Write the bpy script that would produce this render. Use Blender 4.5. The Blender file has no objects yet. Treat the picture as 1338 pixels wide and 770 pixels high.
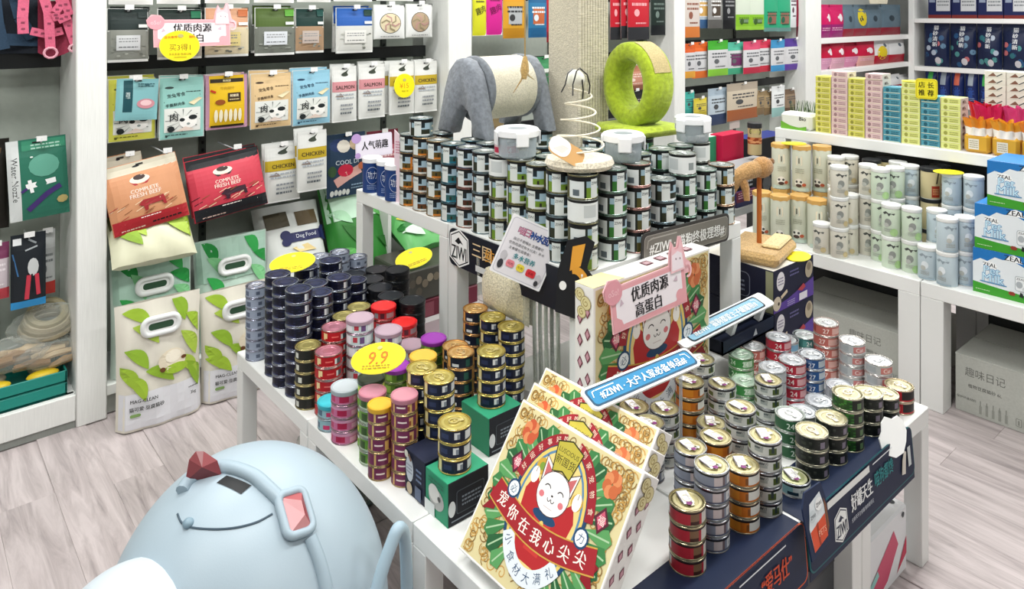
import bpy, math, random
from mathutils import Vector, Matrix
sc = bpy.context.scene
COL = sc.collection
R = random.Random(7)
PI = math.pi
# ---------------------------------------------------------------- camera
CAMH, FPX, CX, HZ = 1.61, 960.0, 669.0, 15.0
cd = bpy.data.cameras.new('camera'); cam = bpy.data.objects.new('camera', cd); COL.objects.link(cam)
cd.sensor_width = 36; cd.lens = FPX / 1338 * 36; cd.shift_y = -(385 - HZ) / 1338; cd.clip_start = 0.05
cam.location = (0, 0, CAMH); cam.rotation_euler = (PI / 2, 0, -math.atan2(.649, .761))
sc.camera = cam
# ---------------------------------------------------------------- world, lamps, exposure
w = bpy.data.worlds.new('world'); sc.world = w; w.use_nodes = True
w.node_tree.nodes['Background'].inputs[0].default_value = (.93, .97, 1, 1)
w.node_tree.nodes['Background'].inputs[1].default_value = 0.10
LAMPS = [(.2, .9), (.2, 2.5), (2.0, .9), (2.0, 2.55), (3.9, .9), (3.9, 2.4), (5.9, .9), (5.9, 2.4), (7.6, 1.6), (-1.3, 1.4), (.6, -1.2), (3.0, -1.2)]
LIGHT_W = 46
for i, (x, y) in enumerate(LAMPS):
    ld = bpy.data.lights.new('ceiling_lamp_light', 'AREA'); ld.shape = 'RECTANGLE'; ld.size = 1.15; ld.size_y = .28
    ld.energy = LIGHT_W; ld.color = (1, .99, .96)
    lo = bpy.data.objects.new('ceiling_lamp_light', ld); COL.objects.link(lo); lo.location = (x, y, 2.79)
sc.view_settings.view_transform = 'Standard'; sc.view_settings.look = 'None'
sc.view_settings.gamma = 1; sc.view_settings.use_curve_mapping = False
sc.view_settings.exposure = -0.62

# ---------------------------------------------------------------- picture -> place
def at_z(px, py, z):
    a = (px - CX) / FPX; Z = FPX * (CAMH - z) / (py - HZ); X = a * Z
    return Vector((.761 * X + .649 * Z, -.649 * X + .761 * Z, z))
def at_y(px, py, y):
    a = (px - CX) / FPX; t = y / (.761 - .649 * a)
    return Vector((t * (.761 * a + .649), y, CAMH - (py - HZ) * t / FPX))
def at_x(px, py, x):
    a = (px - CX) / FPX; t = x / (.761 * a + .649)
    return Vector((x, t * (.761 - .649 * a), CAMH - (py - HZ) * t / FPX))
def to_cam(x, y): return math.atan2(-y, -x)          # heading from a point on the plan towards the camera

# ---------------------------------------------------------------- colours, materials
_hx = {}
def C(h):
    if isinstance(h, tuple): return h
    if h not in _hx:
        s = h.lstrip('#'); v = []
        for i in (0, 2, 4):
            c = int(s[i:i + 2], 16) / 255
            v.append(c / 12.92 if c <= .04045 else ((c + .055) / 1.055) ** 2.4)
        _hx[h] = (v[0], v[1], v[2], 1.0)
    return _hx[h]
def nodes(name):
    m = bpy.data.materials.new(name); m.use_nodes = True
    nt = m.node_tree; b = nt.nodes['Principled BSDF']
    return m, nt, b
def attr_mat(name, rough, metal=0, bump=0, bscale=200, var=0, coat=0, stretch=None, sheen=0, spec=.5):
    m, nt, b = nodes(name); N = nt.nodes.new; L = nt.links.new
    at = N('ShaderNodeAttribute'); at.attribute_name = 'Col'
    b.inputs['Specular IOR Level'].default_value = spec; b.inputs['Roughness'].default_value = rough; b.inputs['Metallic'].default_value = metal
    if coat: b.inputs['Coat Weight'].default_value = coat; b.inputs['Coat Roughness'].default_value = .08
    if sheen: b.inputs['Sheen Weight'].default_value = sheen
    out = at.outputs['Color']
    tc = N('ShaderNodeTexCoord'); src = tc.outputs['Object']
    if stretch:
        mp = N('ShaderNodeMapping'); mp.inputs['Scale'].default_value = stretch; L(src, mp.inputs[0]); src = mp.outputs[0]
    if var or bump:
        nz = N('ShaderNodeTexNoise'); nz.inputs['Scale'].default_value = bscale; nz.inputs['Detail'].default_value = 4; L(src, nz.inputs['Vector'])
    if var:
        mx = N('ShaderNodeMix'); mx.data_type = 'RGBA'; mx.blend_type = 'MULTIPLY'
        rp = N('ShaderNodeMapRange'); rp.inputs[1].default_value = .3; rp.inputs[2].default_value = .7; rp.inputs[3].default_value = 1 - var; rp.inputs[4].default_value = 1 + var * .3
        L(nz.outputs['Fac'], rp.inputs[0]); mx.inputs[0].default_value = 1
        L(out, mx.inputs[6]); L(rp.outputs[0], mx.inputs[7]); out = mx.outputs[2]
    if bump:
        bp = N('ShaderNodeBump'); bp.inputs['Strength'].default_value = bump; bp.inputs['Distance'].default_value = .004
        L(nz.outputs['Fac'], bp.inputs['Height']); L(bp.outputs[0], b.inputs['Normal'])
    L(out, b.inputs['Base Color'])
    return m
MT = {}
MT['print'] = attr_mat('printed_film', .36, 0, .16, 28, spec=.35)
MT['flat'] = attr_mat('printed_card', .55, spec=.3)
MT['ink'] = attr_mat('ink', .45, spec=.3)
MT['label'] = attr_mat('can_label', .4, spec=.3)
MT['tin'] = attr_mat('tin_metal', .27, .85)
MT['lid'] = attr_mat('lid_metal', .36, .55)
MT['plastic'] = attr_mat('plastic', .32, spec=.35)
MT['gloss'] = attr_mat('gloss_plastic', .42, 0, .03, 300, spec=.4)
MT['white'] = attr_mat('white_laminate', .35, 0, .02, 60)
MT['paint'] = attr_mat('wall_paint', .7, 0, .05, 90, .04)
MT['fur'] = attr_mat('plush', .95, 0, 1.0, 160, .35, sheen=.3)
MT['fleece'] = attr_mat('short_plush', .95, 0, .9, 60, .28, sheen=.2)
MT['sisal'] = attr_mat('sisal_cord', .9, 0, 1.0, 40, .25, stretch=(1, 1, 7))
MT['weave'] = attr_mat('woven_sisal', .9, 0, .8, 180, .22)
MT['card'] = attr_mat('cardboard', .75, 0, .08, 120, .06)
MT['cloth'] = attr_mat('webbing', .8, 0, .4, 150, .12)
MT['grainwhite'] = attr_mat('white_wood_grain', .5, 0, .1, 30, .07, stretch=(9, 9, .35))
MT['peg'] = attr_mat('back_board', .6, 0, .05, 40, .06)
def clear_mat(name, col, alpha, rough=.12):
    m, nt, b = nodes(name); N = nt.nodes.new; L = nt.links.new
    nt.nodes.remove(b)
    o = nt.nodes['Material Output']
    t = N('ShaderNodeBsdfTransparent'); g = N('ShaderNodeBsdfPrincipled'); g.inputs['Base Color'].default_value = C(col); g.inputs['Roughness'].default_value = rough
    mix = N('ShaderNodeMixShader'); lw = N('ShaderNodeLayerWeight'); lw.inputs[0].default_value = .35
    mr = N('ShaderNodeMapRange'); mr.inputs[3].default_value = alpha; mr.inputs[4].default_value = min(1, alpha + .5)
    L(lw.outputs['Facing'], mr.inputs[0]); L(mr.outputs[0], mix.inputs[0]); L(t.outputs[0], mix.inputs[1]); L(g.outputs[0], mix.inputs[2]); L(mix.outputs[0], o.inputs[0])
    return m
MT['clear'] = clear_mat('clear_tub', '#c3d0d8', .30)
MT['film'] = clear_mat('clear_film', '#cfd5ce', .16, .18)
MT['gem'] = clear_mat('red_gem', '#b06066', .8, .05)
def wood_mat():
    m, nt, b = nodes('grey_wood_plank'); N = nt.nodes.new; L = nt.links.new
    tc = N('ShaderNodeTexCoord'); oi = N('ShaderNodeObjectInfo')
    add = N('ShaderNodeVectorMath'); add.operation = 'ADD'
    sc_ = N('ShaderNodeVectorMath'); sc_.operation = 'SCALE'; sc_.inputs['Scale'].default_value = 1
    cb = N('ShaderNodeCombineXYZ'); mu = N('ShaderNodeMath'); mu.operation = 'MULTIPLY'; mu.inputs[1].default_value = 37
    L(oi.outputs['Random'], mu.inputs[0]); L(mu.outputs[0], cb.inputs[0]); L(mu.outputs[0], cb.inputs[1])
    L(tc.outputs['Object'], add.inputs[0]); L(cb.outputs[0], add.inputs[1])
    mp = N('ShaderNodeMapping'); mp.inputs['Scale'].default_value = (16, 1.6, 1); L(add.outputs[0], mp.inputs[0])
    nz = N('ShaderNodeTexNoise'); nz.inputs['Scale'].default_value = 1.6; nz.inputs['Detail'].default_value = 8; nz.inputs['Roughness'].default_value = .65; nz.inputs['Distortion'].default_value = .8
    L(mp.outputs[0], nz.inputs['Vector'])
    cr = N('ShaderNodeValToRGB'); e = cr.color_ramp.elements
    e[0].position = .28; e[0].color = C('#8f8687'); e[1].position = .62; e[1].color = C('#c6bcbc')
    x = e.new(.44); x.color = C('#afa5a5')
    L(nz.outputs['Fac'], cr.inputs[0])
    hv = N('ShaderNodeHueSaturation'); mr = N('ShaderNodeMapRange'); mr.inputs[3].default_value = .88; mr.inputs[4].default_value = 1.1
    L(oi.outputs['Random'], mr.inputs[0]); L(mr.outputs[0], hv.inputs['Value']); L(cr.outputs[0], hv.inputs['Color'])
    L(hv.outputs[0], b.inputs['Base Color']); b.inputs['Roughness'].default_value = .42
    bp = N('ShaderNodeBump'); bp.inputs['Strength'].default_value = .15; bp.inputs['Distance'].default_value = .002
    L(nz.outputs['Fac'], bp.inputs['Height']); L(bp.outputs[0], b.inputs['Normal'])
    return m
MT['wood'] = wood_mat()

# ---------------------------------------------------------------- mesh builder
class M:
    def __init__(s): s.v = []; s.f = []; s.c = []; s.T = None
    def add(s, vs, fs, col):
        o = len(s.v)
        if s.T is not None: vs = [s.T @ Vector(v) for v in vs]
        s.v += [tuple(v) for v in vs]
        for i, f in enumerate(fs):
            s.f.append([o + k for k in f]); s.c.append(col[i] if isinstance(col, list) else col)
        return s
    def box(s, x0, y0, z0, x1, y1, z1, col, b=0, faces=None):
        """faces: colours by -x,+x,-y,+y,-z,+z"""
        cs = [faces.get(k, col) for k in ('-x', '+x', '-y', '+y', '-z', '+z')] if faces else [col] * 6
        if b <= 0:
            v = [(x, y, z) for x in (x0, x1) for y in (y0, y1) for z in (z0, z1)]
            return s.add(v, [[0, 1, 3, 2], [4, 6, 7, 5], [0, 4, 5, 1], [2, 3, 7, 6], [0, 2, 6, 4], [1, 5, 7, 3]], cs)
        v = []; ix = {}
        for i, sx in enumerate((0, 1)):
            for j, sy in enumerate((0, 1)):
                for k, sz in enumerate((0, 1)):
                    X, Y, Z = (x0, x1)[i], (y0, y1)[j], (z0, z1)[k]
                    dx, dy, dz = (b, -b)[i], (b, -b)[j], (b, -b)[k]
                    for ax, p in (('x', (X, Y + dy, Z + dz)), ('y', (X + dx, Y, Z + dz)), ('z', (X + dx, Y + dy, Z))):
                        ix[(i, j, k, ax)] = len(v); v.append(p)
        f = []; c = []
        q = lambda *a: [ix[t] for t in a]
        f += [q((0, 0, 0, 'x'), (0, 0, 1, 'x'), (0, 1, 1, 'x'), (0, 1, 0, 'x')), q((1, 0, 0, 'x'), (1, 1, 0, 'x'), (1, 1, 1, 'x'), (1, 0, 1, 'x')),
              q((0, 0, 0, 'y'), (1, 0, 0, 'y'), (1, 0, 1, 'y'), (0, 0, 1, 'y')), q((0, 1, 0, 'y'), (0, 1, 1, 'y'), (1, 1, 1, 'y'), (1, 1, 0, 'y')),
              q((0, 0, 0, 'z'), (0, 1, 0, 'z'), (1, 1, 0, 'z'), (1, 0, 0, 'z')), q((0, 0, 1, 'z'), (1, 0, 1, 'z'), (1, 1, 1, 'z'), (0, 1, 1, 'z'))]
        c += cs
        for a in (0, 1):
            for d in (0, 1):
                f.append(q((0, a, d, 'y'), (1, a, d, 'y'), (1, a, d, 'z'), (0, a, d, 'z'))); c.append(cs[2 + a])
                f.append(q((a, 0, d, 'x'), (a, 1, d, 'x'), (a, 1, d, 'z'), (a, 0, d, 'z'))); c.append(cs[a])
                f.append(q((a, d, 0, 'x'), (a, d, 1, 'x'), (a, d, 1, 'y'), (a, d, 0, 'y'))); c.append(cs[a])
                for k in (0, 1): f.append(q((a, d, k, 'x'), (a, d, k, 'y'), (a, d, k, 'z'))); c.append(cs[a])
        return s.add(v, f, c)
    def lathe(s, prof, seg=24, cap0=True, cap1=True):
        """prof: (r, z, colour of the band that starts here)"""
        v = []; f = []; c = []
        for r, z, *_ in prof:
            for k in range(seg): a = 2 * PI * k / seg; v.append((r * math.cos(a), r * math.sin(a), z))
        for i in range(len(prof) - 1):
            for k in range(seg):
                n = (k + 1) % seg; f.append([i * seg + k, i * seg + n, (i + 1) * seg + n, (i + 1) * seg + k]); c.append(prof[i][2])
        if cap0 and prof[0][0] > 0: f.append(list(range(seg))[::-1]); c.append(prof[0][2])
        if cap1 and prof[-1][0] > 0: f.append([(len(prof) - 1) * seg + k for k in range(seg)]); c.append(prof[-1][2])
        return s.add(v, f, c)
    def tube(s, pts, r, col, seg=8, closed=False, flat=None):
        P = [Vector(p) for p in pts]; n = len(P); v = []; f = []
        up = Vector((0, 0, 1)); prev = None
        for i in range(n):
            a = P[i - 1] if (i or closed) else P[0]; b_ = P[(i + 1) % n] if (i < n - 1 or closed) else P[-1]
            d = (b_ - a).normalized() if (b_ - a).length > 1e-9 else Vector((0, 0, 1))
            u = (prev - d * prev.dot(d)) if prev is not None else d.cross(up if abs(d.z) < .95 else Vector((1, 0, 0)))
            u.normalize(); prev = u; w_ = d.cross(u)
            rr = r[i] if isinstance(r, (list, tuple)) else r
            for k in range(seg):
                t = 2 * PI * k / seg; v.append(P[i] + u * rr * math.cos(t) + w_ * rr * (flat or 1) * math.sin(t))
        m = n if closed else n - 1
        for i in range(m):
            for k in range(seg):
                q = (k + 1) % seg; j = (i + 1) % n
                f.append([i * seg + k, i * seg + q, j * seg + q, j * seg + k])
        if not closed: f.append(list(range(seg))[::-1]); f.append([(n - 1) * seg + k for k in range(seg)])
        return s.add(v, f, col)
    def prism(s, poly, z0, z1, col, side=None):
        n = len(poly); v = [(x, y, z0) for x, y in poly] + [(x, y, z1) for x, y in poly]
        f = [list(range(n))[::-1], [n + i for i in range(n)]]; c = [side or col, col]
        for i in range(n): f.append([i, (i + 1) % n, n + (i + 1) % n, n + i]); c.append(side or col)
        return s.add(v, f, c)
    def grid(s, nu, nv, fn, col):
        v = [fn(i / nu, j / nv) for j in range(nv + 1) for i in range(nu + 1)]; f = []; c = []
        for j in range(nv):
            for i in range(nu):
                a = j * (nu + 1) + i; f.append([a, a + 1, a + nu + 2, a + nu + 1]); c.append(col((i + .5) / nu, (j + .5) / nv) if callable(col) else col)
        return s.add(v, f, c)
    def ball(s, cx, cy, cz, rx, ry, rz, col, nu=20, nv=12):
        return s.grid(nu, nv, lambda u, t: (cx + rx * math.cos(2 * PI * u) * math.sin(PI * t), cy + ry * math.sin(2 * PI * u) * math.sin(PI * t), cz - rz * math.cos(PI * t)), col)
    def mesh(s, name, mat, ang=38):
        me = bpy.data.meshes.new(name); me.from_pydata(s.v, [], s.f)
        at = me.color_attributes.new('Col', 'FLOAT_COLOR', 'CORNER'); d = []
        for f, c in zip(s.f, s.c): d += list(C(c)) * len(f)
        at.data.foreach_set('color', d)
        me.materials.append(MT[mat] if isinstance(mat, str) else mat)
        if ang: me.shade_smooth(); me.set_sharp_from_angle(angle=math.radians(ang))
        return me
    def build(s, name, mat, parent=None, loc=None, rotz=0, ang=38): return put(name, s.mesh(name, mat, ang), parent, loc, rotz)
def put(name, me, parent=None, loc=None, rotz=0):
    o = bpy.data.objects.new(name, me); COL.objects.link(o)
    if parent is not None: o.parent = parent
    if loc is not None: o.location = loc
    if rotz: o.rotation_euler[2] = rotz
    return o
def tag(o, label, cat, group=None, kind=None):
    o['label'] = label; o['category'] = cat
    if group: o['group'] = group
    if kind: o['kind'] = kind
    return o
def thing(name, label, cat, loc=(0, 0, 0), rotz=0, group=None):
    return tag(put(name, None, None, loc, rotz), label, cat, group)
def struct(o): o['kind'] = 'structure'; return o

# ---------------------------------------------------------------- lettering
_tx = {}
def text2d(t, bold=0):
    k = (t, bold)
    if k not in _tx:
        cu = bpy.data.curves.new('lettering', 'FONT'); cu.body = t; cu.resolution_u = 2; cu.offset = bold
        ob = bpy.data.objects.new('lettering', cu); me = bpy.data.meshes.new_from_object(ob)
        vs = [(p.co.x, p.co.y) for p in me.vertices]; fs = [list(p.vertices) for p in me.polygons]
        bpy.data.objects.remove(ob); bpy.data.curves.remove(cu); bpy.data.meshes.remove(me)
        if vs:
            x0 = min(p[0] for p in vs); x1 = max(p[0] for p in vs); y0 = min(p[1] for p in vs); y1 = max(p[1] for p in vs)
            vs = [(x - (x0 + x1) / 2, y - (y0 + y1) / 2) for x, y in vs]
            _tx[k] = (vs, fs, x1 - x0, y1 - y0)
        else: _tx[k] = ([], [], 1, 1)
    return _tx[k]
class D:
    """flat print: layered shapes in a plane (x right, y up)"""
    def __init__(s): s.v = []; s.f = []; s.c = []; s.n = 0
    def add(s, vs, fs, col):
        o = len(s.v); s.n += 1
        s.v += [(x, y, s.n) for x, y in vs]
        for f in fs: s.f.append([o + k for k in f]); s.c.append(col)
        return s
    def rect(s, x0, y0, x1, y1, col, nx=1, ny=1):
        v = [(x0 + (x1 - x0) * i / nx, y0 + (y1 - y0) * j / ny) for j in range(ny + 1) for i in range(nx + 1)]
        return s.add(v, [[j * (nx + 1) + i, j * (nx + 1) + i + 1, (j + 1) * (nx + 1) + i + 1, (j + 1) * (nx + 1) + i] for j in range(ny) for i in range(nx)], col)
    def poly(s, pts, col): return s.add(pts, [list(range(len(pts)))], col)
    def rrect(s, x0, y0, x1, y1, r, col, k=5): return s.poly(rr(x0, y0, x1, y1, r, k), col)
    def ell(s, cx, cy, rx, ry, col, seg=20, rings=1):
        v = [(cx, cy)]; f = []
        for q in range(1, rings + 1):
            for i in range(seg): a = 2 * PI * i / seg; v.append((cx + rx * q / rings * math.cos(a), cy + ry * q / rings * math.sin(a)))
        for i in range(seg):
            j = (i + 1) % seg; f.append([0, 1 + i, 1 + j])
            for q in range(1, rings): f.append([1 + (q - 1) * seg + i, 1 + q * seg + i, 1 + q * seg + j, 1 + (q - 1) * seg + j])
        return s.add(v, f, col)
    def arc(s, cx, cy, rx, ry, wd, a0, a1, col, n=16):
        v = []
        for i in range(n + 1):
            a = math.radians(a0 + (a1 - a0) * i / n); v += [(cx + (rx - wd) * math.cos(a), cy + (ry - wd) * math.sin(a)), (cx + rx * math.cos(a), cy + ry * math.sin(a))]
        return s.add(v, [[2 * i, 2 * i + 1, 2 * i + 3, 2 * i + 2] for i in range(n)], col)
    def line(s, pts, wd, col):
        v = []
        for i, (x, y) in enumerate(pts):
            a = pts[max(0, i - 1)]; b = pts[min(len(pts) - 1, i + 1)]; dx, dy = b[0] - a[0], b[1] - a[1]; l = math.hypot(dx, dy) or 1
            v += [(x - dy / l * wd / 2, y + dx / l * wd / 2), (x + dy / l * wd / 2, y - dx / l * wd / 2)]
        return s.add(v, [[2 * i, 2 * i + 1, 2 * i + 3, 2 * i + 2] for i in range(len(pts) - 1)], col)
    def curl(s, x, y, r, wd, col, a0=0, turns=1.2, flip=1):
        pts = []
        for i in range(15):
            t = i / 14; a = a0 + flip * turns * 2 * PI * t; q = r * (1 - .8 * t); pts.append((x + q * math.cos(a), y + q * math.sin(a)))
        return s.line(pts, wd, col)
    def text(s, t, cx, cy, h, col, wmax=None, rot=0, bold=0, skew=0):
        if bold > 0:
            q = bold * h
            for dx, dy in (((-q, -q), (q, -q), (-q, q), (q, q)) if bold > .035 else ((-q, 0), (q, 0), (0, 0))):
                s.text(t, cx + dx, cy + dy, h, col, wmax, rot, 0, skew)
            return s
        vs, fs, tw, th = text2d(t); k = h / th; kx = k if wmax is None else min(k, wmax / tw)
        c, q = math.cos(rot), math.sin(rot)
        v = []
        for x, y in vs:
            x, y = x * kx + skew * y * k, y * k; v.append((cx + x * c - y * q, cy + x * q + y * c))
        return s.add(v, fs, col)
    def scrawl(s, x0, y0, x1, y1, n, col, rnd=R, th=.45):
        """unreadable fine print: rows of short dashes"""
        dy = (y1 - y0) / n
        for i in range(n):
            x = x0; y = y1 - (i + .5) * dy; v = []; f = []
            while x < x1 - 1e-6:
                l = (x1 - x0) * rnd.uniform(.06, .2); e = min(x + l, x1); o = len(v)
                v += [(x, y - dy * th / 2), (e, y - dy * th / 2), (e, y + dy * th / 2), (x, y + dy * th / 2)]; f.append([o, o + 1, o + 2, o + 3])
                x = e + (x1 - x0) * .035
            s.add(v, f, col); s.n -= 1
        s.n += 1
        return s
    def build(s, name, parent, fn=None, mat='ink', eps=.0004, ang=0, span=.003):
        """fn(x, y, off) -> point; default lies on the parent's -y face (x right, z up)"""
        fn = fn or (lambda x, y, o: (x, -o, y)); eps = min(eps, span / max(1, s.n))
        me = bpy.data.meshes.new(name); me.from_pydata([fn(x, y, eps * (l + 1)) for x, y, l in s.v], [], s.f)
        at = me.color_attributes.new('Col', 'FLOAT_COLOR', 'CORNER'); d = []
        for f, c in zip(s.f, s.c): d += list(C(c)) * len(f)
        at.data.foreach_set('color', d); me.materials.append(MT[mat])
        return put(name, me, parent)
def rr(x0, y0, x1, y1, r, k=5):
    p = []
    for cx, cy, a in ((x1 - r, y1 - r, 0), (x0 + r, y1 - r, 90), (x0 + r, y0 + r, 180), (x1 - r, y0 + r, 270)):
        for i in range(k + 1): t = math.radians(a + 90 * i / k); p.append((cx + r * math.cos(t), cy + r * math.sin(t)))
    return p
def oval(rx, ry, n=28, cx=0, cy=0): return [(cx + rx * math.cos(2 * PI * i / n), cy + ry * math.sin(2 * PI * i / n)) for i in range(n)]
ORD = 'first second third fourth fifth sixth seventh eighth ninth tenth eleventh twelfth'.split()
# ================================================================ room shell
m = M(); m.box(-2.6, -2.6, -.06, 9.2, 3.95, -.004, '#9a9290'); floor = struct(m.build('floor', 'wood'))
pm = M(); pm.box(-.0803, -.6207, -.004, .0803, .6207, 0, '#b5ada8', b=.0006); pmesh = pm.mesh('plank', 'wood', 20)
for i in range(34):
    x = -1.42 + i * .161
    for j in range(3):
        y = .25 + (i * .47 % 1.0) * 1.2 + j * 1.242 - .7
        if y > 3.3 or (.95 + .1 < x < 2.2 and 1.0 < y < 2.4): continue
        put('plank', pmesh, floor, (x, y, 0))
ceiling = struct(M().box(-2.6, -2.6, 2.9, 9.2, 3.95, 3.0, '#5f6160').build('ceiling', 'paint'))
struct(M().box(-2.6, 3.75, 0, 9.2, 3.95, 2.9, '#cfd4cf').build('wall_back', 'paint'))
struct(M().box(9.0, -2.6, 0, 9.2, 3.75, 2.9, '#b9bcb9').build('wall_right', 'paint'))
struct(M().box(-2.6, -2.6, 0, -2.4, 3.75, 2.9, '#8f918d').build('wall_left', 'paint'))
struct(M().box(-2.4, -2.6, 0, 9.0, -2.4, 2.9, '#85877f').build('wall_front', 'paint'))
for i, (x, y) in enumerate(LAMPS):
    M().box(-.62, -.17, -.09, .62, .17, 0, '#f2f2f2', b=.01).build('lamp_housing', 'white', ceiling, (x, y, 2.9))

# ================================================================ wall racks (back wall) : uprights, back boards, rails, hooks
WHITE, GREYW = '#e9ebe8', '#dfe2df'
def rack(name, label, x0, x1, rails, strips=(), posts=(), deck=None, floorboard=True, pegcol='#a3aba2'):
    o = thing(name, label, 'shelf', ((x0 + x1) / 2, 3.62, 0)); ox = (x0 + x1) / 2
    b = lambda n, a, mat, bb=.002, **k: M().box(a[0] - ox, a[1] - 3.62, a[2], a[3] - ox, a[4] - 3.62, a[5], a[6], b=bb, **k).build(n, mat, o)
    b('back_board', (x0, 3.60, .1, x1, 3.64, 2.35, pegcol), 'peg')
    for p0, p1, y0, y1 in posts: b('upright', (p0, y0, 0, p1, y1, 2.35, WHITE), 'grainwhite', .004)
    for s_ in strips:
        mm = M(); mm.box(s_ - .016 - ox, -.03, .1, s_ + .016 - ox, -.021, 2.35, '#3a403c')
        for k in range(60): mm.box(s_ - .006 - ox, -.032, .12 + k * .036, s_ + .006 - ox, -.0305, .135 + k * .036, '#14171a')
        mm.build('slotted_strip', 'plastic', o)
    for z in rails:
        b('rail', (x0 + .02, 3.44, z - .034, x1 - .02, 3.46, z + .026, '#15181a'), 'plastic')  # rail built taller so its black also takes in the shadow between rows
        b('rail_bracket', (x0 + .05, 3.46, z - .01, x0 + .07, 3.6, z + .01, '#15181a'), 'plastic')
        b('rail_bracket', (x1 - .07, 3.46, z - .01, x1 - .05, 3.6, z + .01, '#15181a'), 'plastic')
    if deck: b('deck', (x0, 3.27, deck - .04, x1, 3.6, deck, WHITE), 'white')
    if floorboard: b('kickplate', (x0, 3.29, 0, x1, 3.32, (deck or .14) - .04, '#a9ada8'), 'grainwhite')
    return o, ox
RACKS = {}
RACKS[0] = rack('wall_rack', 'white wall rack with harnesses at the far left of the back wall', -1.3, .56, [1.42, .99], [.33], [(.56, .667, 3.25, 3.64)], .13)
RACKS[1] = rack('wall_rack', 'white wall rack of treat pouches between the wide wood-grain post and second post', .667, 2.32, [1.70, 1.395, 1.115], [1.14, 2.12], [(2.32, 2.48, 3.25, 3.5)], .12)
RACKS[2] = rack('wall_rack', 'white wall rack behind the grey plush scratcher and rope column', 2.48, 4.30, [1.71, 1.30, .9], [3.4], [(4.30, 4.43, 3.25, 3.5)], .12)
RACKS[3] = rack('wall_rack', 'white wall rack of small colourful pouches behind the clear tubs', 4.43, 6.18, [1.70, 1.36, 1.0], [5.6], [(6.18, 6.46, 3.25, 3.64)], .12)
# the lower white front of the left rack, seen beside the floor
o, ox = RACKS[0]
M().box(-1.3 - ox, 3.25 - 3.62, .03, .559 - ox, 3.29 - 3.62, .13, WHITE, b=.003).build('fascia', 'grainwhite', o)
M().box(-1.3 - ox, 3.26 - 3.62, 0, .559 - ox, 3.285 - 3.62, .03, '#8f948f').build('plinth', 'grainwhite', o)
o, ox = RACKS[1]
M().box(1.95 - ox, -.36, 0, 1.97 - ox, 0, .62, '#dcdfdc', b=.002).build('divider', 'white', o)
# shelf unit with boards right of the racks
o = thing('shelf_unit', 'white shelf unit of pink bags left of the room corner', 'shelf', (7.4, 3.62, 0)); SH4 = o
M().box(6.46 - 7.4, 0, .0, 8.5 - 7.4, .04, 2.35, '#c6cac6', b=.002).build('back_board', 'peg', o)
SHZ = []
for py in (50, 92, 134):
    z = at_y(1080, py, 3.27).z; SHZ.append(z)
    M().box(6.46 - 7.4, -.36, z - .05, 8.5 - 7.4, 0, z, '#f0f1ef', b=.004).build('shelf_board', 'white', o)
M().box(6.46 - 7.4, -.36, 0, 8.5 - 7.4, 0, .2, '#e4e6e3', b=.004).build('base', 'white', o)
# shelf unit on the far right wall
o = thing('shelf_unit', 'white shelf unit of dark blue bags on the far right wall', 'shelf', (8.85, 2.2, 0)); SH5 = o
M().box(-.02, -1.4, 0, .02, 1.0, 2.35, '#c9ccca', b=.002).build('back_board', 'peg', o)
SWZ = []
for py in (24, 88, 134):
    z = at_x(1230, py, 8.4).z; SWZ.append(z)
    M().box(-.45, -1.4, z - .05, -.02, 1.0, z, '#f0f1ef', b=.004).build('shelf_board', 'white', o)
M().box(-.45, -1.4, 0, -.02, 1.0, .2, '#e4e6e3', b=.004).build('base', 'white', o)
M().box(-.45, 1.0, 0, 0, 1.06, 2.35, '#edefed', b=.004).build('upright', 'grainwhite', o)
HOOKM = {}
def hook(bay, x, z, y0):
    o, ox = RACKS[bay]
    k = round(3.45 - y0, 2)
    if k not in HOOKM:
        HOOKM[k] = M().tube([(0, 0, 0), (0, -k + .006, .0), (0, -k - .012, .002), (0, -k - .02, .016)], .0028, '#c9cdd0', 6).box(-.017, -k - .021, .006, .017, -k - .018, .026, '#e8e9e8').mesh('hook', 'plastic')
    put('hook', HOOKM[k], o, (x - ox, 3.45 - 3.62, z))

# ================================================================ white tables
def table(label, x0, y0, x1, y1, z0, z1, group, leg=.05, th=.05, name='display_table', back=0):
    o = thing(name, label, 'table', ((x0 + x1) / 2, (y0 + y1) / 2, z0), 0, group)
    a, b_ = (x1 - x0) / 2 - .0015, (y1 - y0) / 2 - .0015; h = z1 - z0
    M().box(-a, -b_, h - th, a, b_, h, '#eceeec', b=.0025).build('tabletop', 'white', o)
    for sx in (-1, 1):
        for sy in (-1, 1):
            xs = sorted((sx * a, sx * (a - leg))); ys = sorted((sy * b_, sy * (b_ - leg)))
            M().box(xs[0], ys[0], 0, xs[1], ys[1], h - th, '#e6e8e6', b=.002).build('leg', 'white', o)
    if back: M().box(a - back - .012, -b_ + leg + .001, .002, a - back, b_ - leg - .001, h - th - .001, '#2b2d2e').build('back_board', 'peg', o)  # added dark board in place of the deep shade under counter and tier
    return o
g = 'low white display tables'
Z0, Z1 = .45, .90
table('low white table under the navy and black cans, far end of left row', .91, 1.964, 1.425, 2.515, 0, Z0, g)
table('low white table under the green and purple cans, middle of left row', .91, 1.417, 1.425, 1.964, 0, Z0, g)
table('low white table under the three leaning gift boxes at the near corner', .91, .845, 1.425, 1.417, 0, Z0, g)
table('low white table under the orange and silver cans with the blue mat', 1.43, .845, 1.895, 1.295, 0, Z0, g)
table('low white table under the green and red tins at the right end', 1.895, .845, 2.33, 1.295, 0, Z0, g)
table('low white table hidden below the step table behind the upright gift box', 1.49, 1.297, 2.14, 1.845, 0, Z0, g)
table('low white table holding the purple-banded boxes right of the step table', 2.21, 1.297, 2.56, 1.845, 0, Z0, g)
g = 'raised white step tables'
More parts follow.
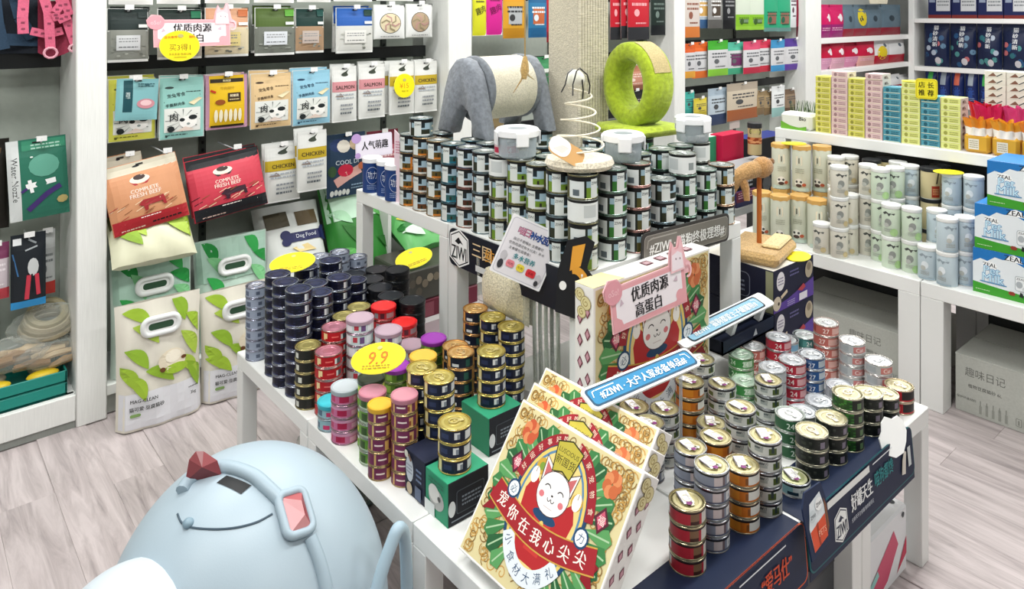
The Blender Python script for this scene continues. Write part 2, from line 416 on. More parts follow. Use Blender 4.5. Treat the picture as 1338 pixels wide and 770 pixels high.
table('raised white step table carrying the blue tins and orange-labelled cans', 1.43, 2.01, 2.2, 2.64, 0, Z1, g)
table('raised white step table carrying the fur-based spring toy and tubs', 1.43, 1.385, 2.2, 2.01, 0, Z1, g)
g = 'white counters along the right'
CZ = .51
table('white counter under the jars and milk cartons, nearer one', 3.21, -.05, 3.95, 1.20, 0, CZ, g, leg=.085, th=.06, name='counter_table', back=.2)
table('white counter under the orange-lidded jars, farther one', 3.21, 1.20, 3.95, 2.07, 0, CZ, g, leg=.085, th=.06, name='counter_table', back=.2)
TZ = 1.0
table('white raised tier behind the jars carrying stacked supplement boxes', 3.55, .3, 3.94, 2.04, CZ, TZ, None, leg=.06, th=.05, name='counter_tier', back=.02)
# ================================================================ cans
def can_body(r, h, tin, cap=None, n=26):
    m = M()
    p = [(r * .9, 0, tin), (r * .99, .0006, tin), (r, .002, tin), (r * .99, .0034, tin), (r * .962, .0045, tin), (r * .962, h - .0042, tin), (r, h - .0032, tin), (r, h - .0008, tin), (r * .975, h, tin), (r * .93, h, tin), (r * .915, h - .003, tin)]
    return m.lathe(p, n)
def can_lid(r, h, col, ring=None, plastic=False, n=26):
    m = M(); ring = ring or col
    if plastic:
        m.lathe([(r * 1.005, h - .010, col), (r * 1.02, h - .009, col), (r * 1.02, h + .0005, col), (r * .99, h + .0018, col), (r * .86, h + .0018, ring), (r * .83, h + .0006, ring), (r * .3, h + .0006, ring), (0.0001, h + .0006, ring)], n, False, False)
    else:
        m.lathe([(r * .93, h - .0016, col), (r * .9, h - .003, col), (r * .8, h - .003, ring), (r * .77, h - .0018, ring), (r * .62, h - .0018, col), (r * .59, h - .0026, col), (r * .42, h - .0026, ring), (r * .4, h - .0018, ring), (.0001, h - .0018, col)], n, False, False)
    return m
def can_tab(r, h, col):
    m = M(); pts = []
    for i in range(14): a = 2 * PI * i / 14; pts.append((.30 * r * math.cos(a) * .95 - .05 * r, .24 * r * math.sin(a), h + .0006))
    m.tube(pts, .0016, col, 6, True)
    m.box(.18 * r, -.12 * r, h - .0012, .55 * r, .12 * r, h + .0008, col, b=.0006)
    m.lathe([(.07 * r, h - .001, col), (.07 * r, h + .0016, col)], 8)
    return m
def label_mesh(r, h, paint, z0=.0042, z1=None, nu=36, nv=8):
    z1 = h - .004 if z1 is None else z1; m = M(); rl = r * .974
    def fn(u, v): a = 2 * PI * u; return (rl * math.cos(a), rl * math.sin(a), z0 + (z1 - z0) * v)
    return m.grid(nu, nv, fn, paint)
def wrap_text(r, items, h):
    """text on the can's side; (string, angle in degrees from the front, z, height, colour)"""
    d = D(); rl = r * .981
    for t, ang, z, hh, col in items: d.text(t, math.radians(ang) * rl, z, hh, col, wmax=hh * 3.2, bold=.01)
    me_o = d.build('lettering', None, lambda x, y, o: (rl * math.cos(x / rl), rl * math.sin(x / rl), y))
    me = me_o.data; bpy.data.objects.remove(me_o); return me
def sectors(base, secs):
    """label painter: front is u=0 (heading +x); secs = (deg0, deg1, v0, v1, colour)"""
    def f(u, v):
        d = (u * 360 + 180) % 360 - 180; c = base
        for a, b_, v0, v1, col in secs:
            if a <= d <= b_ and v0 <= v <= v1: c = col
        return c
    return f
def speck(base, cols, dens, secs=(), seed=1):
    rnd = random.Random(seed); S = sectors(base, secs); memo = {}
    def f(u, v):
        k = (round(u, 4), round(v, 4)); s = S(u, v)
        if s != base: return s
        if k not in memo: memo[k] = rnd.choice(cols) if rnd.random() < dens else base
        return memo[k]
    return f
SILV, GOLD, CREAM = '#b9bdc2', '#c8b46a', '#d9cfa4'
BAR = '#cfd6d8'
def big(label_base, pic, side, shield='#d3d9d6', plain=False):
    if plain: return sectors('#dfe3e2', [(-70, -20, .2, .8, '#c2c8c8'), (30, 52, .2, .6, '#8e9696'), (0, 360, .86, 1.1, '#121416'), (-360, 0, .86, 1.1, '#121416')])
    return sectors(label_base, [(-180, 180, .84, 1.1, '#121416'), (-180, -128, .05, .84, side), (-124, -66, .05, .82, '#d3d9d9'), (-104, -80, .12, .44, '#59636a'), (-66, -54, .05, .84, '#1c241e'), (-54, -40, .1, .8, '#8fa9b5'), (-54, -40, .05, .45, pic),
        (-40, 2, .04, .84, shield), (-34, -2, .84, .93, shield), (2, 46, .06, .84, '#9cb6c4'), (2, 46, .06, .42, pic), (14, 30, .06, .3, '#2a2a1c'), (4, 20, .46, .78, '#1a262c'), (46, 128, .04, .84, side), (56, 76, .2, .3, '#e6dcc0'), (86, 112, .2, .28, '#e6dcc0'), (60, 90, .5, .58, '#e6dcc0')])
TYPES = {
 # name: r, h, tin, lid, ring, plastic lid, tab, label painter, text, colour words, sticker
 'grey': (.0365, .0345, '#9a9fb0', '#a7adbb', '#8f95a6', 0, '#d5d8df', sectors('#9aa5b8', [(-60, -30, .2, .7, '#5a657a'), (10, 30, .3, .7, '#525c70'), (60, 75, .3, .6, '#3f4858'), (-120, -100, .3, .6, '#566074'), (130, 150, .3, .6, '#566074')]), [], 'blue-grey can', 0),
 'navy': (.0405, .035, '#8f94a0', '#171c3c', '#262d56', 0, None, speck('#0d0f22', ['#1d2140', '#3a4160', '#14172e'], .36, [(34, 50, .12, .88, '#d8dce0'), (36, 48, .2, .8, '#8d949c'), (-70, -20, .0, .16, '#353c63')]), [], 'dark navy can', 0),
 'black': (.0425, .035, '#3c3f42', '#17191d', '#20242a', 1, None, speck('#0e0f12', ['#1c1e24', '#34322c'], .25), [], 'black can with a black cap', 0),
 'redpink': (.0400, .035, '#b58a86', '#c08292', '#b87888', 0, None, sectors('#b2151f', [(-50, -34, .3, .8, '#e8cf9a'), (-46, -38, .15, .3, '#e8cf9a'), (34, 62, .1, .75, '#d9d9d6'), (38, 56, .2, .65, '#4c5053'), (-10, 24, .4, .5, '#e26a62'), (-110, -96, .3, .7, '#e8cf9a'), (100, 120, .3, .7, '#e8cf9a')]), [], 'red can with a pink lid', 0),
 'darkgold': (.0380, .035, '#b9ad7a', '#b3a96c', '#a0965a', 0, None, sectors('#23241f', [(-60, -40, .2, .7, '#cfd2c8'), (30, 70, .2, .8, '#3d3a2a'), (100, 130, .2, .8, '#8b3b30')]), [], 'dark can with a dull gold lid', 0),
 'pinkclear': (.0410, .035, '#b9a7b4', '#a78f9d', '#b39ba8', 1, None, sectors('#c9d6d6', [(-60, -30, .1, .8, '#e8e4ea'), (-20, 4, .3, .8, '#b63a48'), (10, 30, .1, .9, '#6d4f7c'), (40, 60, .2, .9, '#e3e8ea'), (-120, -90, .2, .7, '#7f9a9a'), (90, 120, .2, .7, '#b63a48')]), [], 'pale printed can with a clear pink cap', 0),
 'redlid': (.0400, .035, '#b86a6a', '#cf1f24', '#e0302f', 1, None, sectors('#b53038', [(-30, -8, .1, .9, '#8d8a90'), (0, 22, .1, .9, '#5c2630'), (30, 70, .1, .9, '#a58d92')]), [], 'red can with a bright red cap', 0),
 'green': (.0360, .035, '#9db79a', '#33402a', '#414e36', 1, None, sectors('#6cb331', [(-180, 180, .72, 1, '#dbe3e6'), (-50, -20, .2, .6, '#c8d34e'), (0, 26, .1, .5, '#2f8f2c'), (40, 70, .2, .7, '#d6de52'), (-110, -80, .2, .5, '#d6de52')]), [], 'lime green can with a dark green cap', 0),
 'greenpink': (.0355, .035, '#a8b5a2', '#b87484', '#c08292', 1, None, sectors('#63953a', [(-60, -30, .1, .9, '#39542b'), (0, 30, .15, .8, '#cfdacb'), (34, 60, .1, .9, '#8fbb55'), (-180, 180, 0, .12, '#aebfa6')]), [], 'leafy green can with a pink cap', 0),
 'teal': (.0380, .035, '#a5b2b8', '#39b4c2', '#45c2cf', 1, None, sectors('#8fb7c0', [(-40, -10, .1, .6, '#c53a6a'), (10, 40, .2, .8, '#dce6e8'), (-100, -60, .2, .7, '#4a6a7e')]), [], 'pale can with a turquoise cap', 0),
 'magenta': (.0385, .035, '#b48fa0', '#a9b2b8', '#b9c1c6', 1, None, sectors('#c06a92', [(-180, 180, .7, 1, '#c88fae'), (-40, 0, .1, .7, '#a61f48'), (20, 50, .1, .6, '#d79ab4'), (-100, -60, .1, .7, '#b33a66')]), [], 'magenta can with a clear cap', 0),
 'purple': (.0335, .035, '#b59a72', '#b87888', '#c28694', 1, None, sectors('#6e2a4d', [(-54, -42, 0, 1, '#c9a05a'), (-28, 10, .5, .62, '#e8d9d0'), (20, 38, 0, .8, '#cfa868'), (22, 34, .2, .6, '#8b4a30'), (60, 80, 0, 1, '#cf9a4e'), (90, 120, .4, .5, '#e8d9d0'), (-120, -90, 0, 1, '#cf9a4e')]), [], 'purple and orange can with a pink cap', 0),
 'purpleyellow': (.0315, .035, '#b59a72', '#d9a62a', '#dfb03a', 1, None, sectors('#6e2a4d', [(-54, -42, 0, 1, '#c9a868'), (-28, 10, .5, .62, '#e8d9d0'), (16, 40, 0, .8, '#d2a65a'), (60, 80, 0, 1, '#cf9a4e')]), [], 'purple can with a yellow cap', 0),
 'greenpurple': (.0385, .035, '#8d9a6a', '#8c2f9c', '#9a3fab', 1, None, sectors('#5d7c2c', [(-40, -10, .1, .8, '#8ab04a'), (10, 40, .1, .9, '#2d4a22')]), [], 'green can with a purple cap', 0),
 'yellowcap': (.0390, .035, '#c2a25a', '#d9ae3a', '#dfba4c', 1, None, sectors('#4c5a2c', [(-30, 10, .1, .9, '#c8b04a')]), [], 'can with a plain yellow cap', 0),
 'navygold': (.0395, .035, '#c9b569', '#b0a052', '#c2b468', 0, '#d9cc8c', sectors('#171d33', [(-74, -46, .02, .98, '#dfcf93'), (-64, -50, .0, .3, '#cfc6b0'), (-36, -6, .3, .75, '#2c3454'), (14, 34, .25, .85, '#d5d8da'), (17, 31, .35, .7, '#7d8590'), (48, 76, .15, .8, '#c9ccd0'), (100, 130, .02, .98, '#dfcf93'), (140, 170, .3, .7, '#2c3454'), (-150, -110, .2, .8, '#2c3454')]), [], 'navy and cream can with a gold lid', 0),
 'navycopper': (.0390, .035, '#c99a63', '#cfa25e', '#d9b274', 0, '#dcc08a', sectors('#1a2030', [(-74, -52, .02, .98, '#d59a52'), (-40, -10, .2, .4, '#d5d8da'), (20, 36, .1, .9, '#2f5a50'), (60, 80, .02, .98, '#d59a52')]), [], 'navy can with a copper lid', 0),
 'red': (.0385, .034, '#a39b7e', '#a69d70', '#b8b086', 0, '#e0dcc6', sectors('#a92a38', [(-180, 180, .9, 1.1, '#2a1a1c'), (8, 40, .08, .86, '#7a5d44'), (8, 44, .06, .3, '#3c2018'), (50, 100, .06, .9, '#d0cdc6'), (-96, -66, .1, .85, '#c3c8ca'), (-92, -76, .2, .8, '#59636a')]), [], 'red can with a white-stickered gold lid', 1),
 'silver': (.0385, .034, '#a1a4a8', '#a69d70', '#b8b086', 0, '#e0dcc6', sectors('#7f8797', [(-180, 180, .9, 1.1, '#17191c'), (2, 32, .1, .84, '#bfb5b6'), (32, 42, .1, .84, '#6a5b60'), (46, 94, .08, .88, '#d3d6d8'), (60, 74, .3, .6, '#8f9aa0'), (-110, -60, .1, .85, '#7c8494'), (-180, 180, .0, .1, '#4f566a')]), [], 'silver-blue can with a white-stickered gold lid', 1),
 'orange': (.0385, .034, '#a89e86', '#a69d70', '#b8b086', 0, '#e0dcc6', sectors('#b4641b', [(-180, 180, .9, 1.1, '#1c1712'), (-30, 10, .12, .82, '#c27a24'), (44, 96, .08, .9, '#d3d4ce'), (34, 44, .2, .7, '#7d4a1c'), (-100, -70, .1, .85, '#c3c8ca'), (-96, -80, .2, .8, '#59636a')]), [], 'orange can with a white-stickered gold lid', 1),
 'white': (.0385, .034, '#a1a4a8', '#a69d70', '#b8b086', 0, '#e0dcc6', sectors('#c3c7c2', [(-180, 180, .88, 1.1, '#17191c'), (30, 60, .1, .7, '#4a5a2a'), (36, 52, .3, .85, '#2c3a3c'), (-24, 8, .3, .5, '#9aa29e'), (-70, -44, .08, .6, '#5c6a36'), (-20, 4, .62, .74, '#5f6a6c'), (-130, -90, .1, .8, '#b8bfbf')]), [('ZIWI', -4, .022, .0065, '#3a4446')], 'white-labelled can with a white-stickered gold lid', 1),
 'paleteal': (.0385, .034, '#c9ccd2', '#aab07e', '#c4c79c', 0, '#e6e6da', sectors('#cfd8d6', [(-180, 180, .9, 1.1, '#17191c'), (-60, -20, .1, .9, '#8fc0c4'), (-40, 0, .1, .4, '#1f3a4a'), (20, 50, .1, .8, '#e2e6e4')]), [('ZIWI', 20, .018, .006, '#4a5558')], 'pale teal can with an olive-gold lid', 1),
 'fish': (.0400, .035, '#b9b7a2', '#bdb591', '#cfc8a8', 0, '#efeade', speck('#1d211e', ['#2a2f2a', '#3c403a', '#1a1f1a'], .3, [(-96, -84, .15, .85, '#b9bfb8'), (40, 64, .2, .7, '#7d7484'), (-30, -6, .3, .6, '#33372f')]), [], 'dark green can with a ringed cream-gold lid', 0),
 'fishgreen': (.0400, .035, '#b9b7a2', '#bdb591', '#cfc8a8', 0, '#efeade', speck('#23481f', ['#2f6a26', '#1d3a1c', '#3d7a30'], .4, [(20, 90, 0, 1, '#20241f'), (36, 60, .2, .7, '#5d7a52')]), [], 'leaf green can with a ringed cream-gold lid', 0),
 'fishred': (.0395, .035, '#c9b9a2', '#bdb591', '#cfc8a8', 0, '#efeade', sectors('#b01a26', [(20, 100, .1, 1, '#24201f'), (-60, -20, .2, .8, '#8e1320'), (-14, 14, .3, .7, '#d05a60')]), [], 'red and black can with a ringed cream-gold lid', 0),
 'numred': (.0385, .034, '#cfc8cc', '#a9adb2', '#bdc1c5', 0, '#eceef0', sectors('#b02a3c', [(30, 80, .1, .9, '#d9a7ab'), (-90, -50, .1, .9, '#8f2232')]), [('24', 2, .017, .014, '#f2e9e6'), ('24', 100, .017, .014, '#f2e9e6'), ('24', -100, .017, .014, '#f2e9e6')], 'crimson tin numbered 24 with a silver lid', 0),
 'numsalmon': (.0385, .034, '#d5c4bd', '#b2b6b6', '#c6caca', 0, '#eceef0', sectors('#b8665c', [(30, 80, .1, .9, '#d3a79d'), (-90, -50, .1, .9, '#8f3c38')]), [('27', 2, .017, .014, '#f4e4dc'), ('27', 90, .017, .014, '#f4e4dc')], 'salmon-red tin numbered 27 with a silver lid', 0),
 'numgrey': (.0390, .034, '#d5d2cf', '#bcbfc2', '#ced1d3', 0, '#eff1f3', sectors('#b6babb', [(10, 80, .1, .9, '#c27a76'), (-60, -10, .1, .85, '#a5abae')]), [('Cat', 40, .017, .012, '#f0e6e2')], 'grey and red tin with a bright silver lid', 0),
 'numblue': (.0385, .034, '#c3c8cf', '#a9adb2', '#bdc1c5', 0, '#eceef0', sectors('#2a5288', [(40, 100, .1, .9, '#b6c0c9'), (-80, -50, .1, .9, '#1f3b66'), (-30, 10, .55, .9, '#5d7fae')]), [('27', 10, .014, .013, '#e6eef6'), ('27', 110, .014, .013, '#e6eef6')], 'blue tin numbered 27 with a silver lid', 0),
 'numteal': (.0385, .034, '#bccac6', '#bfc8c6', '#d4dbd9', 0, '#eceef0', sectors('#3c7470', [(-20, 50, .15, .8, '#4f8d88'), (-90, -60, .1, .9, '#a9b9b6')]), [('24', 10, .017, .013, '#e8f2ee')], 'teal tin numbered 24 with a silver lid', 0),
 'numsky': (.0385, .034, '#c9ced0', '#c3c9ca', '#d6dcdc', 0, '#eceef0', sectors('#b9c3c6', [(0, 70, .15, .85, '#7fb3d0'), (-80, -30, .1, .9, '#a8a8a6')]), [], 'pale blue tin with a silver lid', 0),
 'numgreen': (.0385, .034, '#b4c9b0', '#a9c2ae', '#bdd3c0', 0, '#e2eee2', sectors('#3f8a46', [(20, 70, .1, .9, '#b9d6b8'), (-80, -40, .1, .9, '#2a6432')]), [('24', 30, .017, .014, '#e6f2e2'), ('24', -30, .017, .014, '#cfe6cc')], 'green tin numbered 24 with a pale green lid', 0),
 'numdkgreen': (.0385, .034, '#b9c3bc', '#c4c9c6', '#d8dcd9', 0, '#eceef0', sectors('#2c5c3c', [(30, 80, .1, .9, '#7fa58c')]), [('24', 4, .017, .014, '#dcebe0'), ('24', 90, .017, .014, '#dcebe0')], 'dark green tin numbered 24 with a silver lid', 0),
 'numsilver': (.0390, .034, '#c9cccf', '#aeb2b7', '#c2c6ca', 0, '#f0f2f4', sectors('#b4b9bd', [(-30, 20, .2, .8, '#8f979c')]), [], 'plain silver tin', 0),
 'pinklow': (.0400, .038, '#c9c9cc', '#c3c8c8', '#d2d6d6', 0, '#eceef0', sectors('#d9c4c8', [(-60, -8, .2, .75, '#b92a4c'), (0, 70, .1, .9, '#c43a46')]), [('24', 30, .018, .016, '#f2e9ea')], 'white and crimson tin numbered 24', 0),
}
ZB = [('ZIWI', -19, .044, .0075, '#3a4446')]
BG = ('#8f9694', '#7f8886', 0, '#c9ccc8')
def bigtype(words, base, pic, side, plain=False, tin='#8b8f8a', lid='#9aa09c'):
    return (.0435, .065, tin, lid, '#868d89', 0, '#d5d8d6', big(base, pic, side, plain=plain), [] if plain else ZB, words, 0)
TYPES.update({
 'b_orange': bigtype('orange-labelled tall can', '#c9782a', '#5a4a20', '#cf7d2b', tin='#a58d68'),
 'b_brown': bigtype('brown-and-white tall can', '#c9cdc8', '#5f3a1c', '#9a8f80', tin='#a08f78'),
 'b_teal': bigtype('teal-labelled tall can', '#1f6f84', '#2a5a5a', '#1d6a80', tin='#5d8290'),
 'b_maroon': bigtype('white-and-maroon tall can', '#cfd2cf', '#4a2a1c', '#7a4a44', tin='#a07a72'),
 'b_navy': bigtype('white-and-navy tall can', '#cfd2cf', '#22301c', '#1f2750', tin='#6d7690'),
 'b_grey': bigtype('white-and-grey tall can', '#cfd5d4', '#2a2f22', '#7d9296', tin='#7d8f96'),
 'b_olive': bigtype('olive-and-white tall can', '#c9cdc8', '#6a8a2c', '#4a4a26', tin='#8c8a6a'),
 'b_green': bigtype('green-and-white tall can', '#c3d0cc', '#2f6a2a', '#2d5a3a', tin='#7e968c'),
 'b_rose': bigtype('rose-rimmed white tall can', '#d5d2d0', '#4d4a22', '#9a8a86', tin='#b08a84'),
 'b_peach': bigtype('peach-rimmed white tall can', '#d8d6d2', '#6a5a22', '#9aa8b0', tin='#b89a82'),
 'b_plain': bigtype('plain white-labelled tall can', '#dfe3e2', '#000000', '#dfe3e2', plain=True),
})
_can = {}
def can_parts(k):
    if k not in _can:
        r, h, tin, lid, ring, pl, tab, paint, txt, words, stick = TYPES[k]
        p = {'body': can_body(r, h, tin).mesh('food_can', 'tin', 30), 'label': label_mesh(r, h, paint, nu=40 if h > .05 else 36, nv=10 if h > .05 else 7).mesh('label', 'label', 30),
             'lid': can_lid(r, h, lid, ring, pl).mesh('lid', 'plastic' if pl else 'lid', 30)}
        p['tab'] = can_tab(r, h, tab).mesh('pull_tab', 'lid', 30) if tab else None
        p['txt'] = wrap_text(r, txt, h) if txt else None
        if stick:
            d = D(); d.rect(-.7 * r, -.34 * r, .38 * r, .26 * r, '#e9e7ea'); d.rect(-.66 * r, -.4 * r, .2 * r, -.33 * r, '#6a6470'); d.ell(.36 * r, -.05 * r, .17 * r, .16 * r, '#7d3a72', 12); d.line([(-.5 * r, .1 * r), (.1 * r, .1 * r)], .04 * r, '#b9b5bd')
            o = d.build('sticker', None, lambda x, y, o: (x, y, h - .0012 + o)); p['stick'] = o.data; bpy.data.objects.remove(o)
        _can[k] = p
    return _can[k]
HIDC = {7, 8, 9, 10, 11, 12, 15, 16, 17, 18, 19, 22, 23, 24, 25, 26, 27, 57, 58, 59, 60, 61, 62, 65, 66, 67, 68, 69, 70, 73, 74, 75, 76, 81, 82, 83, 84, 85, 86, 87, 89, 90, 91, 92, 93, 97, 98, 99, 100, 101, 104, 105, 106, 107, 108, 110, 111, 112, 113, 114, 116, 117, 118, 119, 122, 123, 124, 125, 128, 129, 130, 131, 134, 135, 136, 137, 141, 142, 147, 148, 149, 153, 154, 155, 156, 157, 159, 160, 161, 162, 163, 165, 166, 172, 173, 174, 175, 178, 179, 180, 183, 226, 230, 231, 232, 234, 235, 239, 240, 241, 242, 244, 245, 262, 268, 269, 270, 280, 281, 282, 283, 287, 330, 334, 335, 336, 338, 339, 346, 348, 350, 368, 380, 383, 389, 393, 394, 396, 397, 399, 404, 414, 416, 421, 422, 423, 425, 460, 492, 493, 494, 495, 496, 497, 498, 500, 501, 502, 504, 505, 508, 509, 510, 512, 513, 516, 517, 518, 520, 521, 522, 524, 525, 526, 528, 529, 530, 531, 532, 533, 534, 536, 537, 538, 540, 541, 542, 544, 545, 548, 549, 550, 552, 553, 554, 555, 556, 557, 558, 560, 561, 562, 564, 565, 566}; CI = [0]; HM = {}
def make_can(k, x, y, z, label, group, top, jit=0):
    CI[0] += 1
    if CI[0] - 1 in HIDC:
        r, h, tin = TYPES[k][:3]; m = HM.setdefault(group, M()); m.T = Matrix.Translation((x, y, z)); c = TYPES[k][7](.5, .5)
        m.lathe([(r * .95, 0, tin), (r, .002, tin), (r * .96, .004, c), (r * .96, h - .004, tin), (r, h - .002, tin), (r * .95, h, tin)], 12); return
    p = can_parts(k)
    o = tag(put('tall_can' if k[:2] == 'b_' else 'food_can', p['body'], None, (x, y, z), to_cam(x, y) + jit), label, 'can', group)
    put('label', p['label'], o)
    if top: put('lid', p['lid'], o)
    if p['txt']: put('lettering', p['txt'], o)
    if top and p['tab']: t = put('pull_tab', p['tab'], o); t.rotation_euler[2] = R.uniform(-1.2, 1.2) + 1.5
    if top and p.get('stick'): t = put('sticker', p['stick'], o); t.rotation_euler[2] = R.uniform(0.2, 1.1); t.location.z = .0012
    return o
CNT = {}
LAYER = ['topmost', 'second-from-top', 'third-from-top', 'fourth-from-top', 'fifth-from-top', 'sixth-from-top', 'seventh-from-top', 'eighth-from-top', 'ninth-from-top', 'tenth-from-top']
def relax(S, z, bounds, blocks=(), it=80):
    """S rows: [x, y, r]; keep stacks apart, on the table and out of the blocks"""
    for _ in range(it):
        for i in range(len(S)):
            for j in range(i):
                dx, dy = S[i][0] - S[j][0], S[i][1] - S[j][1]; d = math.hypot(dx, dy) or 1e-6; need = S[i][2] + S[j][2] + .0015
                if d < need:
                    q = (need - d) / 2 / d; S[i][0] += dx * q; S[i][1] += dy * q; S[j][0] -= dx * q; S[j][1] -= dy * q
        for s_ in S:
            s_[0] = min(max(s_[0], bounds[0] + s_[2]), bounds[2] - s_[2]); s_[1] = min(max(s_[1], bounds[1] + s_[2]), bounds[3] - s_[2])
            for bx0, by0, bx1, by1 in blocks:
                nx, ny = min(max(s_[0], bx0), bx1), min(max(s_[1], by0), by1); dx, dy = s_[0] - nx, s_[1] - ny; d = math.hypot(dx, dy)
                if d < 1e-9:
                    e = sorted([(s_[0] - bx0, 0, -1), (bx1 - s_[0], 0, 1), (s_[1] - by0, 1, -1), (by1 - s_[1], 1, 1)])[0]; s_[e[1]] += e[2] * (e[0] + s_[2])
                elif d < s_[2] + .001: q = (s_[2] + .001 - d) / d; s_[0] += dx * q; s_[1] += dy * q
    return S
ROT = [('stack from the blue tins', -.6), ('sixth from', -.2), ('behind the white card', -.3), ('left clear tub', -.3), ('right of the corner', .95), ('second front row', .9), ('corner stack under', 1.25), ('left of the corner', .1)]
def stacks(rows, ztab, bounds, group, blocks=(), hh=None):
    """rows: (lid px, lid py, cans, type(s), where) ; optional 6th: height of the base above the table; px None -> given x, y"""
    P = []
    for rw in rows:
        px, py, n, k, where = rw[:5]; zb = rw[5] if len(rw) > 5 else 0
        k0 = k[0] if isinstance(k, (list, tuple)) else k
        if isinstance(px, tuple): x, y = px
        else: v = at_z(px, py, ztab + zb + n * TYPES[k0][1]); x, y = v.x, v.y
        P.append([x, y, max(TYPES[q][0] * (1.02 if TYPES[q][5] else 1) for q in (k if isinstance(k, (list, tuple)) else [k]))])
    O = [p[:] for p in P]
    # stacks on boxes stay put
    free = [i for i, rw in enumerate(rows) if len(rw) < 6]; S = relax([P[i] for i in free], ztab, bounds, blocks)
    for i, (rw, o0) in enumerate(zip(rows, O)):
        x, y, _ = P[i]
        dr = math.hypot(x - o0[0], y - o0[1])
        if dr > .03: print('DRIFT', rw[4], round(dr, 3), [round(v, 3) for v in o0[:2]], [round(x, 3), round(y, 3)])
        n, k, where = rw[2], rw[3], rw[4]; zb = rw[5] if len(rw) > 5 else 0
        h = TYPES[k[0] if isinstance(k, (list, tuple)) else k][1]; z = ztab + zb; base = R.uniform(-.2, .2) + next((q for w_, q in ROT if w_ in where), 0)
        for j in range(n):
            t = n - 1 - j                                   # layer counted from the top
            kk = k[min(t, len(k) - 1)] if isinstance(k, (list, tuple)) else k
            words = TYPES[kk][9]
            lay = LAYER[t] if n > 1 else 'single'
            make_can(kk, x + R.uniform(-.0007, .0007), y + R.uniform(-.0007, .0007), z, f'{lay} {words}, {where}', group, t == 0, base + R.uniform(-.18, .18))
            z += h + .0002
    return P
# ---- left row
LB = (.912, .86, 1.452, 2.508)
PROD = (.955, 1.345, 1.075, 1.522)
LEFT = [
 (334, 373, 7, 'grey', 'nearest grey stack at far left corner'), (450, 328.5, 8, 'grey', 'back grey stack by yellow oval card'), (457, 337, 7, 'grey', 'grey stack nearest the table leg'), (426, 332, 8, 'grey', 'grey stack behind yellow oval card'),
 (364, 359, 9, 'navy', 'edge stack beside the grey one'), ((.953, 2.212), 0, 9, 'navy', 'narrow edge stack between two navy ones'), (390.5, 376, 9, 'navy', 'front edge stack beside the red can'), (399.6, 348.6, 8, 'navy', 'behind the yellow oval card'), (431, 339.5, 8, 'navy', 'in front of back grey cans'),
 (424, 380, 8, 'navy', 'inner stack with white-edged lid'), (418, 370.6, 8, 'navy', 'second-row inner stack'), (444, 361, 8, 'navy', 'third-row inner stack'), (460, 368, 7, 'navy', 'stack beside the flat black caps'),
 (468, 357, 6, 'black', 'stack by the table leg'), (486, 354, 6, 'black', 'stack touching the table leg'), (484.5, 367, 6, 'black', 'middle of the flat black caps'), (496, 376, 6, 'black', 'right of the middle black cap'), (508, 384, 6, 'black', 'behind the bright red cap'), (519.6, 352.5, 7, 'black', 'tallest black stack by the shelf'), (532.6, 393, 6, 'black', 'stack behind the red tin'),
 (496, 400, 6, 'redlid', 'stack in front of black caps'), (476.7, 401, 6, 'darkgold', 'stack left of bright red cap'), (444, 411, 6, 'darkgold', 'stack behind the red cans'), (474, 415, 7, 'pinkclear', 'rear stack with clear pink cap'), (493.6, 431, 6, 'pinkclear', 'stack just behind the 9.9 sign'), (529, 423, 5, 'redlid', 'right of the 9.9 sign'), (451, 429.5, 6, 'redpink', 'dark stack left of the 9.9 sign'),
 (411, 452, 5, 'darkgold', 'edge stack next to navy cans'), (425.6, 457, 5, 'redpink', 'front stack by the table joint'), (430.6, 532, 2, 'teal', 'low stack at the table edge'), (443.6, 507, 4, 'magenta', 'edge stack beside the lime cans'),
 (470, 496, 5, 'green', 'edge stack under the 9.9 sign'), ((.964, 1.690), 0, 5, 'greenpink', 'edge stack right of the lime one'), ((.950, 1.622), 0, 5, 'purpleyellow', 'narrow edge stack'), ((.972, 1.560), 0, 6, 'purple', 'edge stack beside the navy box'),
 (522, 476, 4, 'greenpurple', 'stack right under the 9.9 sign'), (539, 450, 4, 'pinkclear', 'stack beside the purple cap'), (557, 440, 5, 'greenpurple', 'rear stack with vivid purple cap'), (547, 464.5, 5, 'yellowcap', 'stack behind the gold lids'),
 (551, 480, 7, 'navygold', 'left stack behind the navy box'), (574, 492, 4, 'navygold', 'stack standing on the navy box', .105), (594, 550, 3, 'navygold', 'on the near green box', .100),
 (642, 458, 4, 'navygold', 'on the rear green box', .100), (616, 468, 6, 'navycopper', 'low stack between the gold stacks'), (595, 451.5, 5, 'navycopper', 'stack behind the gold stacks'), (626, 401, 7, 'navycopper', 'rear stack under the step table'), (648, 412.5, 7, 'navygold', 'second rear stack under step table'), (673, 424.5, 7, 'navygold', 'rear stack by the hanging film'),
]
GB2 = at_z(642, 458, .45 + .1 + 4 * .035)
LB2 = (.912, .86, 1.427, 2.508)
stacks(LEFT, Z0, LB2, 'food cans on the left tables', [PROD, (GB2.x - .06, GB2.y - .06, GB2.x + .06, GB2.y + .06), (1.425, 1.42, 1.5, 2.7), (.9, .8, 1.5, 1.36)])
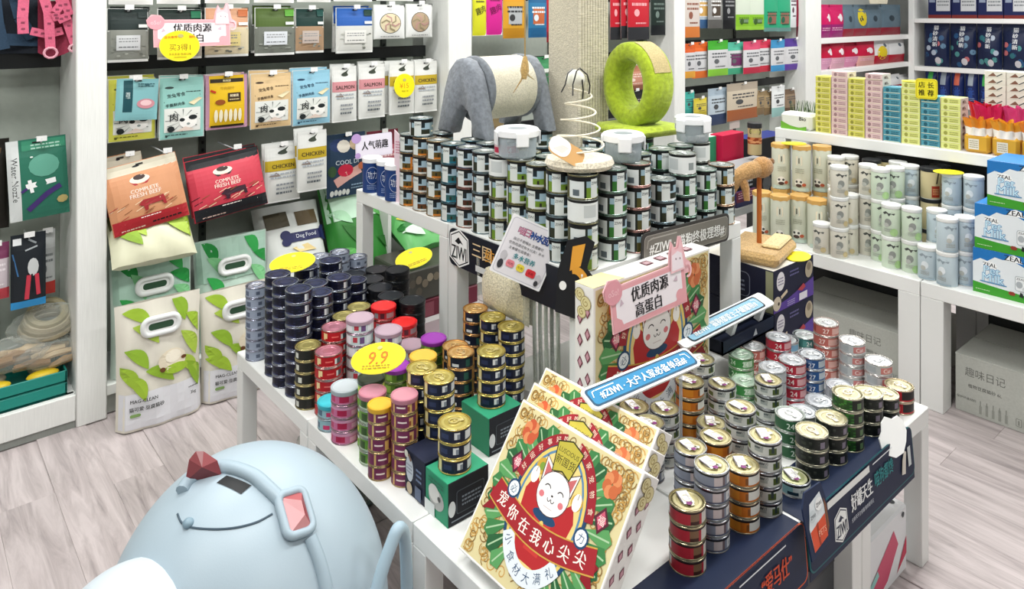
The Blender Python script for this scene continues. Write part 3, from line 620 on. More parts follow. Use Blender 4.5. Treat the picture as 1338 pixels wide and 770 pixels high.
# ---- front right group
RB = (1.235, .86, 2.332, 1.41)
RIGHT = [
 (898, 653, 4, 'red', 'front stack by the gift boxes'), (929.6, 606.8, 5, 'silver', 'front row beside red stack'), (970, 606, 4, 'orange', 'front row right of the silver stack'), (999.5, 569, 5, 'white', 'front row right of the orange stack'), (1037, 621.7, 1, 'paleteal', 'alone at mat front'),
 (1061, 562, 3, 'fish', 'front row, first dark stack'), (1086, 545, 3, 'fish', 'front row, second dark stack'), (1108, 513, 4, 'fishgreen', 'front row, tallest green stack'), (1133.6, 512, 3, 'fish', 'front row, behind the tallest green one'), (1155.4, 513, 2, 'fish', 'front row, beside the corner red'), (1185, 507, 2, 'fishred', 'at the table corner'),
 (902, 583, 4, 'silver', 'half hidden by the gift boxes'), (935, 570, 4, 'orange', 'second row behind silver stack'), (964, 530, 5, 'white', 'second row, middle'), (1032, 540, 3, 'numdkgreen', 'between white and dark stacks'), (1049, 537, 2, 'numsilver', 'low, behind the dark stacks'), (1070.5, 523, 2, 'numsilver', 'low, left of the tallest green'), (1087, 500, 2, 'numsilver', 'low, behind the tallest green'),
 (1139.6, 467.8, 3, 'numgrey', 'right edge, nearer stack'), (1110.7, 443, 4, 'numgrey', 'right edge, middle stack'), (1078, 418.7, 5, 'numsalmon', 'right edge, farthest tall stack'),
 (1003.6, 494.7, 4, 'white', 'third row, in front of crimson stack'), (1009, 480, 4, 'numsilver', 'behind the white stack'), (1036, 469.5, 4, 'numred', 'middle of the right group'), (1069, 465, 4, 'numblue', 'beside the crimson stack'),
 (974, 497, 3, 'numgreen', 'between two white stacks'), (969, 462, 3, 'numgreen', 'under the navy tray'), (988, 452, 3, 'numsalmon', 'under the navy tray'), (1012, 439, 4, 'numred', 'at the navy tray right end'), (1039, 440, 3, 'numsky', 'behind the crimson stack'), (1062.6, 439, 3, 'numteal', 'behind the blue stack'),
 (901, 497.7, 5, 'orange', 'rear row under blue sign'), (941, 499, 4, 'white', 'rear row right of the orange'), (868, 533.4, 4, 'white', 'rear row left of the orange'), (846, 548, 4, 'silver', 'rear, next to leaning boxes'), (918, 470, 5, 'white', 'rearmost by the upright gift box'),
 ((1.475, 1.255), 0, 4, 'orange', 'rear, in shade under blue sign'), ((1.62, 1.10), 0, 3, 'white', 'low in the middle rows'),
]
RP = stacks(RIGHT, Z0, RB, 'food tins at the front right', [(1.37, 1.285, 1.93, 1.42), (.9, .8, 1.235, 1.4), (2.26, 1.30, 2.6, 1.7)])
# ---- step table: big cans
K = TYPES['b_olive'][1]
STEP = []
def sx(x, y, n, k, where): STEP.append(((x, y), 0, n, k, where))
EDGE = [(1.477, 2.285, 'b_orange', 'b_grey'), (1.477, 2.2, 'b_brown', 'b_orange'), (1.477, 2.112, 'b_orange', 'b_orange'), (1.477, 2.024, 'b_teal', 'b_teal'), (1.477, 1.936, 'b_maroon', 'b_navy'), (1.477, 1.848, 'b_grey', 'b_grey'), (1.477, 1.76, 'b_olive', 'b_plain'), (1.477, 1.672, 'b_olive', 'b_olive'), (1.477, 1.584, 'b_olive', 'b_olive'), (1.477, 1.496, 'b_grey', 'b_olive'), (1.477, 1.432, 'b_plain', 'b_olive')]
for i, (x, y, k, top) in enumerate(EDGE):
    y = 2.285 - i * .0885
    where = f'{ORD[i]} stack from the blue tins' if i < 5 else f'{["sixth from the blue tins", "under the pink-printed tin", "below the left clear tub", "behind the white card", "left of the corner stack", "corner stack under spring toy"][i - 5]}'
    sx(x, y, 4, [top, k, 'b_olive' if k == 'b_plain' else k], where)
FR = [(1.598, 'b_green', 4), (1.706, 'b_rose', 4), (1.827, 'b_grey', 3), (1.936, 'b_green', 3), (2.044, 'b_green', 3), (2.148, 'b_peach', 3)]
for i, (x, k, n) in enumerate(FR): sx(x, 1.425, n, ['b_plain', k] if i == 3 and False else k, f'{ORD[i]} stack right of the corner')
for i, (x, y, n, k) in enumerate([(1.585, 1.515, 4, 'b_olive'), (1.70, 1.53, 4, 'b_green'), (1.824, 1.52, 4, 'b_grey'), (1.945, 1.52, 4, 'b_green'), (2.04, 1.515, 4, 'b_green'), (2.14, 1.52, 4, 'b_plain')]): sx(x, y, n, k, f'{ORD[i]} stack of the second front row')
for i, (x, y) in enumerate([(1.575, 2.25), (1.575, 2.06), (1.575, 1.97), (1.575, 1.87), (1.575, 1.77), (1.575, 1.67)]): sx(x, y, 4, ['b_grey', 'b_teal', 'b_grey', 'b_olive', 'b_olive', 'b_green'][i], f'{ORD[i]} stack of the inner left row')
for i, (x, y, k) in enumerate([(1.905, 2.22, 'b_grey'), (1.905, 2.06, 'b_grey'), (2.06, 1.70, 'b_green'), (2.14, 1.82, 'b_green'), (1.90, 1.78, 'b_grey'), (1.75, 1.66, 'b_green'), (1.95, 1.64, 'b_green')]): sx(x, y, 4, k, f'{ORD[i]} of the stacks under the plush toys')
SP = stacks(STEP, Z1, (1.43, 1.385, 2.2, 2.64), 'tall cans on the step table', [(1.955, 1.915, 2.15, 2.11)])
ZS = Z1 + 4 * (K + .0002)                               # top of the four-high stacks
make_can('b_grey', 1.480, 2.243, ZS, 'single white tall can on top of the orange-labelled stacks', 'tall cans on the step table', True)
make_can('b_plain', 1.936, 1.432, Z1 + 3 * (K + .0002), 'plain white-labelled tall can topping the front row at right', 'tall cans on the step table', True)
make_can('pinklow', 1.492, 1.775, ZS, 'white and crimson tin numbered 24 beside the left clear tub', 'tall cans on the step table', True, -.4)
for g_, m in HM.items():
    m.T = None; tag(m.build('food_can', 'label'), {'food cans on the left tables': 'further cans hidden between the stacks on the left tables', 'food tins at the front right': 'further tins hidden behind the front rows at the right', 'tall cans on the step table': 'further tall cans hidden behind the outer stacks of the step table'}[g_], 'can', None, 'stuff')
# ================================================================ signs and cards
VR, VF, VU = Vector((.761, -.649, 0)), Vector((.649, .761, 0)), Vector((0, 0, 1))
def frame(o, rv, uv):
    rv = rv.normalized(); uv = (uv - rv * uv.dot(rv)).normalized(); n = rv.cross(uv)
    return Matrix(((rv.x, uv.x, n.x, o.x), (rv.y, uv.y, n.y, o.y), (rv.z, uv.z, n.z, o.z), (0, 0, 0, 1)))
FLATZ = lambda x, y, o: (x, y, o)
def sign(name, label, cat, loc, rv, uv, poly, th, col, draw=None, side=None, group=None, mat='flat'):
    """card in its own xy plane, face towards +z"""
    m = M(); m.prism(poly, -th, 0, col, side)
    o = tag(m.build(name, mat, None, ang=30), label, cat, group); o.matrix_world = frame(Vector(loc), Vector(rv), Vector(uv))
    if draw: d = D(); draw(d); d.build('print', o, FLATZ)
    return o
def hexbadge(d, x, y, s, dark='#15181f'):
    P = lambda k: [(x + px * k, y + py * k) for px, py in ((-.42, .36), (0, .55), (.42, .36), (.46, -.3), (0, -.52), (-.46, -.3))]
    d.poly(P(s * 1.12), '#f1f3f2').poly(P(s * 1.02), dark).poly(P(s * .95), '#f1f3f2')
    d.poly([(x - .22 * s, y + .2 * s), (x - .02 * s, y + .36 * s), (x + .22 * s, y + .16 * s), (x + .06 * s, y + .2 * s), (x - .02 * s, y + .14 * s)], dark)
    d.text('ZIWI', x, y - .12 * s, .4 * s, dark, wmax=.76 * s, bold=.02)
def d_badge(d):
    hexbadge(d, -.235, 0, .105)
    d.text('三园', -.115, .018, .045, '#e2c9a0', bold=.02).rect(-.145, -.047, -.06, -.028, '#cfd3d4').text('纯肉', -.05, .015, .045, '#d99a3e', bold=.02)
sign('shelf_banner', 'navy banner strip with white hexagon badge along the step table edge', 'sign', (1.424, 1.70, .835), (0, -1, 0), (.0, 0, 1), rr(-.29, -.06, .29, .06, .022), .004, '#171b26', d_badge)
def d_tail(d):
    d.arc(0, -.005, .045, .06, .022, -60, 100, '#d99a3a', 14).poly([(-.012, .04), (.018, .055), (.03, .115), (-.005, .105)], '#d99a3a').ell(-.03, .0, .010, .012, '#e9e9e6')
sign('tail_cutout', 'black card cutout with an orange tail on the step table corner', 'sign', (1.418, 1.405, .865), (.55, -.8, 0), (.15, 0, 1), [(-.05, -.07), (-.03, -.075), (.03, -.09), (.055, -.03), (.06, .02), (.035, .05), (.055, .12), (.03, .135), (-.02, .12), (-.045, .04)], .004, '#191a1e', d_tail)
def d_white(d):
    d.rrect(-.073, -.08, .073, .08, .01, '#c9c7d2').rrect(-.071, -.078, .071, .078, .009, '#ece9ef')
    for i, (t, c) in enumerate(zip('喵日补水瓦', ('#d98aa8', '#d98aa8', '#2f5fb0', '#2f5fb0', '#3a5aa8'))):
        d.text(t, -.036 + i * .0185, .05, .021, '#1c2450', bold=.036).text(t, -.036 + i * .0185, .05, .02, c, bold=.02)
    for j, t in enumerate(('自己不爱喝水 主要靠它', '优质肉源还有水分高！补水', '主食罐也是零食！')): d.text(t, -.004 - (0, 0, .016)[j], .024 - j * .0135, .0085, '#26262e', wmax=(.11, .118, .085)[j])
    d.text('多水营养', .002, -.021, .016, '#2f8d95', bold=.03)
    d.rrect(-.043, -.055, -.019, -.035, .007, '#e88a96').text('鸡肉', -.031, -.045, .008, '#7a1c2c').rrect(-.011, -.056, .012, -.036, .007, '#ecd94a').text('牛肉', .0, -.046, .008, '#5a4a10').rrect(.02, -.059, .048, -.038, .006, '#d8343e').text('羊肉', .034, -.049, .008, '#5a0c14')
    d.ell(-.058, -.03, .009, .014, '#c9c6cc').ell(-.058, -.055, .008, .013, '#3a3a40').ell(.059, -.055, .008, .013, '#c9c6cc').ell(.058, -.068, .006, .008, '#3a3a40')
WC = sign('price_card', 'white card tilted at the step table with pink and blue title', 'sign', VF * 2.08 + VR * .041 + VU * .927, VR * .9 - VU * .42 + VF * .06, VR * .36 + VU * .93 + VF * .12, rr(-.078, -.085, .078, .085, .004, 3), .003, '#f3f2f5', d_white)
M().tube([(.0, .02, -.004), (.01, .01, -.03), (.02, -.0, -.06)], .004, '#d9dde0').build('clip', 'plastic', WC)
def d_grey(d):
    d.rrect(-.212, -.037, .212, .037, .014, '#a7a49c').rrect(-.21, -.035, .21, .035, .013, '#77746c').line([(-.185, .026), (-.06, .026)], .004, '#a9a69e').line([(.17, -.026), (.198, -.022), (.2, .0)], .004, '#c3c0b8').line([(-.2, .0), (-.196, .022), (-.17, .028)], .004, '#a9a69e')
    d.text('#ZIWI · 猫狗终极理想#', 0, -.002, .037, '#f4f4f1', wmax=.38, bold=.02)
sign('shelf_banner', 'grey rounded banner with white lettering on the step table front', 'sign', (1.885, 1.372, .912), (1, 0, -.035), (.03, 0, 1), rr(-.22, -.045, .22, .045, .018), .006, '#3a3836', d_grey)
def d_pink(cover=False):
    def f(d):
        d.rrect(-.152, -.053, .152, .053, .008, '#e3a3aa').rrect(-.138, -.042, .138, .042, .004, '#f1e9ee')
        d.poly([(-.152, -.053), (-.11, -.053), (-.12, -.03), (-.152, -.012)], '#e3a3aa').poly([(.1, -.053), (.152, -.053), (.152, -.01), (.118, -.022)], '#e3a3aa').ell(.125, -.03, .018, .016, '#e3a3aa')
        d.poly([(-.125, .004), (-.108, .009), (-.117, .022)], '#c9b3c0').poly([(.118, .01), (.1, .014), (.117, .026)], '#c9b3c0')
        d.text('优质肉源', 0, .022, .036, '#17151a', bold=.025).text('高蛋白', -.012, -.021, .036, '#17151a', bold=.025)
        d.ell(-.145, .045, .034, .03, '#dd9aa4', 14).text('oSo!', -.145, .045, .016, '#f0c4ca')
        c = '#f0c3c9'
        d.poly([(.09, .035), (.097, .085), (.108, .115), (.118, .095), (.132, .097), (.145, .122), (.15, .085), (.155, .035)], c).poly([(.097, .04), (.102, .082), (.128, .09), (.147, .08), (.149, .04)], '#f2e6ec').ell(.118, .07, .0025, .003, '#8a6a78', 8).ell(.136, .068, .0025, .003, '#8a6a78', 8)
        d.arc(.166, .03, .018, .022, .007, -120, 120, c, 10)
    return f
PINKP = [(-.155, -.057), (.155, -.057), (.157, .02), (.18, .02), (.186, .045), (.165, .06), (.152, .125), (.142, .128), (.13, .1), (.118, .1), (.107, .12), (.095, .09), (.088, .057), (-.11, .057), (-.125, .075), (-.16, .078), (-.18, .055), (-.175, .03), (-.155, .02)]
PC = sign('promotion_card', 'pink cat-shaped card in front of the upright gift box', 'sign', (1.566, 1.262, .845), (1, 0, .02), (0, .1, 1), PINKP, .004, '#eab6bc', d_pink())
M().box(-.02, -.02, -.0385, .02, .02, -.004, '#dfe3e5').build('clip', 'plastic', PC)
def d_blue(c1, txt, edge):
    def f(d):
        d.rrect(-.198, -.026, .198, .026, .012, edge).rrect(-.192, -.021, .192, .021, .01, c1)
        d.line([(-.165, .0155), (-.1, .0155)], .003, '#eaf5fa').line([(-.184, -.002), (-.178, .0135), (-.168, .0155)], .003, '#eaf5fa').line([(.16, .0155), (.178, .013), (.182, -.004)], .003, '#eaf5fa')
        d.text(txt, 0, -.002, .025, '#f4fafc', wmax=.335, bold=.03)
    return f
def d_blue1(d): d_blue('#1f80b0', '#ZIWI · 大户人家必备单品#', '#1f4a66')(d); d.v = [(x * .86, y * .9, l) for x, y, l in d.v]
BS = sign('label_sign', 'bright blue slanted sign with white lettering above orange tins', 'sign', (1.338, 1.098, .763), (1, -.07, -.0), (.06, .9, .36), rr(-.177, -.029, .177, .029, .013), .006, '#f2f3f3', d_blue1, '#e9ebec')
M().box(-.15, -.008, -.014, .15, .008, -.006, '#e8eaeb').build('holder', 'plastic', BS)
st = put('stem', M().tube([(0, 0, -.31), (0, 0, -.008)], .004, '#dfe5e8', 8).mesh('stem', 'clear'), BS); st.matrix_parent_inverse = BS.matrix_world.inverted(); st.location = (1.473, 1.094, .762)
M().box(-.13, -.012, -.034, -.09, .012, -.013, '#e8eaeb').build('foot', 'plastic', BS)
BS2 = sign('label_sign', 'pale blue slanted sign above the navy tray', 'sign', (1.975, 1.300, .662), (1, 0, .01), (0, .92, .3), rr(-.242, -.031, .242, .031, .013), .006, '#eef2f4', d_blue('#8fbfd8', '#ZIWI · 猫狗都爱主子罐罐粮#', '#27323c'), '#e9ebec')
for q in (.03, .19): M().box(q, -.02, -.062, q + .02, .0, -.006, '#dfe5e8').build('holder', 'plastic', BS2)
# navy tray under the pale sign: open front box on the tins
o = thing('display_tray', 'shallow navy card tray resting on tins under the pale blue sign', 'tray', (2.10, 1.335, .5545))
M().box(-.15, -.042, 0, .15, .042, .006, '#10182c').box(-.15, -.042, 0, .15, -.038, .042, '#12203a').box(-.15, -.042, 0, -.146, .042, .042, '#0c1424').box(.146, -.042, 0, .15, .042, .042, '#0c1424').box(-.15, .038, 0, .15, .042, .06, '#0c1424').build('tray', 'flat', o)
d = D(); d.poly([(.02, .012), (.045, .012), (.036, .034)], '#cfd8de').line([(-.12, .012), (-.03, .016)], .002, '#2a3c5a'); d.build('print', o, lambda x, y, q: (x, -.042 - q, y))
# blue mats with printed flaps hanging over the table front
def mat(label, x0, x1, draw, edge):
    o = thing('display_mat', label, 'mat', ((x0 + x1) / 2, .845, Z0)); a = (x1 - x0) / 2
    prof = [(.12, .0012), (.004, .0014), (-.006, .0), (-.011, -.012), (-.016, -.05), (-.02, -.088), (-.022, -.128)]
    def fn(u, v):
        k = v * 6; i = min(5, int(k)); t = k - i; p, q = prof[i], prof[i + 1]; s = 1 - .0 * v
        return (-a + 2 * a * u, p[0] + (q[0] - p[0]) * t, p[1] + (q[1] - p[1]) * t)
    m = M(); m.grid(4, 18, fn, '#16233f'); m.grid(4, 18, lambda u, v: (fn(u, v)[0], fn(u, v)[1] + .0012, fn(u, v)[2] - .0008), '#16233f'); m.build('sheet', 'flat', o)
    # flap stiffener: rounded plate
    fr = frame(Vector((0, -.0165, -.050)), Vector((1, 0, 0)), Vector((0, .09, 1)))
    m = M(); m.T = fr; m.prism(rr(-a, -.064, a, .062, .02), -.003, .0012, edge); m.prism(rr(-a + .004, -.06, a - .004, .062, .018), -.0025, .0018, '#16233f'); m.build('flap', 'flat', o)
    d = D(); draw(d, a); d.build('print', o, lambda x, y, q: tuple(fr @ Vector((x, y, .0022 + q))))
    return o
def d_mat1(d, a):
    hexbadge(d, -.138, -.018, .066, '#16233f')
    d.text('好罐天生', -.026, .008, .04, '#f2f4f5', bold=.03, wmax=.115).text('喵狗都馋', .1, .012, .038, '#1f8f93', bold=.012, wmax=.11)
    d.text('全新风干主食罐 鲜肉看得见', -.03, -.028, .011, '#c9d0d8', wmax=.12).line([(.04, .054), (.2, .054)], .003, '#e3e8ec').rect(-.2, .044, .02, .06, '#e6e8e6')
    d.poly([(.2, -.035), (.222, -.04), (.228, -.015), (.236, .012), (.224, .02), (.21, .0)], '#d9d3c8').rect(.244, -.03, .262, .02, '#cfd6d6')
mat('dark blue mat with teal-edged flap at the right table front', 1.585, 2.165, d_mat1, '#1f5f66')
def d_mat2(d, a):
    d.text('猫罐头界的', -.04, -.004, .044, '#f2f4f5', bold=.03, wmax=.165).text('“爱马仕”', .12, .006, .042, '#d8502c', bold=.03, wmax=.12)
    d.text('鲜肉含量高 挑嘴也爱吃', -.06, -.042, .013, '#c9d0d8', wmax=.16).line([(-.02, .05), (.16, .05)], .003, '#e3e8ec').line([(-.13, .05), (-.09, .05)], .003, '#e3e8ec')
mat('dark blue mat with orange-edged flap at the near table front', 1.08, 1.575, d_mat2, '#c9552b')
def d_pack(d):
    d.poly([(-.03, -.05), (.035, -.042), (.04, .02), (.03, .052), (-.02, .044), (-.036, .0)], '#dfe6ea')
    d.poly([(-.03, -.05), (.035, -.042), (.037, .004), (-.034, -.008)], '#d8502c').poly([(-.005, -.046), (.002, -.045), (.002, -.0), (-.006, -.002)], '#a53a1c')
    d.poly([(.036, -.038), (.046, -.026), (.048, .018), (.04, .036)], '#7a4a2a').ell(-.016, .018, .014, .012, '#cfd8dc').ell(.016, .032, .016, .013, '#f0f2f2').text('ZIWI', .016, .032, .008, '#2a3440').text('ZIWI', -.016, .018, .007, '#2a3440').text('PETS', .012, -.022, .012, '#f0b79a')
sign('package_cutout', 'rounded navy card cutout showing orange packs between the blue mats', 'sign', (1.582, .806, .470), (1, .02, 0), (0, .2, 1), [(-.046, -.062), (.042, -.055), (.054, -.02), (.054, .03), (.043, .066), (-.03, .072), (-.048, .045)], .004, '#1b2a48', d_pack)
def d_cloud(d): pass
sign('cloud_cutout', 'white cloud card cutout at the right end of the teal-edged mat', 'sign', (2.045, .832, .482), (.85, -.52, 0), (.25, .3, 1), [(-.035, -.045), (-.005, -.055), (.02, -.045), (.034, -.02), (.042, .005), (.038, .03), (.025, .042), (.008, .035), (-.012, .042), (-.026, .028), (-.03, .008), (-.042, -.008), (-.04, -.03)], .004, '#f6f7f6', None)
# yellow oval price cards
def price(label, loc, rx, ry, rv, uv, txt=None, sub=True, stem=None, small=False):
    def dr(d):
        d.ell(0, 0, rx * .97, ry * .96, '#f2e320', 28)
        if txt: d.text(txt, 0, .0, ry * .8, '#cf7f1c', wmax=rx * 1.1, bold=.025)
        d.ell(0, ry * .62, rx * .1, ry * .12, '#c9c27a', 10)
        if sub: d.scrawl(-rx * .5, -ry * .72, rx * .5, -ry * .42, 2, '#b08a2a')
    o = sign('price_tag', label, 'price tag', loc, rv, uv, oval(rx, ry), .002, '#f4e94a', dr)
    if stem: M().box(-.006, -.012, -stem, .006, .012, -.002, '#dfe3e0').build('clip', 'plastic', o)
    return o
p_ = Vector((.975, 1.825, .45 + .035 * 5 + .02))
v = at_z(494, 468, .69)
price('yellow oval price tag reading 9.9 above the lime green cans', v, .08, .043, VR * .93 + VU * .18 - VF * .25, VF * .75 + VU * .62 + VR * .1, '9.9', True, .035)
v = at_z(382, 343, .765)
price('yellow oval price tag standing behind the far navy cans', v, .078, .042, VR * .95 + VU * .12, VF * .8 + VU * .5, None, True, .035)

# ================================================================ lucky-cat gift boxes
def gift_art(w, h):
    k = w / .35; d = D(); q = lambda *a: [t * k for t in a]
    def E(x, y, rx, ry, c, n=18): d.ell(x * k, y * k, rx * k, ry * k, c, n)
    def Pp(pts, c): d.poly([(x * k, y * k) for x, y in pts], c)
    H = h / k
    d.rect(*q(.005, .005, .345, H - .005), '#d9cd9c')
    rnd = random.Random(3)
    for i in range(170):                                      # scroll clouds in the border
        t = i / 170 * 2; e = rnd.uniform(.012, .075)
        x, y = ((t * .35, e) if i % 2 else (t * .35, H - e)) if t < 1 else ((e, (t - 1) * H) if i % 2 else (.35 - e, (t - 1) * H))
        x = min(max(x, .02), .33); y = min(max(y, .02), H - .02)
        d.curl(x * k, y * k, .013 * k, .0022 * k, rnd.choice(['#b08a4a', '#8a6a38', '#c79a50']), rnd.uniform(0, 6), 1.2, rnd.choice((-1, 1)))
    for sgn in (-1, 1):                                       # fan of green leaves
        for j in range(12):
            a = math.radians(90 + sgn * (24 + j * 11.5)); b1 = a - .12; b2 = a + .12; cx, cy = .175, .155
            Pp([(cx + .09 * math.cos(a), cy + .09 * math.sin(a)), (cx + .152 * math.cos(b1), cy + .146 * math.sin(b1)), (cx + .164 * math.cos(a), cy + .156 * math.sin(a)), (cx + .152 * math.cos(b2), cy + .146 * math.sin(b2))], ['#3f7f48', '#2a5f38', '#5a9a5c'][j % 3]); d.line([((cx + .09 * math.cos(a)) * k, (cy + .09 * math.sin(a)) * k), ((cx + .158 * math.cos(a)) * k, (cy + .15 * math.sin(a)) * k)], .003 * k, '#a9c8a0')
    for x, y, c in ((.06, .262, '#c45a3a'), (.295, .262, '#c4683e')):
        for j in range(7): a = j * .9; E(x + .012 * math.cos(a), y + .014 * math.sin(a), .011, .012, [c, '#d88a5a'][j % 2], 10)
    for x, y in ((.058, .2), (.05, .13), (.3, .2), (.302, .125)):
        Pp([(x, y + .024), (x + .018, y), (x, y - .024), (x - .018, y)], '#5a2434'); Pp([(x, y + .017), (x + .012, y), (x, y - .017), (x - .012, y)], '#c75a72'); d.text('福', x * k, y * k, .016 * k, '#f3e3dc')
    E(.175, .155, .098, .13, '#23466a', 32); E(.175, .155, .09, .122, '#e2c66a', 32); E(.175, .155, .083, .115, '#5a86a8', 32); E(.175, .155, .078, .11, '#e8cf86', 32)
    for a0, a1 in ((100, 168), (12, 80)): d.arc(.175 * k, .155 * k, .112 * k, .144 * k, .02 * k, a0, a1, '#9a2430', 12)
    for t, a in zip('好运好事好吃', (160, 148, 136, 124, 112, 101)): d.text(t, (.175 + .102 * math.cos(math.radians(a))) * k, (.155 + .134 * math.sin(math.radians(a))) * k, .012 * k, '#f2dfc8', rot=math.radians(a - 90))
    for t, a in zip('福到家宠物食', (80, 69, 57, 45, 33, 20)): d.text(t, (.175 + .102 * math.cos(math.radians(a))) * k, (.155 + .134 * math.sin(math.radians(a))) * k, .012 * k, '#f2dfc8', rot=math.radians(a - 90))
    for x, y, r_ in ((.125, .22, .016), (.235, .2, .015), (.22, .12, .02), (.13, .11, .018)): E(x, y, r_, r_, '#c9a23c', 12); E(x, y, r_ * .5, r_ * .5, '#7d9a3c', 10)
    Pp([(.135, .19), (.12, .205), (.105, .17), (.112, .12), (.14, .06), (.215, .06), (.238, .12), (.245, .165), (.23, .195), (.215, .18), (.2, .155), (.15, .155)], '#b32a2e')
    Pp([(.15, .15), (.2, .15), (.195, .08), (.155, .08)], '#c73a36'); E(.175, .145, .032, .01, '#23466a'); E(.175, .13, .006, .008, '#e2c66a', 10)
    for x in (.115, .235): E(x, .2, .011, .016, '#f3efe9', 12); d.line([(x * k, .205 * k), (x * k, .215 * k)], .0015 * k, '#8a7a70')
    Pp([(.132, .198), (.127, .246), (.165, .224)], '#4a3a3a'); Pp([(.218, .198), (.223, .246), (.185, .224)], '#4a3a3a'); Pp([(.134, .2), (.129, .243), (.163, .223)], '#f0ece8'); Pp([(.216, .2), (.221, .243), (.187, .223)], '#f0ece8'); Pp([(.137, .206), (.133, .235), (.153, .222)], '#c4686a'); Pp([(.213, .206), (.217, .235), (.197, .222)], '#c4686a')
    E(.175, .188, .043, .04, '#4a3a3a', 26); E(.175, .188, .0415, .0385, '#f3f0ef', 26)
    for sgn in (-1, 1): d.arc((.175 + sgn * .018) * k, .192 * k, .009 * k, .008 * k, .0022 * k, 15, 165, '#2a2426', 8); E(.175 + sgn * .027, .178, .007, .006, '#d87a80', 10); d.arc((.175 + sgn * .005) * k, .178 * k, .005 * k, .006 * k, .0016 * k, 180, 360, '#2a2426', 8)
    E(.175, .184, .003, .002, '#2a2426', 8); d.line([(.163 * k, .162 * k), (.187 * k, .162 * k)], .0012 * k, '#c9b8b8')
    Pp([(.15, .222), (.138, .279), (.175, .291), (.212, .279), (.2, .222), (.175, .23)], '#3a3a1c'); Pp([(.152, .225), (.141, .277), (.175, .288), (.209, .277), (.198, .225), (.175, .233)], '#bdb045')
    d.text('LUSCIOUS', .175 * k, .267 * k, .009 * k, '#3a3a1c', wmax=.055 * k).text('新国货', .175 * k, .249 * k, .017 * k, '#2a2a18', wmax=.055 * k)
    d.arc(.175 * k, .155 * k, .098 * k, .13 * k, .03 * k, 215, 325, '#dfe6ec', 14)
    for t, a in zip('小食材大满礼', (224, 242, 260, 279, 297, 315)): d.text(t, (.175 + .083 * math.cos(math.radians(a))) * k, (.155 + .114 * math.sin(math.radians(a))) * k, .018 * k, '#23466a', rot=math.radians(a + 90))
    rib = [(.03 + .29 * i / 12, .103 - .028 * math.sin(PI * i / 12) + .034) for i in range(13)]
    Pp([(.018, .09), (.05, .1), (.05, .14), (.022, .133), (.032, .113)], '#8a1c26'); Pp([(.335, .09), (.3, .1), (.3, .14), (.33, .133), (.32, .113)], '#8a1c26')
    d.line([(x * k, y * k) for x, y in rib], .046 * k, '#c9a04a').line([(x * k, y * k) for x, y in rib], .041 * k, '#a0262e')
    for i, t in enumerate('宠你在我心尖尖'): x = .062 + i * .0375; d.text(t, x * k, (.137 - .028 * math.sin(PI * (x - .03) / .29)) * k, .026 * k, '#f6ece2', bold=.02)
    for x, t in ((.078, '必'), (.272, '力')): E(x, .155, .018, .018, '#23466a', 14); E(x, .155, .014, .014, '#e6ecf0', 14); d.text(t, x * k, .155 * k, .016 * k, '#23466a')
    return d
def gift_box(label, w, h, th, mw, group=None):
    k = w / .35; o = thing('gift_box', label, 'gift box', (0, 0, 0), 0, group)
    M().box(0, 0, 0, w, th, h, '#edebe8', b=.0015 * k).build('carton', 'flat', o)
    gift_art(w, h).build('cover_print', o, lambda x, y, q: (x, -q, y))
    for side in (0, 1):                                   # spines
        d = D(); x = 0
        for j in range(6):
            for c_ in (.3, .7):
                y = h * (.15 + j * .13 + (.05 if c_ > .5 else 0)); u = th * c_; d.poly([(u, y + .012 * k), (u + .007 * k, y), (u, y - .012 * k), (u - .007 * k, y)], '#6a2a3c'); d.poly([(u, y + .008 * k), (u + .0045 * k, y), (u, y - .008 * k), (u - .0045 * k, y)], '#c99aa6')
        for ex, ey_, er in ((.3, .94, .26), (.62, .9, .28), (.4, .84, .24), (.35, .06, .26), (.68, .09, .22)): d.ell(th * ex, h * ey_, th * er, th * er, '#8d7c48', 12).ell(th * ex, h * ey_, th * er * .9, th * er * .9, '#d9cf9e', 12).curl(th * ex, h * ey_, th * er * .6, th * .035, '#a08c50', ey_ * 9)
        d.build('spine_print', o, (lambda x, y, q: (w + q, x, y)) if side else (lambda x, y, q: (-q, th - x, y)))
    d = D(); d.poly([(0, 0), (w * .24, 0), (w * .2, th), (0, th)], '#e6dca8')
    for j in range(4): x = w * (.5 + j * .12); d.rect(x - .011 * k, th * .3, x + .011 * k, th * .72, '#6a3a44').rect(x - .008 * k, th * .38, x + .008 * k, th * .64, '#c9aab0')
    d.build('top_print', o, lambda x, y, q: (x, y, h + q))
    o.matrix_world = mw; return o
tl = math.radians(36); c_, s_ = math.cos(tl), math.sin(tl)
def lean(x, y): return Matrix(((0, c_, s_, x), (-1, 0, 0, y), (0, -s_, c_, Z0 + .055 * s_ + .0015), (0, 0, 0, 1)))
g = 'leaning lucky-cat gift boxes'
gift_box('front lucky-cat gift box leaning over the near table corner', .35, .31, .055, lean(.914, 1.247), g)
gift_box('middle of the three leaning lucky-cat gift boxes', .35, .31, .055, lean(.984, 1.287), g)
gift_box('rear of the three leaning lucky-cat gift boxes, under blue sign', .35, .31, .055, lean(1.054, 1.322), g)
gift_box('large upright gift box standing before the step table', .51, .445, .068, Matrix.Translation((1.386, 1.302, Z0 + .001)))
# support behind the leaning boxes
o = tag(M().box(-.045, -.10, 0, .0, .10, .115, '#e9ebea', b=.002).build('riser_block', 'white', None, (1.233, 1.19, Z0)), 'low white block behind the leaning gift boxes', 'block')

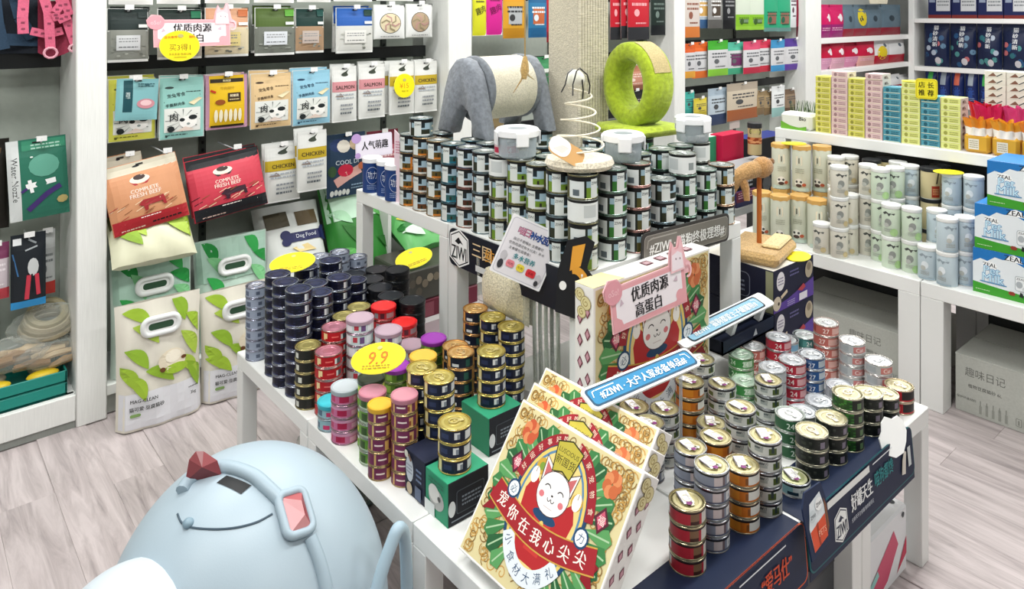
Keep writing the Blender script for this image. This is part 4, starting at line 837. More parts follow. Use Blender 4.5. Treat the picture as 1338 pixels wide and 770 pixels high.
# ================================================================ product boxes
def pbox(label, x0, y0, x1, y1, z, h, cols, draws=(), cat='box', group=None, name='product_box'):
    o = thing(name, label, cat, ((x0 + x1) / 2, (y0 + y1) / 2, z), 0, group); a, b_ = (x1 - x0) / 2, (y1 - y0) / 2
    M().box(-a, -b_, 0, a, b_, h, cols.get('c', '#888888'), b=.0012, faces=cols).build('carton', 'flat', o)
    for f, dr in draws:
        d = D(); dr(d)
        d.build('print', o, {'-x': lambda x, y, q: (-a - q, -x, y), '-y': lambda x, y, q: (x, -b_ - q, y), '+z': lambda x, y, q: (x, y, h + q)}[f])
    return o
def d_nb(d): d.ell(-.022, .062, .016, .03, '#d9dde2').ell(-.022, .062, .0145, .028, '#c3c9d0').scrawl(-.034, .05, -.01, .075, 3, '#8d95a0'); d.scrawl(.008, .045, .03, .08, 3, '#6d7fa0'); d.ell(-.034, .094, .008, .009, '#d9d3c6').ell(-.02, .018, .012, .014, '#b9a98e').rect(.005, .006, .03, .036, '#55617a').line([(-.022, .098), (-.012, .085)], .008, '#7a5a48')
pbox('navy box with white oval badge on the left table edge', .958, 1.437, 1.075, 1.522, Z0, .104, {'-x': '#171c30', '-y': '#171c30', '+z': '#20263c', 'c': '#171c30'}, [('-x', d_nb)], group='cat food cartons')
def d_gb(d): d.ell(.0, .045, .03, .024, '#a9a9a6').ell(-.008, .055, .022, .02, '#d3d1cc').ell(.012, .05, .006, .006, '#4a4a48').rect(-.045, .0, -.005, .03, '#d7dcda').scrawl(-.03, .075, .03, .09, 2, '#2a6a54')
def d_gf(d): d.rrect(-.035, .022, .045, .075, .006, '#4a5058').rrect(-.033, .024, .043, .073, .005, '#14161f').ell(-.048, .04, .01, .018, '#cfd3d6').scrawl(-.02, .035, .035, .062, 3, '#7d858f').line([(-.05, .012), (.05, .012)], .003, '#7d858f').text('85g', .02, .012, .01, '#9aa0a8')
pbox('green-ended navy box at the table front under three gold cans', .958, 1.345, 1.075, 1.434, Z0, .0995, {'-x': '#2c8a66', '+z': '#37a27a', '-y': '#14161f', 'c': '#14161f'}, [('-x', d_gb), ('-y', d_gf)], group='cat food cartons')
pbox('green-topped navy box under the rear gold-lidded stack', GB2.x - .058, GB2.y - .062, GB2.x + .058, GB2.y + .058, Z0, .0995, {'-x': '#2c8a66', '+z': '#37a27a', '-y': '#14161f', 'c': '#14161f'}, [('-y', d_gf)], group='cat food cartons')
BX0, BX1, BY0, BY1 = 2.265, 2.535, 1.305, 1.60
BH = .143
def d_pb(d):
    d.poly([(-.135, 0), (.135, 0), (.135, .065), (-.04, .03), (-.135, .022)], '#5a3f98').ell(-.09, .1, .026, .032, '#e9e6ea').scrawl(-.108, .085, -.072, .115, 3, '#8d85a0').scrawl(-.03, .1, .03, .125, 2, '#6d6a9a').ell(.1, .1, .026, .03, '#b9ad96').ell(.1, .11, .014, .014, '#8d7f6a')
    d.ell(-.115, .03, .026, .024, '#cfc2ae').ell(-.105, .028, .006, .006, '#3a2a24').line([(-.09, .045), (-.05, .06)], .012, '#d8c8ae').poly([(.02, .045), (.06, .06), (.075, .045), (.05, .035)], '#b3404c').rect(.03, .005, .085, .03, '#e3e0ea').scrawl(-.05, .005, .0, .025, 3, '#b9acd8')
def d_ps(d): d.rrect(-.06, .03, .06, .115, .02, '#6d7180').rrect(-.057, .033, .057, .112, .018, '#10132c').ell(-.025, .085, .02, .02, '#9a9aa8').scrawl(-.01, .045, .04, .09, 3, '#7d8296').rect(.12, .0, .1475, .14, '#8f9072')
for i, t in enumerate(('lower purple-banded navy box right of the step table', 'upper purple-banded navy box under the toy stand')):
    pbox(t, BX0, BY0, BX1, BY1, Z0 + i * (BH + .001), BH, {'-x': '#12142c', '-y': '#181a36', '+z': '#dcd9cf' if i else '#181a36', 'c': '#12142c'}, [('-y', d_pb), ('-x', d_ps)], group='purple-banded navy boxes')
BT = Z0 + 2 * (BH + .001)
# plush teaser on a stick
o = thing('cat_toy_stand', 'tan plush figure on an upright wooden stick with a plush base', 'cat toy', (2.385, 1.43, BT))
m = M(); m.T = Matrix.Rotation(.25, 4, 'Z'); m.box(-.125, -.10, 0, .125, .10, .042, '#c9a56c', b=.014); m.build('base', 'fur', o)
m = M(); m.T = Matrix.Rotation(.25, 4, 'Z'); m.box(-.05, -.085, .041, .115, -.02, .055, '#e3cd96', b=.006); m.build('base_trim', 'fur', o)
M().tube([(0, 0, .035), (0, 0, .30)], .0085, '#b5652c', 10).build('stick', 'flat', o)
m = M(); m.T = Matrix.Translation((0, 0, -.04)); m.ball(.012, -.004, .352, .05, .036, .038, '#b98a52', 18, 10); m.tube([(-.02, .0, .35), (-.06, .012, .345), (-.10, .03, .325), (-.115, .04, .28), (-.13, .05, .235)], [.03, .03, .026, .017, .012], '#bf955f', 10); m.tube([(-.085, .02, .33), (-.088, .0, .29), (-.095, -.01, .25)], [.018, .014, .01], '#b98a52', 8); m.ball(.05, -.02, .37, .012, .01, .012, '#8d6236', 8, 6); m.build('plush_figure', 'fur', o)
price('yellow oval tag half under the tan plush toy base', (2.465, 1.325, BT + .0035), .06, .04, (1, .2, 0), (-.2, 1, 0), None, False)
# ================================================================ on the step table
for i, (px, py) in enumerate(((494, 232), (506, 240), (517, 248))):
    v = at_y(px, 245, 2.50 - i * .062); x = 1.463 + (.014 if i == 1 else 0)
    o = thing('food_tin', f'blue tin with a white lid, {ORD[i]} from the back corner of the step table', 'tin', (x, 2.565 - i * .085, Z1), to_cam(x, 2.5), 'blue tins on the step table')
    M().lathe([(.036, 0, '#e3e6ea'), (.038, .002, '#1f3f7c'), (.038, .118, '#1f3f7c'), (.0385, .12, '#e9ebee')], 28).build('body', 'label', o)
    M().lathe([(.0395, .118, '#eef0f2'), (.0395, .134, '#eef0f2'), (.036, .137, '#f6f7f8'), (.0001, .137, '#f6f7f8')], 28, False).build('lid', 'plastic', o)
    d = D(); d.ell(0, .07, .024, .034, '#c3cee0', 20).ell(0, .07, .0225, .032, '#1f3f7c', 20).text('功力', 0, .072, .03, '#dfe6f0', wmax=.034).scrawl(-.02, .015, .015, .035, 3, '#8fa5cc')
    d.build('print', o, lambda x, y, q: ((.0383 + q) * math.cos(x / .038), (.0383 + q) * math.sin(x / .038), y))
def tub(label, x, y, z, r, h, rot=0):
    o = thing('storage_tub', label, 'tub', (x, y, z), rot, 'clear lidded tubs')
    M().lathe([(r * .84, 0, '#e6ecef'), (r * .9, .004, '#e6ecef'), (r * .97, h - .022, '#e6ecef'), (r * .95, h - .022, '#e6ecef'), (r * .88, .006, '#e6ecef'), (r * .1, .005, '#e6ecef')], 32).build('body', 'clear', o)
    M().lathe([(r * 1.0, h - .024, '#f1f3f5'), (r * 1.05, h - .022, '#f1f3f5'), (r * 1.06, h - .004, '#f1f3f5'), (r * 1.0, h, '#f1f3f5'), (r * .9, h + .002, '#f1f3f5'), (r * .86, h - .003, '#e3e7ea'), (r * .5, h - .003, '#e3e7ea'), (r * .48, h - .001, '#8f979e'), (.0001, h - .001, '#8f979e')], 32).build('lid', 'plastic', o)
    cm = M().box(r * 1.0, -.02, h - .05, r * 1.1, .02, h - .006, '#f1f3f5', b=.003).mesh('clip', 'plastic')
    for k in range(4): q = put('clip', cm, o); q.rotation_euler[2] = k * PI / 2 + .5
    return o
v = at_z(676, 204, ZS); tub('clear tub with white clip lid left of the spring toy', v.x, v.y, ZS, .064, .088, .6)
tub('clear tub with white clip lid right of the spring toy', 1.70, 1.475, ZS, .06, .082, .3)
v = at_z(905, 184, ZS); tub('clear tub with white clip lid at the far right', v.x, v.y, ZS, .06, .085, 1.0)
# spring toy
v = at_z(757, 219, ZS); o = thing('spring_toy', 'cream fur-based spring toy with a white ball on the coil', 'cat toy', (v.x, v.y, ZS))
M().lathe([(.06, 0, '#e8dfc9'), (.092, .004, '#e8dfc9'), (.1, .016, '#e8dfc9'), (.094, .03, '#e8dfc9'), (.07, .034, '#ece4d2'), (.05, .03, '#e3d8c2'), (.0001, .03, '#e3d8c2')], 36).build('fur_base', 'fur', o)
P_ = []
for i in range(121):
    t = i / 120; a = t * 4.2 * 2 * PI + 1.0; r_ = .078 * (1 - t) + .030 * t; P_.append((r_ * math.cos(a), r_ * math.sin(a), .034 + .195 * t))
M().tube(P_, .0028, '#e9e2cc', 6).build('coil', 'plastic', o)
e = Vector(P_[-1]); M().ball(e.x * .4, e.y * .4, e.z + .026, .028, .028, .027, '#e6e6d6', 18, 12).build('ball', 'flat', o)
m = M()
for s0, pts in ((1, [(-.02, -.01, .03), (-.05, -.02, .02), (-.07, -.03, -.01), (-.085, -.03, -.03)]), (1, [(.0, -.02, .032), (-.03, -.035, .026), (-.055, -.045, -.01), (-.06, -.05, -.04)]), (1, [(.01, -.01, .03), (.035, -.015, .01), (.04, -.02, -.02), (.036, -.02, -.045)]), (1, [(0, -.028, .0), (.002, -.03, -.03), (.0, -.03, -.055)])):
    m.tube([(e.x * .4 + x, e.y * .4 + y, e.z + .026 + z) for x, y, z in pts], .0022, '#2a2a28', 6)
m.build('strings', 'plastic', o)
m = M(); m.T = frame(Vector((-.085, -.03, .062)), VR * .85 - VU * .5, VU * .8 + VF * .6 + VR * .3); m.prism(rr(-.05, -.028, .055, .028, .02), 0, .002, '#c89b62', '#e9e3d6'); m.prism(rr(-.052, -.024, .012, .03, .024), .002, .0028, '#efece6')
for j in range(6): m.box(-.035 + j * .0035, -.012 + j * .004, .0028, -.005 + j * .002, -.0105 + j * .004, .0031, '#b5b0a6')
m.build('hang_tag', 'flat', o)
# grey plush scratcher with a sisal barrel
ex0, ex1, ey, ez = 1.61, 1.905, 2.145, ZS
o = thing('cat_scratcher', 'grey plush animal-shaped scratcher with a thick sisal barrel', 'cat scratcher', ((ex0 + ex1) / 2, ey, ez)); hx = (ex1 - ex0) / 2
def leg_panel(x0, x1):
    out = [(-.145, 0), (-.072, 0), (-.06, .05), (-.04, .085), (-.012, .105), (.014, .085), (.045, .04), (.062, 0), (.145, 0), (.128, .08), (.102, .17), (.075, .235), (.035, .272), (-.0, .28), (-.04, .27), (-.078, .232), (-.102, .17), (-.125, .08)]
    mm = M(); mm.T = Matrix(((0, 0, 1, 0), (1, 0, 0, 0), (0, 1, 0, 0), (0, 0, 0, 1)))
    n = len(out); w_ = .012
    ins = [(x * .9, y if y == 0 else (y * .94 + .012 if y > .11 else y + .012)) for x, y in out]
    ins = []
    for i, (x, y) in enumerate(out):
        ax, ay = out[i - 1]; bx, by = out[(i + 1) % n]; dx, dy = bx - ax, by - ay; l = math.hypot(dx, dy); ins.append((x - dy / l * w_, max(0, y + dx / l * w_)))
    vs = [(x, y, z) for z, pl in ((x0, ins), (x0 + w_, out), (x1 - w_, out), (x1, ins)) for x, y in pl]
    f = [list(range(n))[::-1], [3 * n + i for i in range(n)]]
    for q in range(3):
        for i in range(n): f.append([q * n + i, q * n + (i + 1) % n, (q + 1) * n + (i + 1) % n, (q + 1) * n + i])
    mm.add(vs, f, '#7f858d'); return mm
leg_panel(-hx - .03, -hx + .03).build('leg_panel', 'fleece', o, ang=75)
leg_panel(hx - .03, hx + .03).build('leg_panel', 'fleece', o, ang=75)
def hcyl(r, x0, x1, col, n=36): m = M(); m.T = Matrix.Translation((0, 0, .165)) @ Matrix.Rotation(PI / 2, 4, 'Y'); m.lathe([(r * .93, x0, col), (r, x0 + .008, col), (r, x1 - .008, col), (r * .93, x1, col)], n); return m
hcyl(.122, -hx + .028, -hx + .05, '#7a8087').build('plush_collar', 'fleece', o, ang=75)
hcyl(.122, hx - .05, hx - .028, '#7a8087').build('plush_collar', 'fleece', o, ang=75)
m = M(); m.T = Matrix.Translation((0, 0, .165)) @ Matrix.Rotation(PI / 2, 4, 'Y')
pr = [];
for j in range(40): z = -hx + .046 + j * (2 * hx - .09) / 39; pr.append((.115 + .0022 * math.sin(j * PI) + (.0022 if j % 2 else 0), z, '#e0dac6'))
m.lathe(pr, 36); m.build('sisal_barrel', 'weave', o, ang=60)
# sisal column
o = thing('scratching_column', 'tall square cream column wrapped in sisal behind the spring toy', 'scratching post', (2.052, 2.012, Z1))
M().box(-.081, -.081, 0, .081, .081, 1.55, '#cfc8b4', b=.003).build('core', 'weave', o)
m = M()
for j in range(11): x = -.074 + j * .0148; m.tube([(x, -.083, .002), (x, -.083, 1.549)], .0068, '#d6cfba', 8)
m.build('sisal_ribs', 'sisal', o)
# hanging teaser cord in front of the barrel
o = thing('teaser_wand', 'thin cream cord hanging with a tan feather tassel', 'cat toy', (1.72, 1.95, 0))
v = at_y(686, 85, 1.95); o.location = (v.x, 1.95, 1.40)
M().tube([(0, 0, .05), (0, .0, 1.5)], .0028, '#a58a5a', 6).build('cord', 'cloth', o)
M().tube([(0, 0, .052), (0, 0, .03), (-.002, 0, 0), (-.004, 0, -.03)], [.006, .012, .016, .008], '#c8a566', 8).build('tassel', 'fur', o)
M().tube([(0, 0, 0), (-.02, -.0, -.035), (-.055, -.0, -.075)], [.004, .003, .001], '#a98a55', 6).tube([(0, 0, 0), (.02, 0, -.02), (.045, 0, -.035)], [.004, .003, .001], '#cdb684', 6).build('feather', 'fur', o)
M().box(-.02, -.02, 1.49, .02, .02, 1.5, '#d9dbd8').build('ceiling_clip', 'plastic', o)
# lime ring scratcher
o = thing('cat_tunnel', 'lime green plush ring scratcher on a matching base', 'cat scratcher', (2.115, 1.765, ZS)); ax = Vector((-.993, .107, 0)).normalized(); sd = Vector((-ax.y, ax.x, 0))
m = M(); nu = 40; prof = [(.155, -.045), (.149, -.055), (.122, -.06), (.098, -.055), (.088, -.042), (.088, .042), (.098, .055), (.122, .06), (.149, .055), (.155, .045)]
vs = []; fs = []; np_ = len(prof)
for i in range(nu):
    a = 2 * PI * i / nu
    for r_, t in prof: p = sd * (r_ * math.cos(a) * .86) + Vector((0, 0, 1)) * (r_ * math.sin(a) + .155 + .028) + ax * t; vs.append(p)
for i in range(nu):
    for j in range(np_): fs.append([i * np_ + j, i * np_ + (j + 1) % np_, ((i + 1) % nu) * np_ + (j + 1) % np_, ((i + 1) % nu) * np_ + j])
m.add(vs, fs, '#a9bf2a'); m.build('plush_ring', 'fleece', o, ang=75)
m = M(); m.grid(10, 2, lambda u, v_: tuple(sd * ((.1575) * math.cos(math.radians(18 + 62 * u)) * .86) + Vector((0, 0, 1)) * (.1575 * math.sin(math.radians(18 + 62 * u)) + .183) + ax * (-.04 + .08 * v_)), '#c9b886'); m.build('sisal_patch', 'weave', o)
m = M(); m.T = Matrix.Rotation(math.atan2(ax.y, ax.x), 4, 'Z'); m.box(-.13, -.12, 0, .115, .12, .036, '#b3c832', b=.014); m.build('base', 'fleece', o, ang=75)
# wrapped bundle hanging at the step table side
o = thing('wrapped_bundle', 'cream fur pads wrapped in clear film hanging from the step table', 'toy bundle', (1.452, 1.66, .50))
def wav(y, z): return .008 * math.sin(y * 60) + .006 * math.sin(y * 131 + 1) + .004 * math.sin(z * 20 + y * 30)
m = M(); m.grid(44, 12, lambda u, v_: (-.022 - wav((u - .5) * .4, v_ * .34) * (1.2 - v_ * .7), (.5 - u) * (.34 + .04 * v_), .0 + v_ * .34), '#d9ded6'); m.build('film', 'film', o, ang=0)
m = M(); m.grid(18, 8, lambda u, v_: (-.012 - .034 * math.sin(PI * u) ** .5 * math.sin(PI * min(1, v_ * 1.02)) ** .5, .17 - u * .22, .18 + v_ * .16), '#e0d8bc'); m.grid(18, 8, lambda u, v_: (.002, .17 - u * .22, .18 + v_ * .16), '#c9bf9c'); m.build('fur_pad', 'fur', o, ang=75)
m = M(); m.grid(6, 3, lambda u, v_: (.016, .185 - u * .03, .16 + v_ * .17), '#b8bf35'); m.build('yellow_card', 'flat', o)
m = M()
for j in range(5): y = -.06 - j * .025; m.tube([(.004, y, .0), (.002, y + .004, .2), (.004, y + .006, .335)], .006, ['#8f968c', '#5d645c', '#a9b0a4', '#4a5148', '#979e92'][j], 6)
m.build('toy_rods', 'plastic', o)
# ================================================================ pale blue pet house
def ell_hit(px, py, c, rad, k=1.0):
    o = Vector((0, 0, CAMH)); dv = VR * ((px - CX) / FPX) + VF + VU * (-(py - HZ) / FPX)
    O = Vector(((o[i] - c[i]) / (rad[i] * k) for i in range(3))); Dv = Vector((dv[i] / (rad[i] * k) for i in range(3)))
    A, B, Cc = Dv.dot(Dv), 2 * O.dot(Dv), O.dot(O) - 1; q = B * B - 4 * A * Cc
    t = (-B - math.sqrt(max(q, 0))) / (2 * A); p = o + dv * t
    if q < 0: l = Vector(((p[i] - c[i]) / rad[i] for i in range(3))).normalized(); p = Vector((c[i] + l[i] * rad[i] * k for i in range(3)))
    return p - Vector((HC.x, HC.y, 0))
HC = Vector((.575, 1.515, .345)); HR = Vector((.285, .285, .335))
def hn(p): return Vector(((p.x) / HR.x ** 2, (p.y) / HR.y ** 2, (p.z - HC.z) / HR.z ** 2)).normalized()
o = thing('pet_house', 'pale blue egg-shaped pet house with red gem lights and raised band', 'pet house', (HC.x, HC.y, 0))
BLUE = '#a6b7c2'
m = M(); m.ball(0, 0, HC.z, HR.x, HR.y, HR.z, BLUE, 112, 64); m.build('shell', 'gloss', o, ang=80)
M().lathe([(.17, 0, '#8fa3b0'), (.19, .006, '#8fa3b0'), (.2, .05, '#9fb4c1'), (.17, .09, '#9fb4c1')], 40).build('base_ring', 'gloss', o)
H = lambda pts, k=1.0: [ell_hit(x, y, HC, HR, k) for x, y in pts]
def smooth(P, n=6):
    out = []
    for i in range(len(P) - 1):
        p0, p1, p2, p3 = P[max(0, i - 1)], P[i], P[i + 1], P[min(len(P) - 1, i + 2)]
        for j in range(n):
            t = j / n; out.append(.5 * ((2 * p1) + (p2 - p0) * t + (2 * p0 - 5 * p1 + 4 * p2 - p3) * t * t + (3 * p1 - p0 - 3 * p2 + p3) * t ** 3))
    return out + [P[-1]]
M().tube(smooth(H([(238, 642), (246, 630), (262, 619), (283, 611), (305, 612), (331, 622), (350, 638), (366, 654)], 1.012)), .0135, '#9db0bc', 10).build('band', 'gloss', o, ang=80)
M().tube(smooth(H([(405, 702), (414, 724), (421, 746), (426, 770), (430, 800), (430, 850)], 1.01)), .0125, '#9db0bc', 10).build('band', 'gloss', o, ang=80)
M().tube(smooth(H([(232, 672), (238, 684), (252, 690), (280, 692), (308, 690), (335, 683), (356, 672)], 1.001), 8), .0022, '#4a5a66', 6).build('lid_seam', 'plastic', o)
M().ball(*ell_hit(246, 684, HC, HR, 1.005), .011, .011, .009, '#7d95a3', 12, 8).build('hinge_screw', 'plastic', o)
q = H([(283, 631), (296, 621.5), (328.5, 634.5), (315, 646)], 1.004); nn = hn(q[0])
m = M(); Q = []
for u in range(5):
    for v_ in range(5):
        a = q[0].lerp(q[1], v_ / 4); b_ = q[3].lerp(q[2], v_ / 4); p = a.lerp(b_, u / 4); c0 = Vector((0, 0, HC.z)); l = Vector(((p[i] - c0[i]) / HR[i] for i in range(3))).normalized(); Q.append(Vector((c0[i] + l[i] * HR[i] * 1.004 for i in range(3))))
m.add(Q, [[u * 5 + v_, (u + 1) * 5 + v_, (u + 1) * 5 + v_ + 1, u * 5 + v_ + 1] for u in range(4) for v_ in range(4)], '#15181b'); m.build('vent_window', 'ink', o)
def gem(p, n, up, w_, h_, dep, framed):
    n = n.normalized(); rv = up.cross(n).normalized(); uv = n.cross(rv); T = Matrix(((rv.x, uv.x, n.x, p.x), (rv.y, uv.y, n.y, p.y), (rv.z, uv.z, n.z, p.z), (0, 0, 0, 1)))
    if framed:
        m = M(); m.T = T; m.tube([(x, y, .0) for x, y in rr(-w_, -h_, w_, h_, .014, 4)], .0085, '#9db0bc', 8, True); m.prism(rr(-w_, -h_, w_, h_, .014, 4), -.02, .0, '#9fb4c1'); m.build('gem_frame', 'gloss', o, ang=60)
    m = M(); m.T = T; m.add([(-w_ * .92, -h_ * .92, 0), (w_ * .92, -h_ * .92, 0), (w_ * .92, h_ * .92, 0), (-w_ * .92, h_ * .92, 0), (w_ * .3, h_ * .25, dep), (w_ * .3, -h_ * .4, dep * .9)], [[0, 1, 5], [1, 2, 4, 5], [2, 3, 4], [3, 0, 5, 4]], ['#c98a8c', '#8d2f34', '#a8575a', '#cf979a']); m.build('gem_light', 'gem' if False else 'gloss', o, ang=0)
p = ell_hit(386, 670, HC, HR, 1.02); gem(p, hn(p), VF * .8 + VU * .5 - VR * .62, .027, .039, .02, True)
p = ell_hit(258, 622, HC, HR, 1.03); Zg = (p + Vector((HC.x, HC.y, 0))).dot(VF)
gp = lambda px, py, dz: VR * ((px - CX) / FPX * (Zg + dz)) + VF * (Zg + dz) + VU * (CAMH - (py - HZ) * (Zg + dz) / FPX) - Vector((HC.x, HC.y, 0))
F0 = [gp(*q_, .0) for q_ in ((242, 630), (247, 601), (256, 590), (266, 590), (284, 602), (290, 622))]; B0 = [gp(*q_, .045) for q_ in ((246, 628), (250, 604), (257, 594), (266, 594), (280, 604), (284, 620))]
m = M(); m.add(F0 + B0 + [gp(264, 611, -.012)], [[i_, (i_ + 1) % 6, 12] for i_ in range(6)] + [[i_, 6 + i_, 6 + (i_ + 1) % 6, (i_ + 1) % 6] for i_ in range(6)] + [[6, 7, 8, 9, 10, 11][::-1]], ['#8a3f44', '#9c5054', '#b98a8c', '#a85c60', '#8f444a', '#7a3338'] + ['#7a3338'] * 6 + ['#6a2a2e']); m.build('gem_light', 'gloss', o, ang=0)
m = M(); m.ball(.335 - HC.x, 1.45 - HC.y, .455, .145, .145, .14, '#c6d0d8', 40, 24); m.build('snout', 'gloss', o, ang=80)
hb = [at_z(505, 790, .36), at_z(512, 745, .40), at_z(519, 700, .435), at_z(526, 690, .44), at_z(531, 700, .43), at_z(534, 745, .39), at_z(533, 790, .34)]
zs = []
for px, py, Z in ((488, 790, 1.40), (498, 750, 1.42), (510, 715, 1.44), (519, 693, 1.455), (525, 692, 1.47), (529, 705, 1.48), (531, 740, 1.49), (532, 790, 1.5)):
    zs.append(VR * ((px - CX) / FPX * Z) + VF * Z + VU * (CAMH - (py - HZ) * Z / FPX) - Vector((HC.x, HC.y, 0)))
zs = [zs[0] + (zs[0] - zs[1]) * 1.2] + zs
M().tube(smooth(zs), .0125, '#9db4c2', 12).build('side_handle', 'gloss', o, ang=80)
# ---- things under the front tables
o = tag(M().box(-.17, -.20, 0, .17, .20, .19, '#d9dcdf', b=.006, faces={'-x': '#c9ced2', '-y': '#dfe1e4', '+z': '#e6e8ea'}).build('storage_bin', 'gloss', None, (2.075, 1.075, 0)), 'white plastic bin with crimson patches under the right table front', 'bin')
d = D(); d.poly([(-.05, .0), (.04, .03), (.11, .1), (.08, .15), (-.06, .07)], '#c94a6a').poly([(.1, .02), (.165, .05), (.165, .1)], '#c22f4f').line([(-.14, .02), (-.02, .08)], .02, '#8fc4c0').ell(.14, .17, .008, .008, '#3a3f44', 10); d.build('print', o, lambda x, y, q: (x, -.2 - q, y))
d = D(); d.poly([(-.12, -.1), (.1, -.16), (.14, -.02), (-.02, .02)], '#c9415e').poly([(-.16, .05), (-.1, .0), (-.06, .08)], '#d98aa0').ell(.14, -.17, .009, .009, '#33383c', 10); d.build('top_print', o, lambda x, y, q: (x, y, .19 + q))
o = tag(M().box(-.11, -.17, 0, .11, .17, .24, '#3c3f43', b=.008).build('storage_bin', 'plastic', None, (1.775, 1.065, 0)), 'dark grey bin under the near table front beside the white bin', 'bin')
M().box(-.112, -.172, .2, .112, .172, .25, '#2a2c30', b=.006).build('lid', 'plastic', o)
m = M(); rnd = random.Random(5); m.ball(0, 0, .15, .17, .13, .15, '#8f9a96', 22, 14)
m.v = [(x * (1 + rnd.uniform(-.12, .12)), y * (1 + rnd.uniform(-.12, .12)), max(0, z * (1 + rnd.uniform(-.15, .1)))) for x, y, z in m.v]
o = tag(m.build('plastic_bag', 'film', None, (1.13, 2.18, 0), ang=20), 'crumpled grey translucent bag on the floor under the left table', 'bag')
M().box(-.1, -.08, .0, .1, .08, .17, '#6f7d78', b=.02).build('bundle', 'cloth', o)

# ================================================================ right counter
def carton(label, x0, y0, x1, y1, h, txt):
    o = thing('shipping_carton', label, 'carton', ((x0 + x1) / 2, (y0 + y1) / 2, 0), 0, 'plain cartons under the counter'); a, b_ = (x1 - x0) / 2, (y1 - y0) / 2
    M().box(-a, -b_, 0, a, b_, h, '#b7bab3', b=.002).build('body', 'card', o)
    M().box(-a, -b_, h - .001, -.003, b_, h + .004, '#bcbfb8').box(.003, -b_, h - .001, a, b_, h + .004, '#bcbfb8').build('flap', 'card', o)
    d = D()
    d.text('趣味日记', txt, h * .74, .036, '#6f716c', wmax=.14).text('植物豆腐猫砂 6L', txt, h * .5, .015, '#4f514d', wmax=.13).text('保护环境材料', txt - .065, h * .26, .011, '#6a6c67', wmax=.07)
    for j in range(5): x = txt + j * .022 - .015; d.line([(x, .014), (x, .046 + .01 * (j % 2))], .009, '#9a9d96').line([(x, .046), (x, .066)], .003, '#8d9089')
    for j in range(3): x = txt + .115 + j * .026; d.rrect(x - .01, .02, x + .01, .05, .003, '#8d9089').rrect(x - .0075, .0225, x + .0075, .0475, .002, '#b7bab3').rect(x - .003, .025, x + .003, .043, '#8d9089')
    d.build('print', o, lambda x, y, q: (-a - q, -x, y)); return o
carton('printed grey-white carton under the nearer white counter', 3.30, .42, 3.72, 1.10, .225, -.235)
carton('grey-white carton under the farther counter, half hidden by tins', 3.30, 1.235, 3.72, 1.86, .225, .085)
def milk(label, y1, z, x=3.26):
    h, w_ = .1735, .30
    def dr(d):
        d.rect(-.15, 0, .15, h, '#dfe6ea')
        d.poly([(-.15, h), (-.15, .118), (-.125, .135), (-.1, .13), (-.075, .15), (-.05, .146), (-.02, .152), (.03, .13), (.09, .1), (.15, .085), (.15, h)], '#2473b8')
        d.poly([(-.15, 0), (-.15, .042), (-.09, .036), (0, .03), (.15, .02), (.15, 0)], '#3f9a2f')
        for sx_, sy_, hh in ((-.092, .116, .014), (-.012, .158, .019)):
            d.poly([(sx_ - .028, sy_ - .012), (sx_ - .02, sy_ + .008), (sx_, sy_ + .015), (sx_ + .02, sy_ + .008), (sx_ + .028, sy_ - .012)], '#f1f4f5'); d.text('ZEAL', sx_, sy_, hh, '#22262a', bold=.03)
        for t, x_, y_ in (('Pet', -.085, .096), ('Milk', -.08, .066)): d.text(t, x_, y_, .03, '#2f86bd', bold=.05).text(t, x_, y_, .03, '#c9e6f3', bold=.012)
        d.rect(-.125, .046, -.035, .0505, '#5a8db5').scrawl(-.14, .012, -.09, .018, 1, '#bfe0b0')
        for x_ in (.01, .05, .09): d.rrect(x_ - .018, .042, x_ + .018, .098, .008, '#8d979e').rrect(x_ - .0165, .0435, x_ + .0165, .0965, .007, '#e3e8ea').ell(x_ - .004, .066, .011, .013, '#a9b0b5', 12).text('ZEAL', x_, .088, .008, '#2a2f33').ell(x_ + .012, .052, .007, .009, '#c9ced1', 10)
        d.poly([(-.03, .026), (-.024, .034), (-.012, .034), (-.006, .028), (-.01, .02), (-.024, .02)], '#8d3a2c').poly([(.006, .022), (.01, .04), (.018, .034), (.02, .02)], '#24282a')
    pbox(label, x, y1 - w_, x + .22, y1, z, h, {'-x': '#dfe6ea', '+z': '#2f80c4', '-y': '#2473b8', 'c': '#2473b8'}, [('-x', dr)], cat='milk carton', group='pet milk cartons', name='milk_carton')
milk('lowest pet milk carton of the stack on the white counter', 1.024, CZ)
milk('middle pet milk carton of the stack on the white counter', 1.018, CZ + .1745)
milk('topmost pet milk carton of the stack, set back to the right', .975, CZ + .349)
# added dark boards standing in for shade here are built with the tables
for x, y0, y1, z0, z1 in ((3.74, 0, 1.15, .0, CZ - .06), (3.74, 1.25, 2.4, .0, CZ - .06), (3.905, .36, 1.98, CZ, TZ - .05)):
    pass
